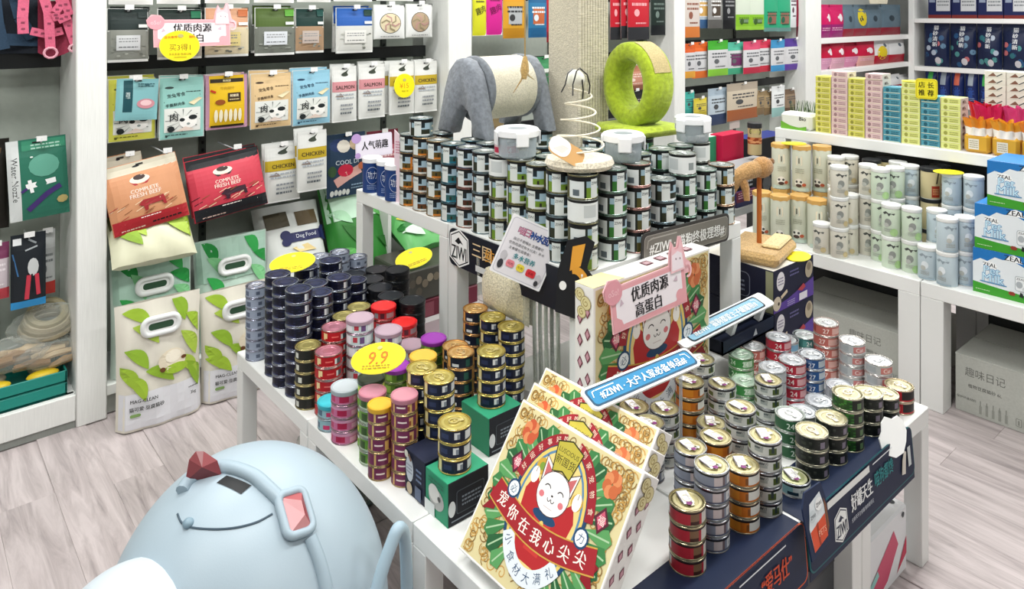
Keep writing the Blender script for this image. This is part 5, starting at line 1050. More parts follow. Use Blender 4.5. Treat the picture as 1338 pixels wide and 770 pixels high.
# jars
JM = {}; HIDJ = {34, 37, 38, 40, 41, 46, 47, 49, 55, 56, 60, 63}; JI = [0]; HJ = M()
def jar(kind, x, y, z, label, group):
    r_, h, lid, base, art = {'orange': (.044, .222, '#d2a55e', '#cfd2c0', 0), 'cream': (.0385, .136, '#eceeec', '#d6d3c6', 1), 'green': (.0385, .136, '#eceeec', '#c9d8c4', 2), 'blue': (.0385, .136, '#eceeec', '#bccbd2', 3), 'black': (.041, .136, '#25272a', '#cdbf94', 4)}[kind]
    if kind not in JM:
        b = M().lathe([(r_ * .95, 0, '#dfe3e2'), (r_ * .98, .003, base), (r_ * .98, h - .02, base), (r_ * .94, h - .014, '#dfe3e2')], 24).mesh('food_jar', 'label')
        if kind == 'orange': b2 = M().lathe([(r_ * 1.0, h - .022, lid), (r_ * 1.05, h - .02, lid), (r_ * 1.05, h - .002, lid), (r_ * 1.0, h, lid), (.0001, h, lid)], 8, False).mesh('lid', 'plastic', 20)
        else: b2 = M().lathe([(r_ * .99, h - .016, lid), (r_ * 1.02, h - .014, lid), (r_ * 1.02, h - .002, lid), (r_ * .97, h, lid), (.0001, h - .0005, lid)], 24, False).mesh('lid', 'plastic')
        d = D(); g_ = '#4c4f4c'
        if art == 0:
            d.rrect(-.018, h * .58, .012, h * .78, .006, '#e6dcc2').line([(-.003, h * .62), (-.003, h * .74)], .005, '#5a5346').ell(-.004, h * .2, .02, .02, '#e9e6dc', 14).ell(-.014, h * .22, .006, .006, g_, 8).ell(.006, h * .22, .006, .006, g_, 8).ell(-.004, h * .14, .014, .008, '#4a3a34', 10).ell(.02, h * .16, .01, .008, '#b0563a', 10).scrawl(-.02, h * .4, .02, h * .52, 3, '#a9ab98').rect(-.043, .004, .043, .02, '#bfd0c4', 6, 1)
        elif art == 4: d.rect(.0, .01, .036, .06, '#a0341f', 5, 1).scrawl(.004, .02, .03, .05, 4, '#e0b07a').line([(.02, .07), (.03, .12)], .006, '#3a342a')
        else:
            d.poly([(-.028, .10), (-.02, .094), (-.008, .1), (.0, .088), (.008, .1), (.02, .094), (.024, .102), (.01, .108), (-.014, .108)], g_ if art < 3 else '#8d9aa2').ell(-.004, .062, .014, .016, '#8d918c' if art < 3 else '#dfe6ea', 12).ell(-.01, .05, .01, .01, '#b5b8b2', 10).scrawl(-.02, .022, .012, .038, 3, '#9da09a')
            if art == 2: d.ell(.02, .022, .016, .016, '#a3c78a', 12)
            if art == 1: d.ell(.02, .022, .012, .012, '#c4b48a', 12)
            if art == 3: d.rect(-.03, .0045, .03, .011, '#9fb2bd', 5, 1)
        p_ = d.build('x', None, lambda x, y, q: ((r_ * .983 + q) * math.cos(x / r_), (r_ * .983 + q) * math.sin(x / r_), y)); me = p_.data; bpy.data.objects.remove(p_)
        JM[kind] = (b, b2, me, h)
    b, b2, me, h = JM[kind]; JI[0] += 1
    if JI[0] - 1 in HIDJ:
        HJ.T = Matrix.Translation((x, y, z)); HJ.lathe([(r_ * .97, 0, base), (r_ * .97, h - .016, lid), (r_, h - .014, lid), (r_, h, lid)], 12); return h
    o = tag(put('food_jar', b, None, (x, y, z), to_cam(x, y) + R.uniform(-.5, .5)), label, 'jar', group); put('lid', b2, o); put('print', me, o); return h
JARS = [(1003, 252, 1, 'orange'), (1027, 256, 1, 'orange'), (1044, 258, 1, 'orange'), (1064, 262, 1, 'orange'), (1020, 187, 2, 'orange'), (1047, 190, 2, 'orange'), (1074, 190, 2, 'orange'),
 (1077, 290, 1, 'cream'), (1099, 254, 2, 'cream'), (1123, 215, 3, 'cream'), (1149, 218.6, 3, 'green'), (1169, 267, 2, 'green'), (1194, 272, 2, 'green'), (1216, 321, 1, 'blue'), (1243, 283.5, 2, 'blue'), (1263, 286, 2, 'blue'),
 (1074, 217, 3, 'cream'), (1094, 204, 3, 'cream'), (1109, 203, 3, 'cream'), (1139, 208, 3, 'black'), (1157, 206, 3, 'black'), (1168, 218, 3, 'green'), (1179, 212, 3, 'green'), (1193, 215, 3, 'blue'), (1208, 217, 3, 'black'), (1226, 216, 3, 'black'), (1224, 273, 2, 'blue'), (1246, 226, 3, 'blue'), (1270, 229, 3, 'blue'), (1090, 248, 2, 'cream')]
JP = []
for px, py, n, k in JARS:
    v = at_z(px, py, CZ + n * (.222 if k == 'orange' else .136)); JP.append([v.x, v.y, .0465 if k == 'orange' else (.042 if k == 'black' else .0395)])
JO = [p[:] for p in JP]
relax(JP, CZ, (3.215, .9, 3.76, 2.06), [(3.25, .68, 3.49, 1.03), (3.545, 1.975, 3.62, 2.05), (3.205, 1.99, 3.3, 2.08)])
cnt = {}
for (px, py, n, k), (x, y, _), p0 in zip(JARS, JP, JO):
    if math.hypot(x - p0[0], y - p0[1]) > .05: print('JARDRIFT', px, py, [round(a, 2) for a in p0], [round(x, 2), round(y, 2)])
    i = cnt.get(k, 0); cnt[k] = i + 1; z = CZ
    for j in range(n):
        t = ['bottom', 'middle' if n == 3 else 'top', 'top'][j] if n > 1 else 'lone'
        kw = {'orange': 'tall jar with an orange lid', 'cream': 'cream jar with a white lid', 'green': 'pale green jar with a white lid', 'blue': 'pale blue jar with a white lid', 'black': 'tan jar with a black lid'}[k]
        rowk = 'front' if x < 3.36 else 'rear'
        z += jar(k, x, y, z, f'{t} {kw}, {ORD[i]} such stack from the left on counter', 'jars on the white counter') + .0002
if HJ.v: tag(HJ.build('food_jar', 'label'), 'further jars standing hidden behind the front jars on the counter', 'jar', None, 'stuff')
price('yellow round tag on top of the pale blue jars', (JP[27][0] - .01, JP[27][1] + .01, CZ + 3 * .1362 + .003), .06, .05, (.761, -.649, 0), (.649, .761, 0), None, False)
price('yellow round tag on top of the orange-lidded jars', (JP[5][0], JP[5][1] + .04, CZ + 2 * .2222 + .003), .06, .045, (.761, -.649, 0), (.649, .761, 0), None, False)
# supplement boxes
BM = {}
def supp(col, x, y, z, label):
    if col not in BM:
        base, ink = {'yellow': ('#d3cf63', '#8f8c3a'), 'pink': ('#d9bdbd', '#9a7a7c'), 'blue': ('#4f93a6', '#255a6a'), 'pale': ('#dbe08a', '#9a9c4a')}[col]
        b = M().box(0, -.0395, 0, .095, .0395, .0282, base, b=.0008, faces={'-y': '#d9d2c8', '-x': base, '+z': base}).mesh('supplement_box', 'flat')
        d = D(); d.ell(-.02, .014, .008, .009, ink, 10).scrawl(-.004, .006, .03, .022, 2, ink, th=.5).line([(-.036, .002), (.036, .002)], .002, '#eeeacb')
        p_ = d.build('x', None, lambda x_, y_, q: (-q, -x_, y_)); me = p_.data; bpy.data.objects.remove(p_)
        d = D(); d.poly([(.02, .006), (.07, .006), (.05, .02), (.035, .018)], '#9a8f86').ell(.03, .012, .01, .006, '#6a605a', 8)
        p_ = d.build('x', None, lambda x_, y_, q: (x_, -.0395 - q, y_)); me2 = p_.data; bpy.data.objects.remove(p_); BM[col] = (b, me, me2)
    b, me, me2 = BM[col]; o = tag(put('supplement_box', b, None, (x + R.uniform(-.002, .002), y, z)), label, 'box', 'stacked supplement boxes'); put('front_print', me, o); put('side_print', me2, o)
SUPP = [('yellow', 10, 1.795), ('pink', 11, 1.712), ('yellow', 10, 1.629), ('pink', 11, 1.546), ('blue', 9, 1.463), ('pale', 10, 1.380), ('blue', 8, 1.297), ('pale', 8, 1.214)]
for i, (c, n, y) in enumerate(SUPP):
    for j in range(n):
        w_ = {'yellow': 'yellow', 'pink': 'pink', 'blue': 'blue', 'pale': 'pale yellow'}[c]
        supp(c, 3.585, y, TZ + j * .0284, f'{w_} supplement box, {ORD[j]} from the bottom of {ORD[i]} column')
price('yellow oval tag on top of the pale yellow supplement boxes', (3.63, 1.385, TZ + 10 * .0284 + .003), .05, .05, (0, -1, 0), (1, 0, 0), None, False)
def d_rec(d): d.rrect(-.043, -.043, .043, .043, .012, '#c9b81e').rrect(-.04, -.04, .04, .04, .011, '#e6d92f').text('店', -.019, .018, .027, '#17160c', bold=.02).text('长', .019, .018, .027, '#17160c', bold=.02).text('推', -.019, -.017, .027, '#17160c', bold=.02).text('荐', .019, -.017, .027, '#17160c', bold=.02)
RS = sign('promotion_card', 'yellow square card with four black characters on the boxes', 'sign', (3.575, 1.31, TZ + .26), (0, -1, 0), (0, 0, 1), rr(-.046, -.046, .046, .046, .014), .003, '#e6d92f', d_rec)
M().box(-.01, -.045, -.006, .01, -.034, -.003, '#dfe3e0').build('clip', 'plastic', RS)
# ruffled treat bags right of the boxes
for i, (x, y, c, w_) in enumerate([(3.62, 1.11, '#d9882a', 'orange'), (3.61, 1.00, '#d9942a', 'orange'), (3.60, .89, '#d97a2a', 'orange'), (3.73, 1.10, '#c9265a', 'pink'), (3.74, .99, '#d0457e', 'pink'), (3.73, .88, '#cf5a8a', 'pink'), (3.82, 1.15, '#c41f2c', 'red')]):
    o = thing('treat_bag', f'{w_} ruffled treat bag, {["first", "second", "third", "first", "second", "third", "only"][i]} of its colour right of the boxes', 'bag', (x, y, TZ), 0, 'ruffled treat bags on the tier'); hh = .15 if i < 3 else .2
    M().box(-.045, -.05, 0, .045, .05, hh * .55, '#d7a63a' if i < 3 else c, b=.012).build('body', 'print', o)
    d = D(); d.rect(-.03, .015, .01, .06, '#e6e2d6').scrawl(-.026, .02, .006, .055, 4, '#a59a7a'); d.build('print', o, lambda x_, y_, q: (-.045 - q, -x_, y_))
    m = M(); rnd = random.Random(i)
    m.grid(72, 6, lambda u, v_: ((.05 + .016 * v_ * math.sin(u * 2 * PI * 9 + i)) * math.cos(2 * PI * u) * (1 - .2 * v_ + .2 * v_ * v_), (.055 + .018 * v_ * math.sin(u * 2 * PI * 9 + i)) * math.sin(2 * PI * u) * (1 - .2 * v_ + .2 * v_ * v_), hh * (.5 + .45 * v_) + .006 * v_ * math.sin(u * 2 * PI * 9 + i)), lambda u, v_: '#ece6dc' if v_ < .45 and i < 3 else c); m.build('ruffle', 'print', o, ang=20)
for i in range(2):
    for j in range(11):
        o = tag(put('soap_box', (BM.get('w') or BM.setdefault('w', M().box(-.05, -.042, 0, .05, .042, .0305, '#dfded2', b=.001).mesh('soap_box', 'flat')))), f'white box with dark triangles, {ORD[j]} from the bottom of the {["left", "right"][i]} stack', 'box', 'white boxes behind the treat bags')
        o.location = (3.885, 1.135 - i * .086 - .02, TZ + j * .0308)
        d = D(); d.poly([(-.03, .006), (-.008, .024), (.006, .008)], '#7d5a4a').line([(.006, .007), (.028, .02)], .004, '#3f4a4a'); d.build('print', o, lambda x_, y_, q: (-.05 - q, -x_, y_))
# grass pot and leaf-print bag left of the boxes
o = thing('treat_pack', 'dark green grassy pack left of the yellow supplement boxes', 'pack', (3.74, 1.96, TZ))
M().box(-.06, -.07, 0, .06, .07, .05, '#28402a', b=.01).build('body', 'print', o)
m = M(); rnd = random.Random(2)
for k in range(40): x, y = rnd.uniform(-.05, .05), rnd.uniform(-.065, .065); m.tube([(x, y, .045), (x + rnd.uniform(-.02, .02), y + rnd.uniform(-.02, .02), .13)], [.003, .0008], rnd.choice(['#3c5a34', '#2c4a28', '#7f9670']), 4)
m.build('blades', 'print', o)
o = tag(M().box(-.05, -.085, 0, .05, .085, .085, '#dfe3da', b=.014).build('treat_pack', 'print', None, (3.62, 1.935, TZ)), 'white pack with a green leaf edge left of the boxes', 'pack')
d = D(); d.poly([(-.08, .0), (-.08, .04), (-.03, .02), (.02, .012), (.06, .022), (.06, .0)], '#6fae3a').text('Bio', .04, .06, .02, '#2a2e2a', bold=.02); d.build('print', o, lambda x_, y_, q: (-.05 - q, -x_, y_))
# ================================================================ pouches on the back wall
def surf(w, h, dp):
    def bul(u, v):
        u = min(1, max(0, u)); v = min(1, max(0, v)); t = min(1, max(0, (v - .03) / .84))
        return dp / 2 * max(0, 4 * u * (1 - u)) ** .55 * max(0, math.sin(PI * t)) ** .55
    return bul
def facets(bl, nu=12, nv=14):
    def f(u, v):
        u = min(.999999, max(0, u)) * nu; v = min(.999999, max(0, v)) * nv; i, j = int(u), int(v); a, b = u - i, v - j
        return (bl(i / nu, j / nv) * (1 - a) + bl((i + 1) / nu, j / nv) * a) * (1 - b) + (bl(i / nu, (j + 1) / nv) * (1 - a) + bl((i + 1) / nu, (j + 1) / nv) * a) * b
    return f
def pouch_mesh(w, h, dp, base, back=None):
    b = surf(w, h, dp); m = M()
    m.grid(12, 14, lambda u, v: ((u - .5) * w, -b(u, v), v * h), base); m.grid(6, 6, lambda u, v: ((.5 - u) * w, b(u, v), v * h), back or base)
    return m.mesh('pouch', 'print', 50)
class PD(D):
    """pouch print: u, v in 0..1"""
    def __init__(s, w, h): super().__init__(); s.w, s.h = w, h
    def X(s, u): return (u - .5) * s.w
    def R(s, u0, v0, u1, v1, c):
        us = sorted({u0, u1} | {k / 12 for k in range(13) if u0 < k / 12 < u1}); vs = sorted({v0, v1} | {k / 14 for k in range(15) if v0 < k / 14 < v1}); n = len(us)
        return s.add([(s.X(u), v * s.h) for v in vs for u in us], [[j * n + i, j * n + i + 1, (j + 1) * n + i + 1, (j + 1) * n + i] for j in range(len(vs) - 1) for i in range(n - 1)], c)
    def E(s, u, v, ru, rv, c, n=14): return s.ell(s.X(u), v * s.h, ru * s.w, rv * s.h, c, n, 2)
    def T(s, t, u, v, hh, c, wm=.9, rot=0, bold=.02): return s.text(t, s.X(u), v * s.h, hh * s.h, c, wm * s.w, rot, bold)
    def P(s, pts, c): return s.poly([(s.X(u), v * s.h) for u, v in pts], c)
    def L(s, pts, wd, c): return s.line([(s.X(u), v * s.h) for u, v in pts], wd * s.w, c)
    def S(s, u0, v0, u1, v1, n, c): return s.scrawl(s.X(u0), v0 * s.h, s.X(u1), v1 * s.h, n, c)
def s_clear(hdr, body, lab, tagc='#3a8a3a', bot='#e3e5e3'):
    def f(d):
        d.R(.02, .6, .98, .99, hdr); d.R(.0, .05, 1, .6, body); d.E(.5, .3, .44, .24, body)
        for k in range(26): d.E(R.uniform(.1, .9), R.uniform(.1, .5), .05, .02, R.choice([body, '#8b8f88', '#a9aca4', '#6d7069']), 7)
        d.R(.2, .22, .78, .5, lab); d.S(.26, .36, .72, .46, 2, '#8b8e90'); d.S(.26, .26, .72, .3, 1, '#54585a'); d.R(.02, .0, .98, .05, bot); d.R(.74, .82, .97, .96, tagc); d.R(.74, .64, .97, .7, '#dfe6e2'); d.L([(.0, .58), (.98, .58)], .02, '#cfd4d2')
    return f
def s_swirl(fill):
    def f(d):
        d.R(.03, .02, .97, .98, '#dcdedd'); d.E(.5, .46, .34, .3, '#4a4a44', 24); d.E(.5, .46, .32, .28, fill, 24)
        for k in range(6): a = k * 1.05; d.L([(.5 + .04 * math.cos(a), .46 + .03 * math.sin(a)), (.5 + .17 * math.cos(a + .4), .46 + .15 * math.sin(a + .4)), (.5 + .29 * math.cos(a + 1.0), .46 + .25 * math.sin(a + 1.0))], .045, '#b08a84' if k % 2 else '#8f8468')
        d.S(.2, .05, .8, .1, 1, '#8d8f8f')
    return f
def s_cat(base, ac='#2c3f3c'):
    def f(d):
        d.R(.02, .01, .98, .99, base); d.E(.22, .83, .1, .02, ac, 10); d.L([(.1, .60), (.9, .70)], .025, ac)
        d.T('宠兔零食', .36, .71, .065, ac, .5, .12); d.T('手撕鲜肉条', .34, .56, .055, ac, .48, .12); d.S(.58, .74, .92, .77, 1, ac)
        d.R(.1, .12, .9, .5, '#dcdfda')
        for k in range(12): a = k * .52; d.P([(.5 + .1 * math.cos(a), .3 + .07 * math.sin(a)), (.5 + .38 * math.cos(a - .04), .3 + .18 * math.sin(a - .04)), (.5 + .38 * math.cos(a + .04), .3 + .18 * math.sin(a + .04))], '#7d8480')
        d.E(.62, .27, .2, .1, '#f0f0ec', 16); d.E(.72, .34, .1, .04, '#22282a', 10); d.E(.48, .31, .06, .03, '#22282a', 10); d.E(.62, .24, .04, .02, '#8a9694', 8); d.T('肉', .3, .36, .13, '#22282a', .3); d.P([(.62, .58), (.86, .66), (.95, .64), (.74, .54)], '#dfd3ae'); d.E(.24, .17, .08, .05, '#22282a', 9)
        d.P([(.35, .13), (.55, .2), (.75, .15), (.7, .13)], '#e6d5ca'); d.S(.12, .06, .6, .09, 1, ac); d.E(.15, .06, .03, .02, ac, 8)
    return f
def s_ybox(d):
    d.R(.0, .0, 1, .99, '#b58aa0'); d.R(.08, .05, .92, .98, '#d8b11f'); d.R(.1, .85, .9, .92, '#2a2113'); d.T('鲜肉饼', .5, .885, .045, '#e9dfb0', .5); d.T('牛肉鲜汁', .5, .75, .06, '#c09a1c', .55); d.R(.5, .5, .82, .66, '#3a2a16'); d.T('鲜嫩蔬', .66, .61, .05, '#efe2c0', .28); d.S(.54, .52, .78, .56, 1, '#c9b88a'); d.E(.32, .5, .12, .05, '#8a4a1c', 12); d.L([(.1, .72), (.22, .68)], .05, '#b5301c')
    for k in range(6): d.E(.22 + k * .115, .25, .045, .12, '#e3dcc0', 10)
    d.R(.1, .04, .9, .08, '#2a2113')
def s_meat(band, t):
    def f(d):
        d.R(.02, .01, .98, .99, '#d9dbd8'); d.E(.5, .84, .14, .03, '#3c443a', 10); d.P([(.38, .86), (.56, .9), (.68, .94), (.6, .88), (.62, .84)], '#3c443a'); d.R(.02, .54, .98, .72, band); d.T(t, .5, .62, .065, '#3a2f28', .82); d.S(.15, .4, .85, .52, 2, '#a9b0b8'); d.P([(.1, .46), (.3, .52), (.42, .45)], '#8d7f78'); d.S(.3, .2, .8, .34, 2, '#8b9096'); d.S(.3, .12, .75, .2, 1, '#5d6469'); d.R(.02, .0, .98, .025, '#f2f3f2')
    return f
def s_kib(top, body, bot, cow, tt):
    def f(d):
        d.R(.01, .01, .99, .99, body); d.R(.01, .84, .99, .99, top); d.E(.45, .93, .05, .015, '#22262a', 10); d.E(.45, .73, .13, .06, '#e6dccb', 16); d.P([(.32, .71), (.58, .71), (.53, .65), (.37, .65)], bot); d.E(.45, .76, .08, .04, '#3a2a28', 10); d.T('COMPLETE', .48, .57, .055, '#f2ded2', .55, .0); d.T('FRESH BEEF', .48, .50, .06, '#f2ded2', .66)
        for k in range(26): u, v = R.uniform(.05, .95), R.uniform(.22, .42); d.L([(u - .05, v - .02), (u + .05, v + .02)], .008, R.choice([bot, '#8d5a3c', '#f0d9b8']))
        d.P([(.36, .36), (.42, .42), (.7, .42), (.72, .28), (.68, .28), (.67, .34), (.48, .33), (.47, .26), (.43, .26), (.42, .33)], cow); d.R(.01, .01, .99, .2, bot); d.L([(.15, .14), (.85, .15)], .012, '#f0e6dc'); d.S(.36, .16, .62, .19, 1, '#f4ece4'); d.S(.1, .03, .4, .07, 1, '#dfc0b4'); d.S(.5, .05, .9, .1, 1, '#22181a')
    return f
def s_salmon(d):
    d.R(.0, .0, 1, 1, '#2b4058'); d.E(.3, .82, .24, .1, '#2c3c66', 12); d.E(.42, .8, .17, .1, '#d8d3c6', 12); d.E(.75, .82, .18, .1, '#b9a488', 12); d.T('COOL DI', .5, .55, .07, '#c9d3da', .85); d.E(.45, .42, .2, .1, '#c22a44', 12); d.L([(.2, .22), (.5, .33), (.85, .42)], .22, '#d9a8a0'); d.E(.88, .46, .1, .06, '#c8714e', 10); d.E(.12, .42, .1, .09, '#3f5a3c', 10)
    for k in range(5): d.E(.12 + k * .1, .07 + .01 * (k % 2), .05, .05, '#dfe3e0', 9)
    d.S(.6, .1, .95, .2, 2, '#8aa5bd')
def s_tri(top, body, bot, ink='#4a4f52', panel=None, v0=.2, v1=.72):
    def f(d):
        d.R(.0, .0, 1, 1, top); d.R(.0, .0, 1, v1, body); d.R(.0, .0, 1, v0, bot)
        if panel: d.R(.2, v0 + .08, .8, v1 - .1, panel)
        d.S(.15, v0 + (v1 - v0) * .55, .85, v1 - .06, 2, ink); d.E(.35, v0 + (v1 - v0) * .4, .12, .07, ink, 10); d.S(.3, v0 + .04, .8, v0 + .1, 1, ink)
    return f
PM = {}
def pouch(bay, x0, y0, x1, y1, sty, label, yf=3.33, dp=.03, cat='pouch', group=None, base='#cfd2cf', behind=0, tilt=0, lean_=0, hk=True, name='treat_pouch', blab=None):
    cx = (x0 + x1) / 2; a, b_ = at_y(x0, y1, yf), at_y(x1, y1, yf); w = b_.x - a.x; bt = at_y(cx, y1, yf); tp = at_y(cx, y0, yf); h = tp.z - bt.z
    me = pouch_mesh(w, h, dp, base); d = PD(w, h); sty(d); bl = facets(surf(w, h, dp))
    o = tag(put(name, me, None, (bt.x, yf, bt.z)), label, cat, group)
    pr = d.build('print', o, lambda x, y, q: (x, -bl(x / w + .5, y / h) - q - .0016, y), span=.005)
    if tilt or lean_: o.rotation_euler = (lean_, tilt, 0)
    zt = bt.z + h * .95
    d2 = D(); d2.rect(-.014, -.003, .014, .003, '#1c1e20'); d2.build('hang_slot', o, lambda x, y, q: (x, -q - .004, y + h * .953))
    for k in range(behind):
        c_ = put(name, me, None, (bt.x + R.uniform(-.012, .012), yf + (dp + .004) * (k + 1), bt.z + R.uniform(.0, .012)), 0); tag(c_, (blab or label) + (', next behind' if k == 0 else ', third behind'), cat, group); put('print', pr.data, c_); c_.rotation_euler = (lean_, tilt + R.uniform(-.03, .03), 0)
    if hk and bay is not None: hook(bay, bt.x, zt, yf - .008)
    return o
G1, G2, G3 = 'pouches on the top hooks of the tall rack', 'pouches on the middle hooks', 'pouches on the lower hooks'
# top row remnants above the frame edge
for i, (x0, x1, c) in enumerate([(142, 200, '#cfd2d0'), (205, 262, '#b9bfba'), (268, 326, '#d8dad6'), (332, 384, '#c4c8c6'), (388, 432, '#e3e4e2'), (436, 486, '#d6d3c8'), (492, 540, '#dfe0de')]):
    pouch(1, x0, -60, x1, 6 - i * .8, s_tri('#7d8a84', c, '#e8e9e7', '#8d9290'), f'pale pouch cut by the frame, {ORD[i]} from the wood-grain post', group='pale pouches along the top edge', hk=False)
pouch(1, 140, 11, 194, 81, s_clear('#24302f', '#8a8d86', '#c9ccce', '#24302f'), 'clear grey pouch with dark header beside the wood-grain post', group=G1, behind=1)
pouch(1, 206, 12, 264, 77, s_clear('#1c2a26', '#b9b5aa', '#dfdfd9', '#1f6a4a'), 'clear pouch behind the yellow round tag', group=G1, behind=1)
pouch(1, 268, 10, 325, 74, s_clear('#c99a7a', '#cfc3a4', '#d9c98a', '#b5673f'), 'clear beige pouch right of the pink card', group=G1)
pouch(1, 333, 10, 385, 72, s_clear('#4a5f2c', '#6f746c', '#cdd2d8', '#5a9a3a'), 'clear pouch with a moss green header', group=G1, behind=1)
pouch(1, 386, 11, 423, 69, s_clear('#173430', '#a08468', '#b9aca4', '#1d4a44'), 'brownish clear pouch with a dark teal header', group=G1)
pouch(1, 439, 10, 487, 69, s_clear('#2b5aa5', '#c9cac6', '#d9d9d5', '#1c3a34'), 'clear white pouch with a blue header', group=G1, behind=2)
pouch(1, 488, 6, 529, 51, s_swirl('#cfc3a4'), 'white pouch with a large cream swirl', group=G1)
pouch(1, 530, 5, 565, 49, s_swirl('#a8937a'), 'white pouch with a brown swirl by the green board', group=G1)
pouch(1, 141, 102, 204, 184, s_cat('#cfcf55', '#5a5a1c'), 'yellow cat-treat pouch half covered by a teal sachet', yf=3.35, group=G2, behind=1)
def s_sachet(d): d.R(0, 0, 1, 1, '#7fb5ba'); d.R(.16, .2, .38, .96, '#1d4a52'); d.T('鲜肉冻干', .27, .6, .1, '#cfe0e0', .16, -PI / 2); d.E(.7, .4, .22, .12, '#c98a94', 14); d.E(.7, .42, .14, .07, '#e6c3c6', 12); d.S(.5, .8, .9, .9, 2, '#2c5a62'); d.E(.72, .86, .06, .03, '#2c5a62', 8)
pouch(1, 150, 103, 205, 157, s_sachet, 'teal sachet hanging over the yellow pouch', yf=3.31, dp=.02, group=G2, tilt=.05)
pouch(1, 208, 100, 267, 181, s_cat('#8fc4bc'), 'mint pouch with a cat in sunglasses', group=G2, behind=1)
pouch(1, 269, 97, 323, 168, s_ybox, 'yellow pouch with a black bar and mauve edges', group=G2, behind=1)
pouch(1, 327, 95, 381, 167, s_cat('#d3b78a', '#4a3a2a'), 'sand-coloured pouch with a cat in sunglasses', group=G2, behind=1)
pouch(1, 382, 91, 432, 163, s_cat('#8cbdd2', '#22405a'), 'sky blue pouch with a cat in sunglasses', group=G2, behind=1)
pouch(1, 433, 86, 466, 159, s_meat('#c98a90', 'SALMON'), 'left white pouch with a pink SALMON band', group=G2, behind=1)
pouch(1, 468, 83, 503, 154, s_meat('#c98a90', 'SALMON'), 'right white pouch with a pink SALMON band', group=G2, behind=1)
pouch(1, 508, 80, 541, 149, s_meat('#b9a02c', 'CHICKEN'), 'white CHICKEN pouch behind the round yellow tag', group=G2, behind=1)
pouch(1, 541, 79, 571, 146, s_meat('#b9a02c', 'CHICKEN'), 'white CHICKEN pouch at the end of the middle row', group=G2, behind=1)
pouch(1, 150, 208, 250, 296, s_kib('#c9c3b0', '#c98f68', '#a5262e', '#9a2a30', 0), 'peach beef kibble bag with a red bottom', yf=3.22, dp=.07, group=G3, tilt=-.15, lean_=-.25, base='#c98f68', cat='bag', name='kibble_bag', hk=False)
pouch(1, 139, 200, 196, 288, s_kib('#b9b3a2', '#b07a52', '#8a2028', '#8a2a30', 0), 'peach kibble bag behind, next to the post', yf=3.36, dp=.06, group=G3, tilt=-.12, base='#b07a52', cat='bag', name='kibble_bag')
pouch(1, 256, 200, 352, 279, s_kib('#1d2023', '#c43d4e', '#1c1e22', '#3c2430', 0), 'red beef kibble bag with black top and bottom', yf=3.24, dp=.07, group=G3, tilt=-.11, lean_=-.22, base='#b52a3a', cat='bag', name='kibble_bag', hk=False, behind=1)
hook(1, at_y(210, 205, 3.3).x, at_y(210, 197, 3.3).z, 3.22); hook(1, at_y(300, 200, 3.3).x, at_y(300, 192, 3.3).z, 3.22)
pouch(1, 345, 187, 392, 263, s_meat('#b9a02c', 'CHICKEN'), 'lower white CHICKEN pouch beside the red bag', group=G3, behind=1)
pouch(1, 388, 170, 427, 249, s_meat('#b9a02c', 'CHICKEN'), 'white CHICKEN pouch hanging slightly higher and forward', yf=3.29, group=G3, behind=1)
pouch(1, 427, 174, 477, 256, s_salmon, 'dark blue pouch with salmon and vegetables', yf=3.38, group=G3)
pouch(1, 479, 170, 520, 240, s_tri('#7a2c3c', '#a85a68', '#5a2430', '#e3c3c6'), 'maroon meat pouch behind the lilac-dotted sign', yf=3.40, group=G3)
# signs on that rack
PC2 = sign('promotion_card', 'pink cat-shaped card on the top row of the rack', 'sign', at_y(252, 43, 3.235), (1, 0, .0), (0, .1, 1), PINKP, .004, '#eab6bc', d_pink())
M().box(-.01, .02, -.10, .01, .03, -.004, '#dfe3e5').build('clip', 'plastic', PC2)
def d_buy(d): d.ell(0, 0, .077, .061, '#eddc1c', 30).text('买3得1', 0, -.006, .028, '#8a6a14', wmax=.1).text('店长推荐', -.035, .037, .012, '#c9481c').text('限时', .05, .037, .012, '#c9481c').ell(.004, .042, .012, .008, '#b9ae6a', 10).text('多买多送 任选口味', 0, -.034, .01, '#8a6a14', wmax=.09).line([(-.025, -.047), (.025, -.047)], .002, '#8a6a14')
o = sign('price_tag', 'round yellow tag overlapping the pink card on the rack', 'price tag', at_y(235, 60, 3.225), (1, 0, 0), (0, .1, 1), oval(.08, .064, 30), .002, '#f4e94a', d_buy); M().box(-.01, .03, -.11, .01, .04, -.002, '#dfe3e0').build('clip', 'plastic', o)
def d_15(d): d.ell(0, 0, .06, .06, '#e8dc18', 28).text('¥15', -.002, .0, .026, '#d98a1c', wmax=.06).text('任选一袋', .002, -.028, .009, '#8a6a14', wmax=.05).ell(.0, .03, .01, .008, '#b9ae6a', 10)
o = sign('price_tag', 'round yellow tag on the white CHICKEN pouch', 'price tag', at_y(528.5, 112, 3.29), (1, 0, 0), (0, .05, 1), oval(.063, .063, 28), .002, '#f4e94a', d_15); M().box(-.01, .03, -.13, .01, .04, -.002, '#dfe3e0').build('clip', 'plastic', o)
def d_pop(d): d.rrect(-.1, -.052, .1, .052, .008, '#e9e4f2').text('人气萌趣', .004, .004, .043, '#1b1820', wmax=.15, bold=.02).ell(-.1, .045, .027, .024, '#b99ad0', 14).ell(-.095, -.04, .016, .014, '#b99ad0', 12)
o = sign('promotion_card', 'white card with lilac dots above the blue tins', 'sign', at_y(489, 190, 3.26), (1, 0, .01), (0, .05, 1), rr(-.104, -.056, .104, .056, .008), .004, '#e3dcec', d_pop); M().box(-.01, .03, -.15, .01, .04, -.004, '#dfe3e0').build('clip', 'plastic', o)
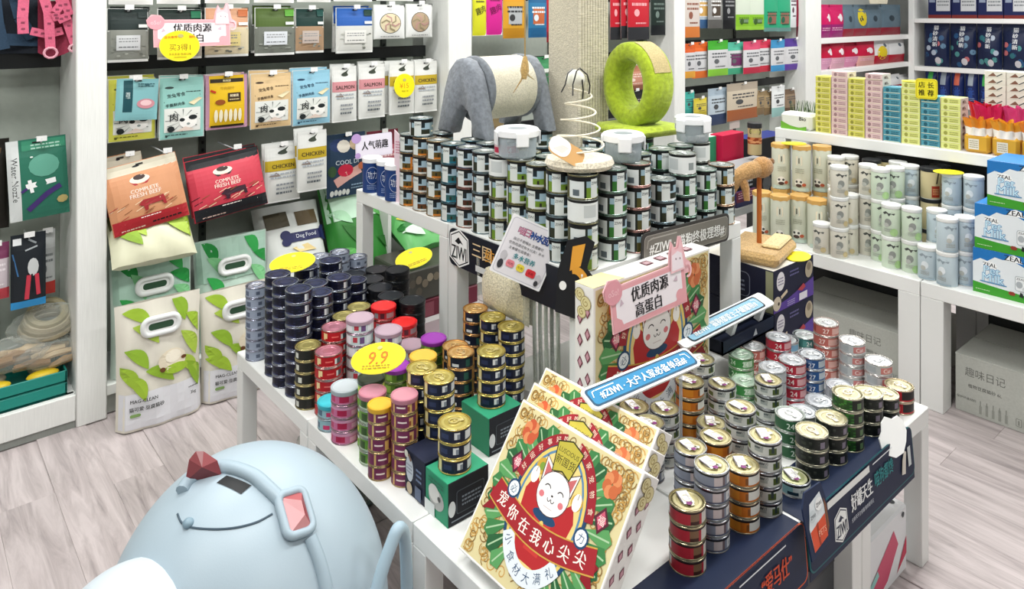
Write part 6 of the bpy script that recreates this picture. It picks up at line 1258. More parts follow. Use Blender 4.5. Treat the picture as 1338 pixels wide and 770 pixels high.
o = sign('promotion_card', 'narrow pink card leaning beside the topmost tall can', 'sign', (1.452, 2.345, 1.10), (.35, -.93, 0), (.0, .0, 1), [(-.025, -.2), (.025, -.2), (.028, .03), (-.025, .07)], .003, '#e6d0da', lambda d: d.scrawl(-.018, -.02, .02, .03, 5, '#c9849c')); 

# ---- far left rack: harnesses, nozzle pack, clippers, treats
o = thing('pet_harness', 'pink printed pet harness hanging at the upper left', 'harness', (*at_y(62, 30, 3.34)[:2], at_y(62, 30, 3.34).z), 0, 'pet harnesses on the far left rack')
def strap(m, pts, w_, col, pr=None):
    P = [Vector(p) for p in pts]
    for i in range(len(P) - 1):
        a, b_ = P[i], P[i + 1]; t = (b_ - a).normalized(); s_ = Vector((t.z, 0, -t.x)) * w_ / 2
        m.add([a - s_, a + s_, b_ + s_, b_ - s_, a - s_ + Vector((0, .004, 0)), a + s_ + Vector((0, .004, 0)), b_ + s_ + Vector((0, .004, 0)), b_ - s_ + Vector((0, .004, 0))], [[0, 1, 2, 3], [7, 6, 5, 4], [0, 4, 5, 1], [2, 6, 7, 3], [1, 5, 6, 2], [3, 7, 4, 0]], col)
PK = '#d0607e'
for n_, pts, w_ in (('strap', [(-.075, 0, .13), (-.082, -.01, .02), (-.08, -.012, -.04)], .036), ('strap', [(-.02, -.02, .12), (.0, -.025, .04), (.006, -.03, -.10)], .034), ('strap', [(.03, -.012, .13), (.06, -.018, .02), (.09, -.02, -.085)], .034), ('strap', [(-.055, -.005, -.03), (.0, -.01, -.045), (.05, -.008, -.03)], .03), ('strap', [(.045, -.03, .08), (.02, -.034, .04), (.03, -.03, .01), (.07, -.03, .03), (.05, -.032, .09)], .03)):
    m = M(); strap(m, pts, w_, PK)
    for (a, b_) in zip(pts, pts[1:]):
        for k in range(2): q = Vector(a).lerp(Vector(b_), .3 + .4 * k); m.add([q + Vector((-.006, -.0008, -.004)), q + Vector((.006, -.0008, -.004)), q + Vector((.006, -.0008, .004)), q + Vector((-.006, -.0008, .004))], [[0, 1, 2, 3]], '#8a3a52')
    m.build(n_, 'cloth', o)
for cc in (0,): M().tube([(.006 + .022 * math.cos(a / 10 * 2 * PI), -.03, -.115 + .02 * math.sin(a / 10 * 2 * PI)) for a in range(10)], .005, '#e0a0b0', 6, True).build('loop', 'cloth', o); M().tube([(.095 + .026 * math.cos(a / 10 * 2 * PI), -.02, -.1 + .016 * math.sin(a / 10 * 2 * PI)) for a in range(10)], .005, '#e6b0bc', 6, True).build('loop', 'cloth', o)
m = M(); m.grid(6, 6, lambda u, v: (-.03 + u * .13, .012 + .02 * math.sin(u * 5), -.115 + v * .22 - .02 * math.sin(u * 4)), '#8f2a44'); m.build('vest', 'cloth', o)
m = M(); m.box(-.08, -.014, .125, .09, .01, .145, PK, b=.004); m.build('back_strap', 'cloth', o); hook(0, o.location.x, o.location.z + .13, 3.31)
o = thing('pet_harness', 'dark blue pet harness behind the pink one', 'harness', (at_y(18, 30, 3.38).x, 3.40, at_y(18, 30, 3.4).z), 0, 'pet harnesses on the far left rack')
for pts, w_ in (([(-.06, 0, .12), (-.05, -.01, .0), (-.03, -.01, -.1)], .04), ([(.0, -.01, .12), (.02, -.02, .02), (.06, -.02, -.06)], .04), ([(-.06, -.005, -.06), (.08, -.008, -.07)], .045)):
    m = M(); strap(m, pts, w_, '#1f3a52'); m.build('strap', 'cloth', o)
m = M(); m.grid(6, 6, lambda u, v: (-.07 + u * .17, .02 + .02 * math.sin(u * 5), -.12 + v * .24), '#16202c'); m.build('vest', 'cloth', o); hook(0, o.location.x, o.location.z + .12, 3.37)
def s_nozzle(d):
    d.R(0, 0, 1, 1, '#2c6e5a'); d.R(0, 0, .2, 1, '#cfd4d3'); d.T('Water Nozzle', .115, .52, .065, '#22282a', 1.0, -PI / 2, .0); d.R(.25, .86, .98, .98, '#3c8a6c'); d.E(.6, .66, .26, .14, '#5fa08c', 14); d.S(.4, .86, .9, .94, 2, '#a9d0c0')
    d.L([(.28, .42), (.78, .46)], .1, '#eef0f0'); d.L([(.34, .5), (.38, .34)], .06, '#eef0f0'); d.L([(.3, .12), (.62, .3), (.86, .38)], .1, '#43306e'); d.L([(.3, .4), (.2, .36)], .05, '#43306e'); d.E(.88, .2, .1, .05, '#b5a46a', 8); d.E(.4, .78, .03, .01, '#d8e6e0', 6)
pouch(0, 14, 180, 92, 284, s_nozzle, 'green Water Nozzle pack on the far left rack', yf=3.33, dp=.035, base='#2c6e5a', cat='pack', name='nozzle_pack', tilt=-.05)
def s_clip(d):
    d.R(0, 0, 1, 1, '#1c2228'); d.R(.0, .0, 1, .1, '#2f8ac4'); d.R(.06, .86, .3, .95, '#dfe3e4'); d.L([(.05, .75), (.2, .45)], .04, '#3a6a9a'); d.L([(.5, .92), (.72, .86)], .06, '#8d9498'); d.L([(.4, .78), (.75, .82)], .05, '#a9b0b4'); d.E(.62, .55, .16, .12, '#c2c6c6', 12); d.L([(.5, .45), (.44, .12)], .13, '#c43a4c'); d.L([(.72, .45), (.78, .16)], .12, '#c43a4c'); d.L([(.58, .46), (.62, .2)], .05, '#14181c')
pouch(0, 14, 305, 60, 401, s_clip, 'nail clipper pack with red handles and blue base', yf=3.34, dp=.03, base='#1c2228', cat='pack', name='clipper_pack')
pouch(0, 50, 300, 72, 384, s_tri('#c9cdcc', '#b9bdbc', '#b0342c', '#6a6f70'), 'grey and red pack behind the nail clippers', yf=3.42, dp=.03, cat='pack', name='comb_pack')
pouch(0, -24, 318, 12, 392, s_tri('#7a3a5c', '#c4b9bf', '#b5404a', '#e3dde0'), 'pink and grey pack cut by the left frame edge', yf=3.36, dp=.03, cat='pack', name='comb_pack')
def s_dark(d): d.R(0, 0, 1, 1, '#17150f'); d.L([(.3, .1), (.5, .6), (.7, .9)], .12, '#5a4630'); d.L([(.6, .2), (.3, .8)], .08, '#8a7050')
pouch(0, -30, 182, 12, 300, s_dark, 'dark brown pack left of the Water Nozzle pack', yf=3.36, dp=.04, base='#17150f', cat='pack', name='collar_pack')
# clear bags of chews and teal trays on the deck
for i, (px, py, sx_, sz_, c, w_) in enumerate([(58, 430, .14, .09, '#a49a80', 'upper clear bag of pale chew rings on the trays'), (15, 470, .13, .08, '#b59a74', 'clear bag of tan chews at the left edge'), (62, 468, .13, .07, '#a8875c', 'lower clear bag of tan chews on the trays')]):
    v = at_y(px, py, 3.40 - .03 * (i > 0)); o = thing('chew_bag', w_, 'bag', (v.x, v.y, v.z), 0, 'clear bags of dog chews')
    rnd = random.Random(i); m = M()
    if i == 0:
        for k in range(4): m.tube([(.085 * (1 - .1 * k) * math.cos(a / 18 * 2 * PI) + .01, .05 * math.sin(a / 18 * 2 * PI), .012 + k * .016 + .03 * math.sin(a / 18 * 2 * PI)) for a in range(18)], .016, ['#a49a80', '#8d8468', '#b5ab90', '#99906f'][k], 8, True)
    else:
        for k in range(9): a = rnd.uniform(-.5, .5); x, y, z = rnd.uniform(-.06, .06), rnd.uniform(-.04, .04), rnd.uniform(-.02, .03); m.tube([(x - .06 * math.cos(a), y, z - .02 * math.sin(a)), (x, y, z + .008), (x + .06 * math.cos(a), y, z + .02 * math.sin(a))], [.01, .016, .01], rnd.choice([c, '#8d6a40', '#c9b088']), 8)
    m.build('chews', 'print', o)
    m = M(); m.ball(.005, 0, .02, sx_ * .9, .075, sz_ * .8, '#e6e6dc', 20, 12); rr_ = random.Random(i + 9); m.v = [(x * (1 + rr_.uniform(-.07, .07)), y * (1 + rr_.uniform(-.07, .07)), z * (1 + rr_.uniform(-.07, .07))) for x, y, z in m.v]; m.build('film', 'film', o, ang=15)
for i in range(2):
    z = .13 + i * .047; o = thing('treat_tray', f'{["lower", "upper"][i]} teal tray at the bottom of the far left rack', 'tray', (.10, 3.395, z), 0, 'teal trays'); T_ = '#177a70'
    M().box(-.75, -.115, 0, .435, .115, .006, T_).box(-.75, -.115, 0, .435, -.109, .045, '#1c877b', b=.002).box(-.75, .109, 0, .435, .115, .045, T_).box(.429, -.115, 0, .435, .115, .045, T_).box(-.75, -.115, 0, -.744, .115, .045, T_).build('tray', 'plastic', o)
    if i:
        for k in range(7): M().ball(0, 0, 0, .055, .03, .018, '#d6b92c', 14, 8).build('yellow_pad', 'print', o, (.36 - k * .155, -.075, .036)); M().ball(0, 0, 0, .045, .03, .02, '#8d8a78', 12, 8).build('treat', 'print', o, (.36 - k * .155, -.03, .045))

# ---- bottom bags of rack 1
def leafbag(label, p, w, h, dp, base, leaf, txt=None, rot=0, lean_=0, cap=None, handle=True, name='litter_bag', kind='stand', leaves=9, seed=1):
    o = thing(name, label, 'bag', p, rot, 'litter bags at the bottom of the rack')
    def prof(u, v):
        t = dp / 2 * (1 - max(0, v - .1) ** 1.7) * (.92 if v < .06 else 1) if kind == 'stand' else dp / 2 * max(.02, math.sin(PI * min(1, max(0, .04 + v * .92)))) ** .5
        e = max(0, 4 * u * (1 - u)) ** .3
        return max(t, .004) * e + .004 * math.sin(u * 17 + v * 9) * e
    m = M(); m.grid(14, 16, lambda u, v: ((u - .5) * w * (1 - .03 * math.sin(PI * v)), -prof(u, v), v * h), base); m.grid(10, 8, lambda u, v: ((.5 - u) * w * (1 - .03 * math.sin(PI * v)), prof(u, v), v * h), base); m.grid(10, 2, lambda u, v: ((u - .5) * w, (v * 2 - 1) * prof(u, 0), 0), base)
    b = m.build('sack', 'print', o, ang=60)
    if lean_: b.rotation_euler[0] = lean_
    rnd = random.Random(seed); d = PD(w, h)
    if cap: d.R(.02, .62 if handle else .7, .98, .99, cap)
    if txt: d.R(.02, .02, .98, .30, '#dcdde2')
    for k in range(leaves):
        u, v = ((.2, .88), (.75, .9), (.3, .74), (.9, .74), (.2, .56), (.82, .6), (.1, .42), (.45, .4), (.75, .42), (.2, .34), (.9, .34))[k % 11]; u += rnd.uniform(-.04, .04); v = v * .95 - .12 if kind == 'lie' else v; a = rnd.uniform(-1.2, -.5); l, wd = .185, .075
        vs = []; c0, s0 = math.cos(a), math.sin(a)
        for t in (-1, -.75, -.5, -.25, 0, .25, .5, .75, 1):
            wb = wd * max(.02, math.sin(PI * (t + 1) / 2)) ** .8; cv = .05 * (1 - t * t)
            for q in (-1, 0, 1): x_ = l * t; y_ = q * wb + cv; vs.append((d.X(min(.97, max(.03, u + x_ * c0 - y_ * s0))), min(.98, max(.02, v + (x_ * s0 + y_ * c0) * w / h)) * h))
        d.add(vs, [[3 * r_ + c_, 3 * r_ + c_ + 1, 3 * r_ + c_ + 4, 3 * r_ + c_ + 3] for r_ in range(8) for c_ in range(2)], leaf[k % len(leaf)])
    if txt:
        d.E(.62, .5, .17, .09, '#e3d9c2', 16); d.E(.66, .43, .15, .04, leaf[0], 14); d.E(.63, .53, .1, .05, '#efe8d6', 12); d.E(.5, .44, .035, .02, '#6a4428', 8); d.E(.76, .5, .035, .015, '#6a4428', 8)
        d.T('MAG-CLEAN', .28, .245, .026, '#2a2d2a', .34); d.T('猫可爱·豆腐猫砂', .31, .185, .034, '#2a2d2a', .42); d.rrect(d.X(.12), .125 * h, d.X(.24), .15 * h, .006, '#7a9a5a'); d.T('3kg', .86, .19, .032, '#3a3d3a', .14); d.S(.8, .235, .92, .25, 1, '#2a2d2a')
    pg = facets(prof, 14, 16); d.build('print', b, lambda x, y, q: (x * (1 - .03 * math.sin(PI * y / h)), -pg(x / w + .5, y / h) - q - .003, y), eps=.0008, span=.013)
    if handle:
        hy = .80 * h if txt else .74 * h; m = M(); P_ = rr(-.065, hy - .03, .065, hy + .03, .026); fy = -prof(.5, hy / h) - .013
        m.T = Matrix(((1, 0, 0, 0), (0, 0, -1, fy), (0, 1, 0, 0), (0, 0, 0, 1))); m.tube([(x, y, 0) for x, y in P_], .011, '#e4e7e6', 8, True); m.build('handle', 'plastic', b, ang=60)
        d = D(); d.poly(rr(-.06, hy - .024, .06, hy + .024, .022), '#e9ebea').poly(rr(-.046, hy - .013, .046, hy + .013, .012), '#33503c'); d.build('handle_slot', b, lambda x, y, q: (x, fy - .003 - q, y))
    leafbag.prof = prof; return o
v = at_z(209, 547, 0)
LG = ['#9cbd3a', '#8aae34', '#a8c44a']; DG = ['#1f8a3c', '#2f9a4a', '#7fc48a']
leafbag('cream MAG-CLEAN litter bag standing by the wood-grain post', (v.x, 3.12, 0), .315, .47, .12, '#dedacd', LG, 'm', -.03, -.04, None, True, seed=2, leaves=11)
v = at_z(308, 515, 0)
leafbag('cream MAG-CLEAN litter bag partly behind the grey cans', (v.x + .02, 3.13, 0), .31, .44, .12, '#dedacd', LG, 'm', .0, -.05, None, True, seed=5, leaves=11)
leafbag('mint and white leaf-print litter bag behind the first cream bag', (at_y(203, 440, 3.28).x, 3.32, .12), .32, .475, .13, '#cfe0d6', DG, None, 0, -.05, '#a9c9b9', True, seed=3, leaves=6)
leafbag('mint leaf-print litter bag behind the second cream bag', (at_y(306, 430, 3.3).x + .01, 3.34, .12), .33, .47, .13, '#bfd6ca', DG, None, 0, -.08, '#a9c9b9', True, seed=4, leaves=7)
o = leafbag('cream leaf-print bag lying on top of the mint bag', (at_y(203, 340, 3.2).x, 3.19, .60), .32, .22, .13, '#d8d8bc', LG, None, 0, -.7, '#5f6038', False, kind='lie', seed=6, leaves=6)  # dark olive top band paints in the shadow on this bag
o = leafbag('white pet food bag with a navy bone emblem behind the navy cans', (1.505, 3.27, .12), .335, .58, .17, '#cfd3d0', ['#4a3f2c'], None, 0, -.42, None, False, kind='lie', leaves=0)
b = o.children[0]; d = D(); d.rect(-.13, .465, -.02, .54, '#4a4433', 3, 3).rect(.02, .46, .13, .53, '#57492f', 3, 3).rect(-.05, .385, .15, .43, '#1b2050', 6, 2).ell(-.05, .425, .024, .022, '#1b2050').ell(-.05, .392, .022, .02, '#1b2050').ell(.15, .425, .024, .022, '#1b2050').ell(.15, .392, .022, .02, '#1b2050').text('Dog Food', .05, .408, .024, '#cfd3dc').poly([(-.03, .36), (.05, .37), (.09, .335), (.0, .335)], '#d9c48a')
pf = leafbag.prof; d.build('print', b, lambda x, y, q: (x, -pf(x / .335 + .5, y / .58) - q - .002, y))
leafbag('big green bag at the right of the rack bottom', (1.843, 3.25, .12), .34, .64, .2, '#2f7a30', ['#a5d2ae', '#5fae5a', '#2c6a2c'], None, 0, -.4, '#bfe0c8', False, kind='lie', seed=8, leaves=7)
leafbag('green and yellow bag under the step table by the rack', (2.15, 3.15, .395), .32, .36, .15, '#5fae62', ['#d9cf4a', '#cfe8d4', '#2c7a34', '#e3d860'], None, .1, -1.05, '#d3ecd8', False, kind='lie', seed=9, leaves=11)
o = tag(M().box(-.12, -.07, 0, .3, .24, .235, '#6a2436', b=.006).build('food_carton', 'print', None, (1.975, 3.0, 0)), 'maroon carton with a white band below the step table corner', 'carton')
d = D(); d.rect(-.12, 0, .3, .15, '#bfb0b6').rect(-.12, .125, .3, .15, '#eeeeee').rect(-.02, .155, .03, .22, '#8a4a58').rect(.06, .155, .1, .22, '#4a1824'); d.build('print', o, lambda x, y, q: (x, -.07 - q, y))
o = tag(M().box(-.12, -.07, 0, .3, .24, .15, '#4a4a44', b=.006).build('food_carton', 'print', None, (1.975, 3.0, .2365)), 'grey-brown animal-print carton on top of the maroon one', 'carton')
d = D(); rnd = random.Random(6)
for k in range(16): d.ell(rnd.uniform(-.09, .27), rnd.uniform(.03, .12), .018, .02, ['#7d7464', '#9a917e', '#5d584e', '#3a3832'][k % 4], 10)
d.build('print', o, lambda x, y, q: (x, -.07 - q, y))
v = at_y(541, 337, 2.98); price('yellow oval tag over the animal-print carton', (v.x, v.y, v.z), .1, .055, (1, 0, .12), (0, .8, .5), None, True, .03)

# ---- rack 2 (behind the scratcher)
G = 'pouches behind the scratcher'
def s_diag(c1, c2):
    def f(d): d.R(0, 0, 1, 1, c1); d.P([(0, 0), (1, 0), (1, .3)], '#dfe0de'); d.T('趣肉', .5, .55, .16, c2, .7, .4); d.S(.2, .7, .8, .85, 2, c2)
    return f
pouch(2, 617, -14, 635, 47, s_diag('#cfd02a', '#5a5a1c'), 'yellow pouch right of the second post', group=G)
pouch(2, 635, -16, 656, 46, s_diag('#c9248a', '#7a1050'), 'magenta pouch beside the yellow one', group=G)
pouch(2, 657, -16, 686, 50, s_tri('#c98f1c', '#c9952a', '#b07d1c', '#3a3a3c', '#a9adb0'), 'amber pouch above the sisal barrel', group=G)
pouch(2, 690, -14, 714, 49, s_tri('#1d5a86', '#2a6f9a', '#1d5a86', '#cfd9e0', '#b5623c'), 'blue pouch left of the sisal column', group=G)
pouch(2, 714, -14, 732, 55, s_tri('#b01c2c', '#a81c2a', '#7a1420', '#e3c3c6'), 'red pouch half behind the sisal column', group=G)
for i, (a, b_) in enumerate(((797, 812), (811, 826), (820, 848))): pouch(2, a, -18, b_, 52 - (0, 2, 0)[i], s_tri('#b5202c', '#b81f2e', '#2a2c30', '#e0a0a4', None, .24, .9), f'red and black pouch, {ORD[i]} right of the sisal column', yf=3.4 - i * .03, group=G)
pouch(2, 850, -20, 869, 46, s_tri('#14201c', '#1c2a26', '#10161a', '#6a7a74'), 'dark green pouch by the third post', group=G)
pouch(2, 700, 74, 720, 130, s_tri('#3f8a5a', '#cfd6ce', '#a54a3c', '#5a6a5c', '#2f6a44'), 'green and white pouch below the barrel end', group=G, yf=3.4)
pouch(2, 640, 150, 668, 200, s_tri('#7a6a4a', '#6a5a42', '#3a3226', '#c9bda4'), 'brown pouch under the sisal barrel', group=G, yf=3.42)
pouch(2, 812, 84, 846, 118, s_tri('#b5785a', '#c98f78', '#8d5a44', '#f0d9cc'), 'salmon-coloured pouch seen through the lime ring', group=G, yf=3.42)
pouch(2, 812, 118, 846, 150, s_tri('#1a1a1c', '#26262a', '#14141a', '#b9a9a4'), 'black pouch seen through the lime ring', group=G, yf=3.42)
# ---- rack 3
G = 'pouches on the rack behind the clear tubs'
pouch(3, 893, -22, 914, 49, s_tri('#b58a74', '#cfc6bf', '#cf7a3a', '#8d5a4a'), 'white and orange pouch by the third post, top row', group=G)
pouch(3, 906, -20, 927, 37, s_tri('#2a5a94', '#a9b9c6', '#3a5f8a', '#e6eaee', '#c9a05a'), 'blue pouch second from the third post', group=G, yf=3.36)
pouch(3, 925, -20, 943, 37, s_tri('#6a6a6c', '#8d8d8c', '#5a5a58', '#dfe0e0', '#4a3f34'), 'grey pouch left of the black pack', group=G)
pouch(3, 944, -20, 960, 38, s_tri('#14161a', '#1c1e22', '#101216', '#8d8f92'), 'black pack beside the lime pouches', group=G)
for i, x in enumerate((961, 979)): pouch(3, x, -20, x + 19, 39, s_tri('#c9d3c4', '#7fb52a', '#8fc43a', '#3a5a24', '#6f8a6a', .08, .34), f'{["left", "right"][i]} lime-bottomed white pouch in the top row', group=G)
for i, x in enumerate((998, 1015)): pouch(3, x, -20, x + 18, 41, s_tri('#2a9a72', '#2a9a72', '#5f8a86', '#1c5a44', '#8a5f50', .08, .5), f'{["left", "right"][i]} sea-green pouch in the top row', group=G)
pouch(3, 1031, -20, 1040, 36, s_tri('#d9dcdc', '#cfd3d6', '#c9ced0', '#5a3a4a'), 'narrow white pouch beside the maroon one', group=G)
pouch(3, 1040, -20, 1053, 48, s_tri('#5a1424', '#7a1c34', '#4a1020', '#b58a94'), 'maroon pouch by the fourth post', group=G)
for i, (a, b_, y0, y1, c1, c2, nm) in enumerate([(893, 908, 57, 102, '#cf5a22', '#dfa23c', 'yellow-bottomed orange'), (904, 924, 55, 102, '#d9662a', '#d9702c', 'orange'), (925, 951, 53, 99, '#3fa02c', '#7fbf3a', 'green'), (949, 972, 55, 97, '#4fae94', '#3fa07c', 'teal-topped'), (971, 993, 54, 96, '#c9486a', '#b52a44', 'rose'), (985, 1007, 52, 94, '#c43550', '#c22f44', 'crimson'), (1007, 1025, 52, 93, '#3a86b5', '#3f8fc4', 'light blue'), (1025, 1050, 50, 91, '#4a2f86', '#5a3a96', 'violet')]):
    pouch(3, a, y0, b_, y1, s_tri(c1, '#c9cacd', c2, '#5d6064', None if i != 3 else '#6a2a5a', .2, .74), f'{nm} pouch in the second row behind the tubs', group=G, yf=3.34 if i % 2 else 3.31)
for i, (a, b_, y0, y1, c1, c2, c3, nm) in enumerate([(893, 907, 120, 152, '#3fa69a', '#45aca0', '#3a9a90', 'turquoise'), (906, 923, 128, 154, '#c9b83a', '#cfc04a', '#b5a42c', 'mustard'), (925, 949, 115, 163, '#9fb0bd', '#b4c2cc', '#2c3c5c', 'pale blue and navy'), (950, 990, 108, 156, '#a59a8a', '#c3b8a4', '#9a5a34', 'beige'), (953, 966, 132, 168, '#cfc6bf', '#dcd6d0', '#d6cac4', 'small white'), (988, 998, 118, 150, '#8a7656', '#9a8664', '#7a6648', 'tan'), (998, 1008, 118, 150, '#8a7656', '#a08c6a', '#7a6648', 'light tan'), (1008, 1025, 112, 152, '#d6dada', '#dde1e1', '#8fb9b5', 'white cat-print'), (1025, 1040, 116, 150, '#6a5644', '#8a7660', '#5a4636', 'brown')]):
    pouch(3, a, y0, b_, y1, s_tri(c1, c2, c3, '#4a4c4e', None, .3, .8), f'{nm} pouch in the third row behind the tubs', group=G, yf=3.36 - .03 * (i % 2))
# table of goods between the step table and the rack
o = thing('display_table', 'grey display table behind the step table', 'table', (3.65, 2.41, 0)); M().box(-.75, -.3, .56, .75, .3, .60, '#8d8f90', b=.003).build('tabletop', 'white', o)
for sx_ in (-1, 1):
    for sy in (-1, 1): M().box(sx_ * .72 - .02, sy * .27 - .02, 0, sx_ * .72 + .02, sy * .27 + .02, .56, '#4a4c4e').build('leg', 'white', o)
def bx(name, label, px0, py0, px1, py1, y, dep, cols, draw=None, zt=None, cat='box'):
    a, b_ = at_y(px0, py1, y), at_y(px1, py0, y); z0 = .60; w = b_.x - a.x; h = max(.03, b_.z - z0)
    o = tag(M().box(-w / 2, 0, 0, w / 2, dep, h, cols['c'], b=.003, faces=cols).build(name, 'flat', None, ((a.x + b_.x) / 2, y, z0)), label, cat)
    if draw: d = D(); draw(d, w, h); d.build('print', o, lambda x, yy, q: (x, -q, yy))
    return o
bx('product_box', 'navy-lidded black box behind the nut canister', 986, 174, 1032, 235, 2.42, .16, {'+z': '#23307a', '-y': '#101114', 'c': '#15161c'})
bx('product_box', 'black box with white lines below the crimson bag', 956, 208, 1014, 240, 2.14, .14, {'+z': '#9a9da0', '-y': '#17181c', 'c': '#17181c'}, lambda d, w, h: d.scrawl(-w * .3, h * .3, -w * .05, h * .9, 5, '#b9bcc0').ell(w * .28, h * .4, w * .1, h * .22, '#6a6d70', 12))
bx('product_box', 'purple and crimson box right of the step table cans', 962, 245, 988, 300, 2.12, .018, {'+z': '#3a2a5a', '-y': '#5a1c34', 'c': '#2a1c44'}, lambda d, w, h: d.rect(-w / 2, 0, w / 2, h * .3, '#1c1f4a').scrawl(-w * .4, h * .5, w * .4, h * .95, 3, '#cfa0b0'))
o = bx('toy_bag', 'crimson plastic bag behind the white tall cans', 944, 172, 972, 216, 2.30, .08, {'c': '#b8123f'}, None, cat='bag')
bx('product_box', 'green and white box left of the crimson bag', 924, 176, 945, 200, 2.34, .08, {'+z': '#dfe3df', '-y': '#2f8a64', 'c': '#cfd3cf'})
o = thing('food_canister', 'nut-print canister with a dark lid behind the step table', 'canister', (at_y(986, 208, 2.21).x, 2.21, at_y(985, 208, 2.14).z + .0005), to_cam(2.9, 2.2)); h = at_y(986, 160, 2.21).z - o.location.z
M().lathe([(.036, 0, '#b59a6a'), (.037, .003, '#c4b184'), (.037, h - .03, '#c4b184'), (.035, h - .028, '#2a2a2c')], 24).build('body', 'label', o); M().lathe([(.037, h - .03, '#2c2d30'), (.039, h - .028, '#2c2d30'), (.039, h - .003, '#34363a'), (.036, h, '#34363a'), (.0001, h, '#34363a')], 24, False).build('lid', 'plastic', o)
d = D(); d.rect(-.05, .06, .05, h * .55, '#a5502c', 8, 1); rnd = random.Random(4)
for k in range(22): d.ell(rnd.uniform(-.044, .044), rnd.uniform(.068, h * .52), .012, .006, rnd.choice(['#c97a4a', '#d99a6a', '#8a3a1c']), 8)
d.rrect(-.03, h * .66, .03, h * .82, .006, '#3c4424').text('MixPot', 0, h * .74, .02, '#cfc87a', wmax=.05); d.build('print', o, lambda x, y, q: ((.0373 + q) * math.cos(x / .037), (.0373 + q) * math.sin(x / .037), y))

# ---- shelf unit 4: pink bags
def shelfbag(label, px0, py0, px1, z, y, dp, sty, base, group, hgt=None):
    a, b_ = at_y(px0, 60, y), at_y(px1, 60, y); w = b_.x - a.x; h = at_y((px0 + px1) / 2, py0, y).z - z if hgt is None else hgt
    me = pouch_mesh(w, h, dp, base); d = PD(w, h); sty(d); bl = facets(surf(w, h, dp)); o = tag(put('litter_bag', me, None, ((a.x + b_.x) / 2, y + dp / 2, z)), label, 'bag', group); d.build('print', o, lambda x, yy, q: (x, -bl(x / w + .5, yy / h) - q - .0008, yy)); return o
def s_mag(c, lower):
    def f(d): d.R(0, 0, 1, 1, c); d.R(0, 0, 1, .4, lower); d.E(.62, .6, .14, .12, '#e9e0e4', 12); d.L([(.4, .6), (.6, .66)], .08, '#e9e0e4'); d.S(.1, .2, .8, .32, 2, '#e3b0c8')
    return f
def s_gb(sun):
    def f(d):
        d.R(0, 0, 1, 1, '#5d7280'); d.R(0, 0, 1, .25, '#8d2434'); d.P([(.55, .1), (.8, .12), (.85, .6), (.7, .7)], '#b9c6cc'); d.E(.4, .55, .12, .1, '#2c3a44', 10)
        if sun: d.E(.5, .6, .32, .28, '#d9c41c', 12)
    return f
def s_wht(sun):
    def f(d):
        d.R(0, 0, 1, 1, '#d9dadb'); d.R(0, 0, 1, .35, '#a8142c'); d.E(.6, .75, .1, .08, '#5a6470', 8)
        if sun: d.E(.4, .45, .28, .28, '#dcc41c', 12)
    return f
g = 'bags on the white shelf unit by the corner'
for i, (a, b_) in enumerate(((1076, 1089), (1088, 1106))): shelfbag(f'magenta bag with white cat, {ORD[i]} on the upper shelf', a, 6, b_, SHZ[0], 3.30, .08, s_mag('#c4125c', '#8f1c6a'), '#c4125c', g)
for i, (a, b_, s_) in enumerate(((1106, 1120, 0), (1119, 1137, 1), (1136, 1156, 0), (1155, 1181, 0))): shelfbag(f'grey-blue bag, {ORD[i]} on the upper shelf' + (' with a yellow burst' if s_ else ''), a, 6, b_, SHZ[0], 3.30, .08, s_gb(s_), '#5d7280', g)
for i, (a, b_) in enumerate(((1075, 1093), (1089, 1108), (1105, 1127), (1124, 1147))): shelfbag(f'crimson bag with white cat, {ORD[i]} on the lower shelf', a, 53, b_, SHZ[1], 3.30 - .02 * (i % 2), .08, s_mag('#b80f3a', ['#cf94b4', '#d0a0b0', '#cf86a8', '#cf9a94'][i]), '#b80f3a', g)
for i, (a, b_, s_) in enumerate(((1146, 1166, 1), (1164, 1186, 0))): shelfbag(f'white and red bag {["with a yellow burst", "at the right end"][i]} of the lower shelf', a, 51, b_, SHZ[1], 3.29, .08, s_wht(s_), '#d9dadb', g)
for i, (a, b_) in enumerate(((1166, 1180), (1179, 1196))): shelfbag(f'red and white bag, {ORD[i]} on the lowest visible shelf', a, 97, b_, SHZ[2], 3.30, .08, s_wht(0), '#c41c34', g)
sign('shelf_banner', 'cream header strip at the top of the pink bag shelf', 'sign', at_y(1148, 1, 3.24), (1, 0, 0), (0, 0, 1), [(-.23, .03), (-.19, -.03), (.2, -.03), (.23, .03)], .004, '#dcd6c0', None)
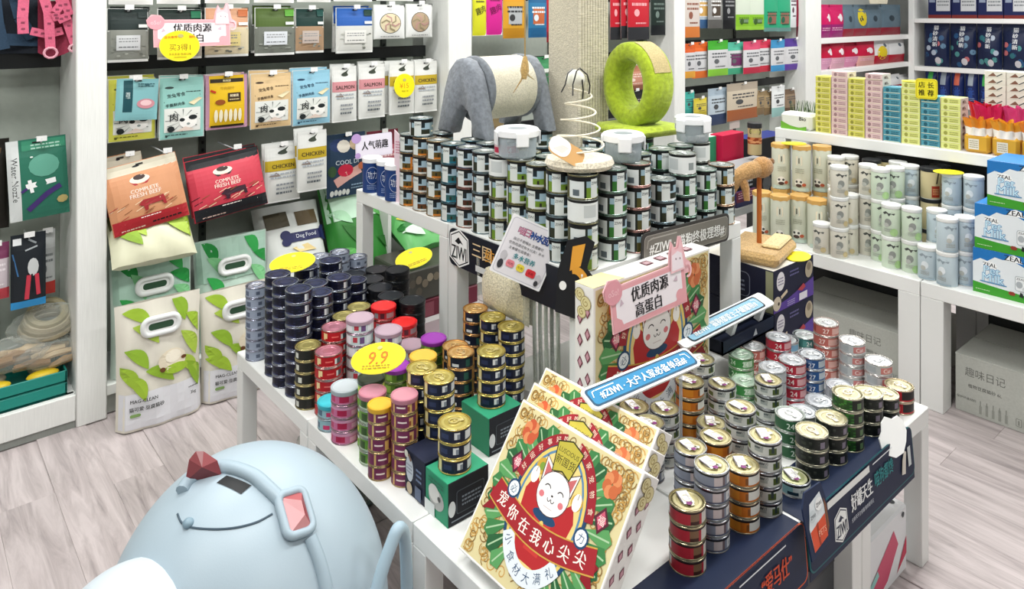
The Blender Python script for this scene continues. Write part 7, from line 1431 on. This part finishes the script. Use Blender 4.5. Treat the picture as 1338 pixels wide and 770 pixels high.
# ---- far right shelf: navy boxes and bags (plane facing -x)
def rbag(label, px0, px1, py0, z, sty, base, dp, group, box=False, x=8.42):
    a, b_ = at_x(px0, 50, x), at_x(px1, 50, x); w = a.y - b_.y; h = at_x((px0 + px1) / 2, py0, x).z - z; yc = (a.y + b_.y) / 2; d = PD(w, h); sty(d)
    if box:
        m = M(); m.box(-w / 2, 0, 0, w / 2, .2, h, base, b=.004); o = tag(m.build('litter_box', 'flat', None, (x, yc, z), -PI / 2), label, 'box', group); d.build('print', o, lambda u, v, q: (u, -q - .0008, v))
    else:
        bl = facets(surf(w, h, dp)); o = tag(put('litter_bag', pouch_mesh(w, h, dp, base), None, (x + dp / 2, yc, z), -PI / 2), label, 'bag', group); d.build('print', o, lambda u, v, q: (u, -bl(u / w + .5, v / h) - q - .001, v))
def s_nbx(d): d.R(0, 0, 1, 1, '#16204f'); d.R(.35, .25, .95, .85, '#c9ccd0'); d.S(.4, .4, .9, .75, 3, '#7d8288'); d.R(0, 0, 1, .12, '#7a2c28'); d.R(.05, .55, .3, .8, '#8d98b0')
def s_nbg(d):
    d.R(0, 0, 1, 1, '#141f40'); d.E(.5, .5, .34, .4, '#1f3a52', 14)
    for k in range(12): d.E(R.uniform(.08, .92), R.uniform(.05, .75), .1, .06, R.choice(['#2f6a74', '#b5666a', '#4a8a8a', '#a9b4c4', '#24507a', '#5f7f9a']), 9)
    d.R(.38, .38, .62, .95, '#1a2648'); d.T('猫', .5, .86, .1, '#dfe3e6', .2); d.T('砂', .5, .74, .1, '#dfe3e6', .2); d.T('清', .5, .62, .1, '#dfe3e6', .2); d.T('新', .5, .5, .1, '#dfe3e6', .2); d.E(.6, .14, .12, .08, '#c9c6cc', 9)
g = 'navy goods on the far right shelf'
for i, (a, b_) in enumerate(((1213, 1243), (1244, 1277), (1278, 1311), (1312, 1346))): rbag(f'navy box with a white label, {ORD[i]} on the top right shelf', a, b_, -14, SWZ[0], s_nbx, '#16204f', .1, g, True)
for i, (a, b_) in enumerate(((1205, 1238), (1239, 1273), (1274, 1307), (1308, 1344))): rbag(f'navy patterned bag, {ORD[i]} on the second right shelf', a, b_, 28 + i, SWZ[1], s_nbg, '#141f40', .12, g)
for i, (a, b_, c) in enumerate(((1207, 1222, '#3f9a4a'), (1223, 1240, '#8d98a4'), (1241, 1258, '#c4604a'), (1259, 1276, '#9aa4b0'), (1277, 1297, '#4aae5a'))): rbag(f'dark blue bottle-shaped pack, {ORD[i]} on the lowest right shelf', a, b_, 92, SWZ[2], (lambda cc: lambda d: (d.R(0, 0, 1, 1, '#17255a'), d.R(.3, .55, .7, .95, cc), d.E(.5, .3, .3, .2, '#2a4a94', 10), d.S(.2, .1, .8, .2, 2, '#8da0c4')))(c), '#17255a', .1, g)
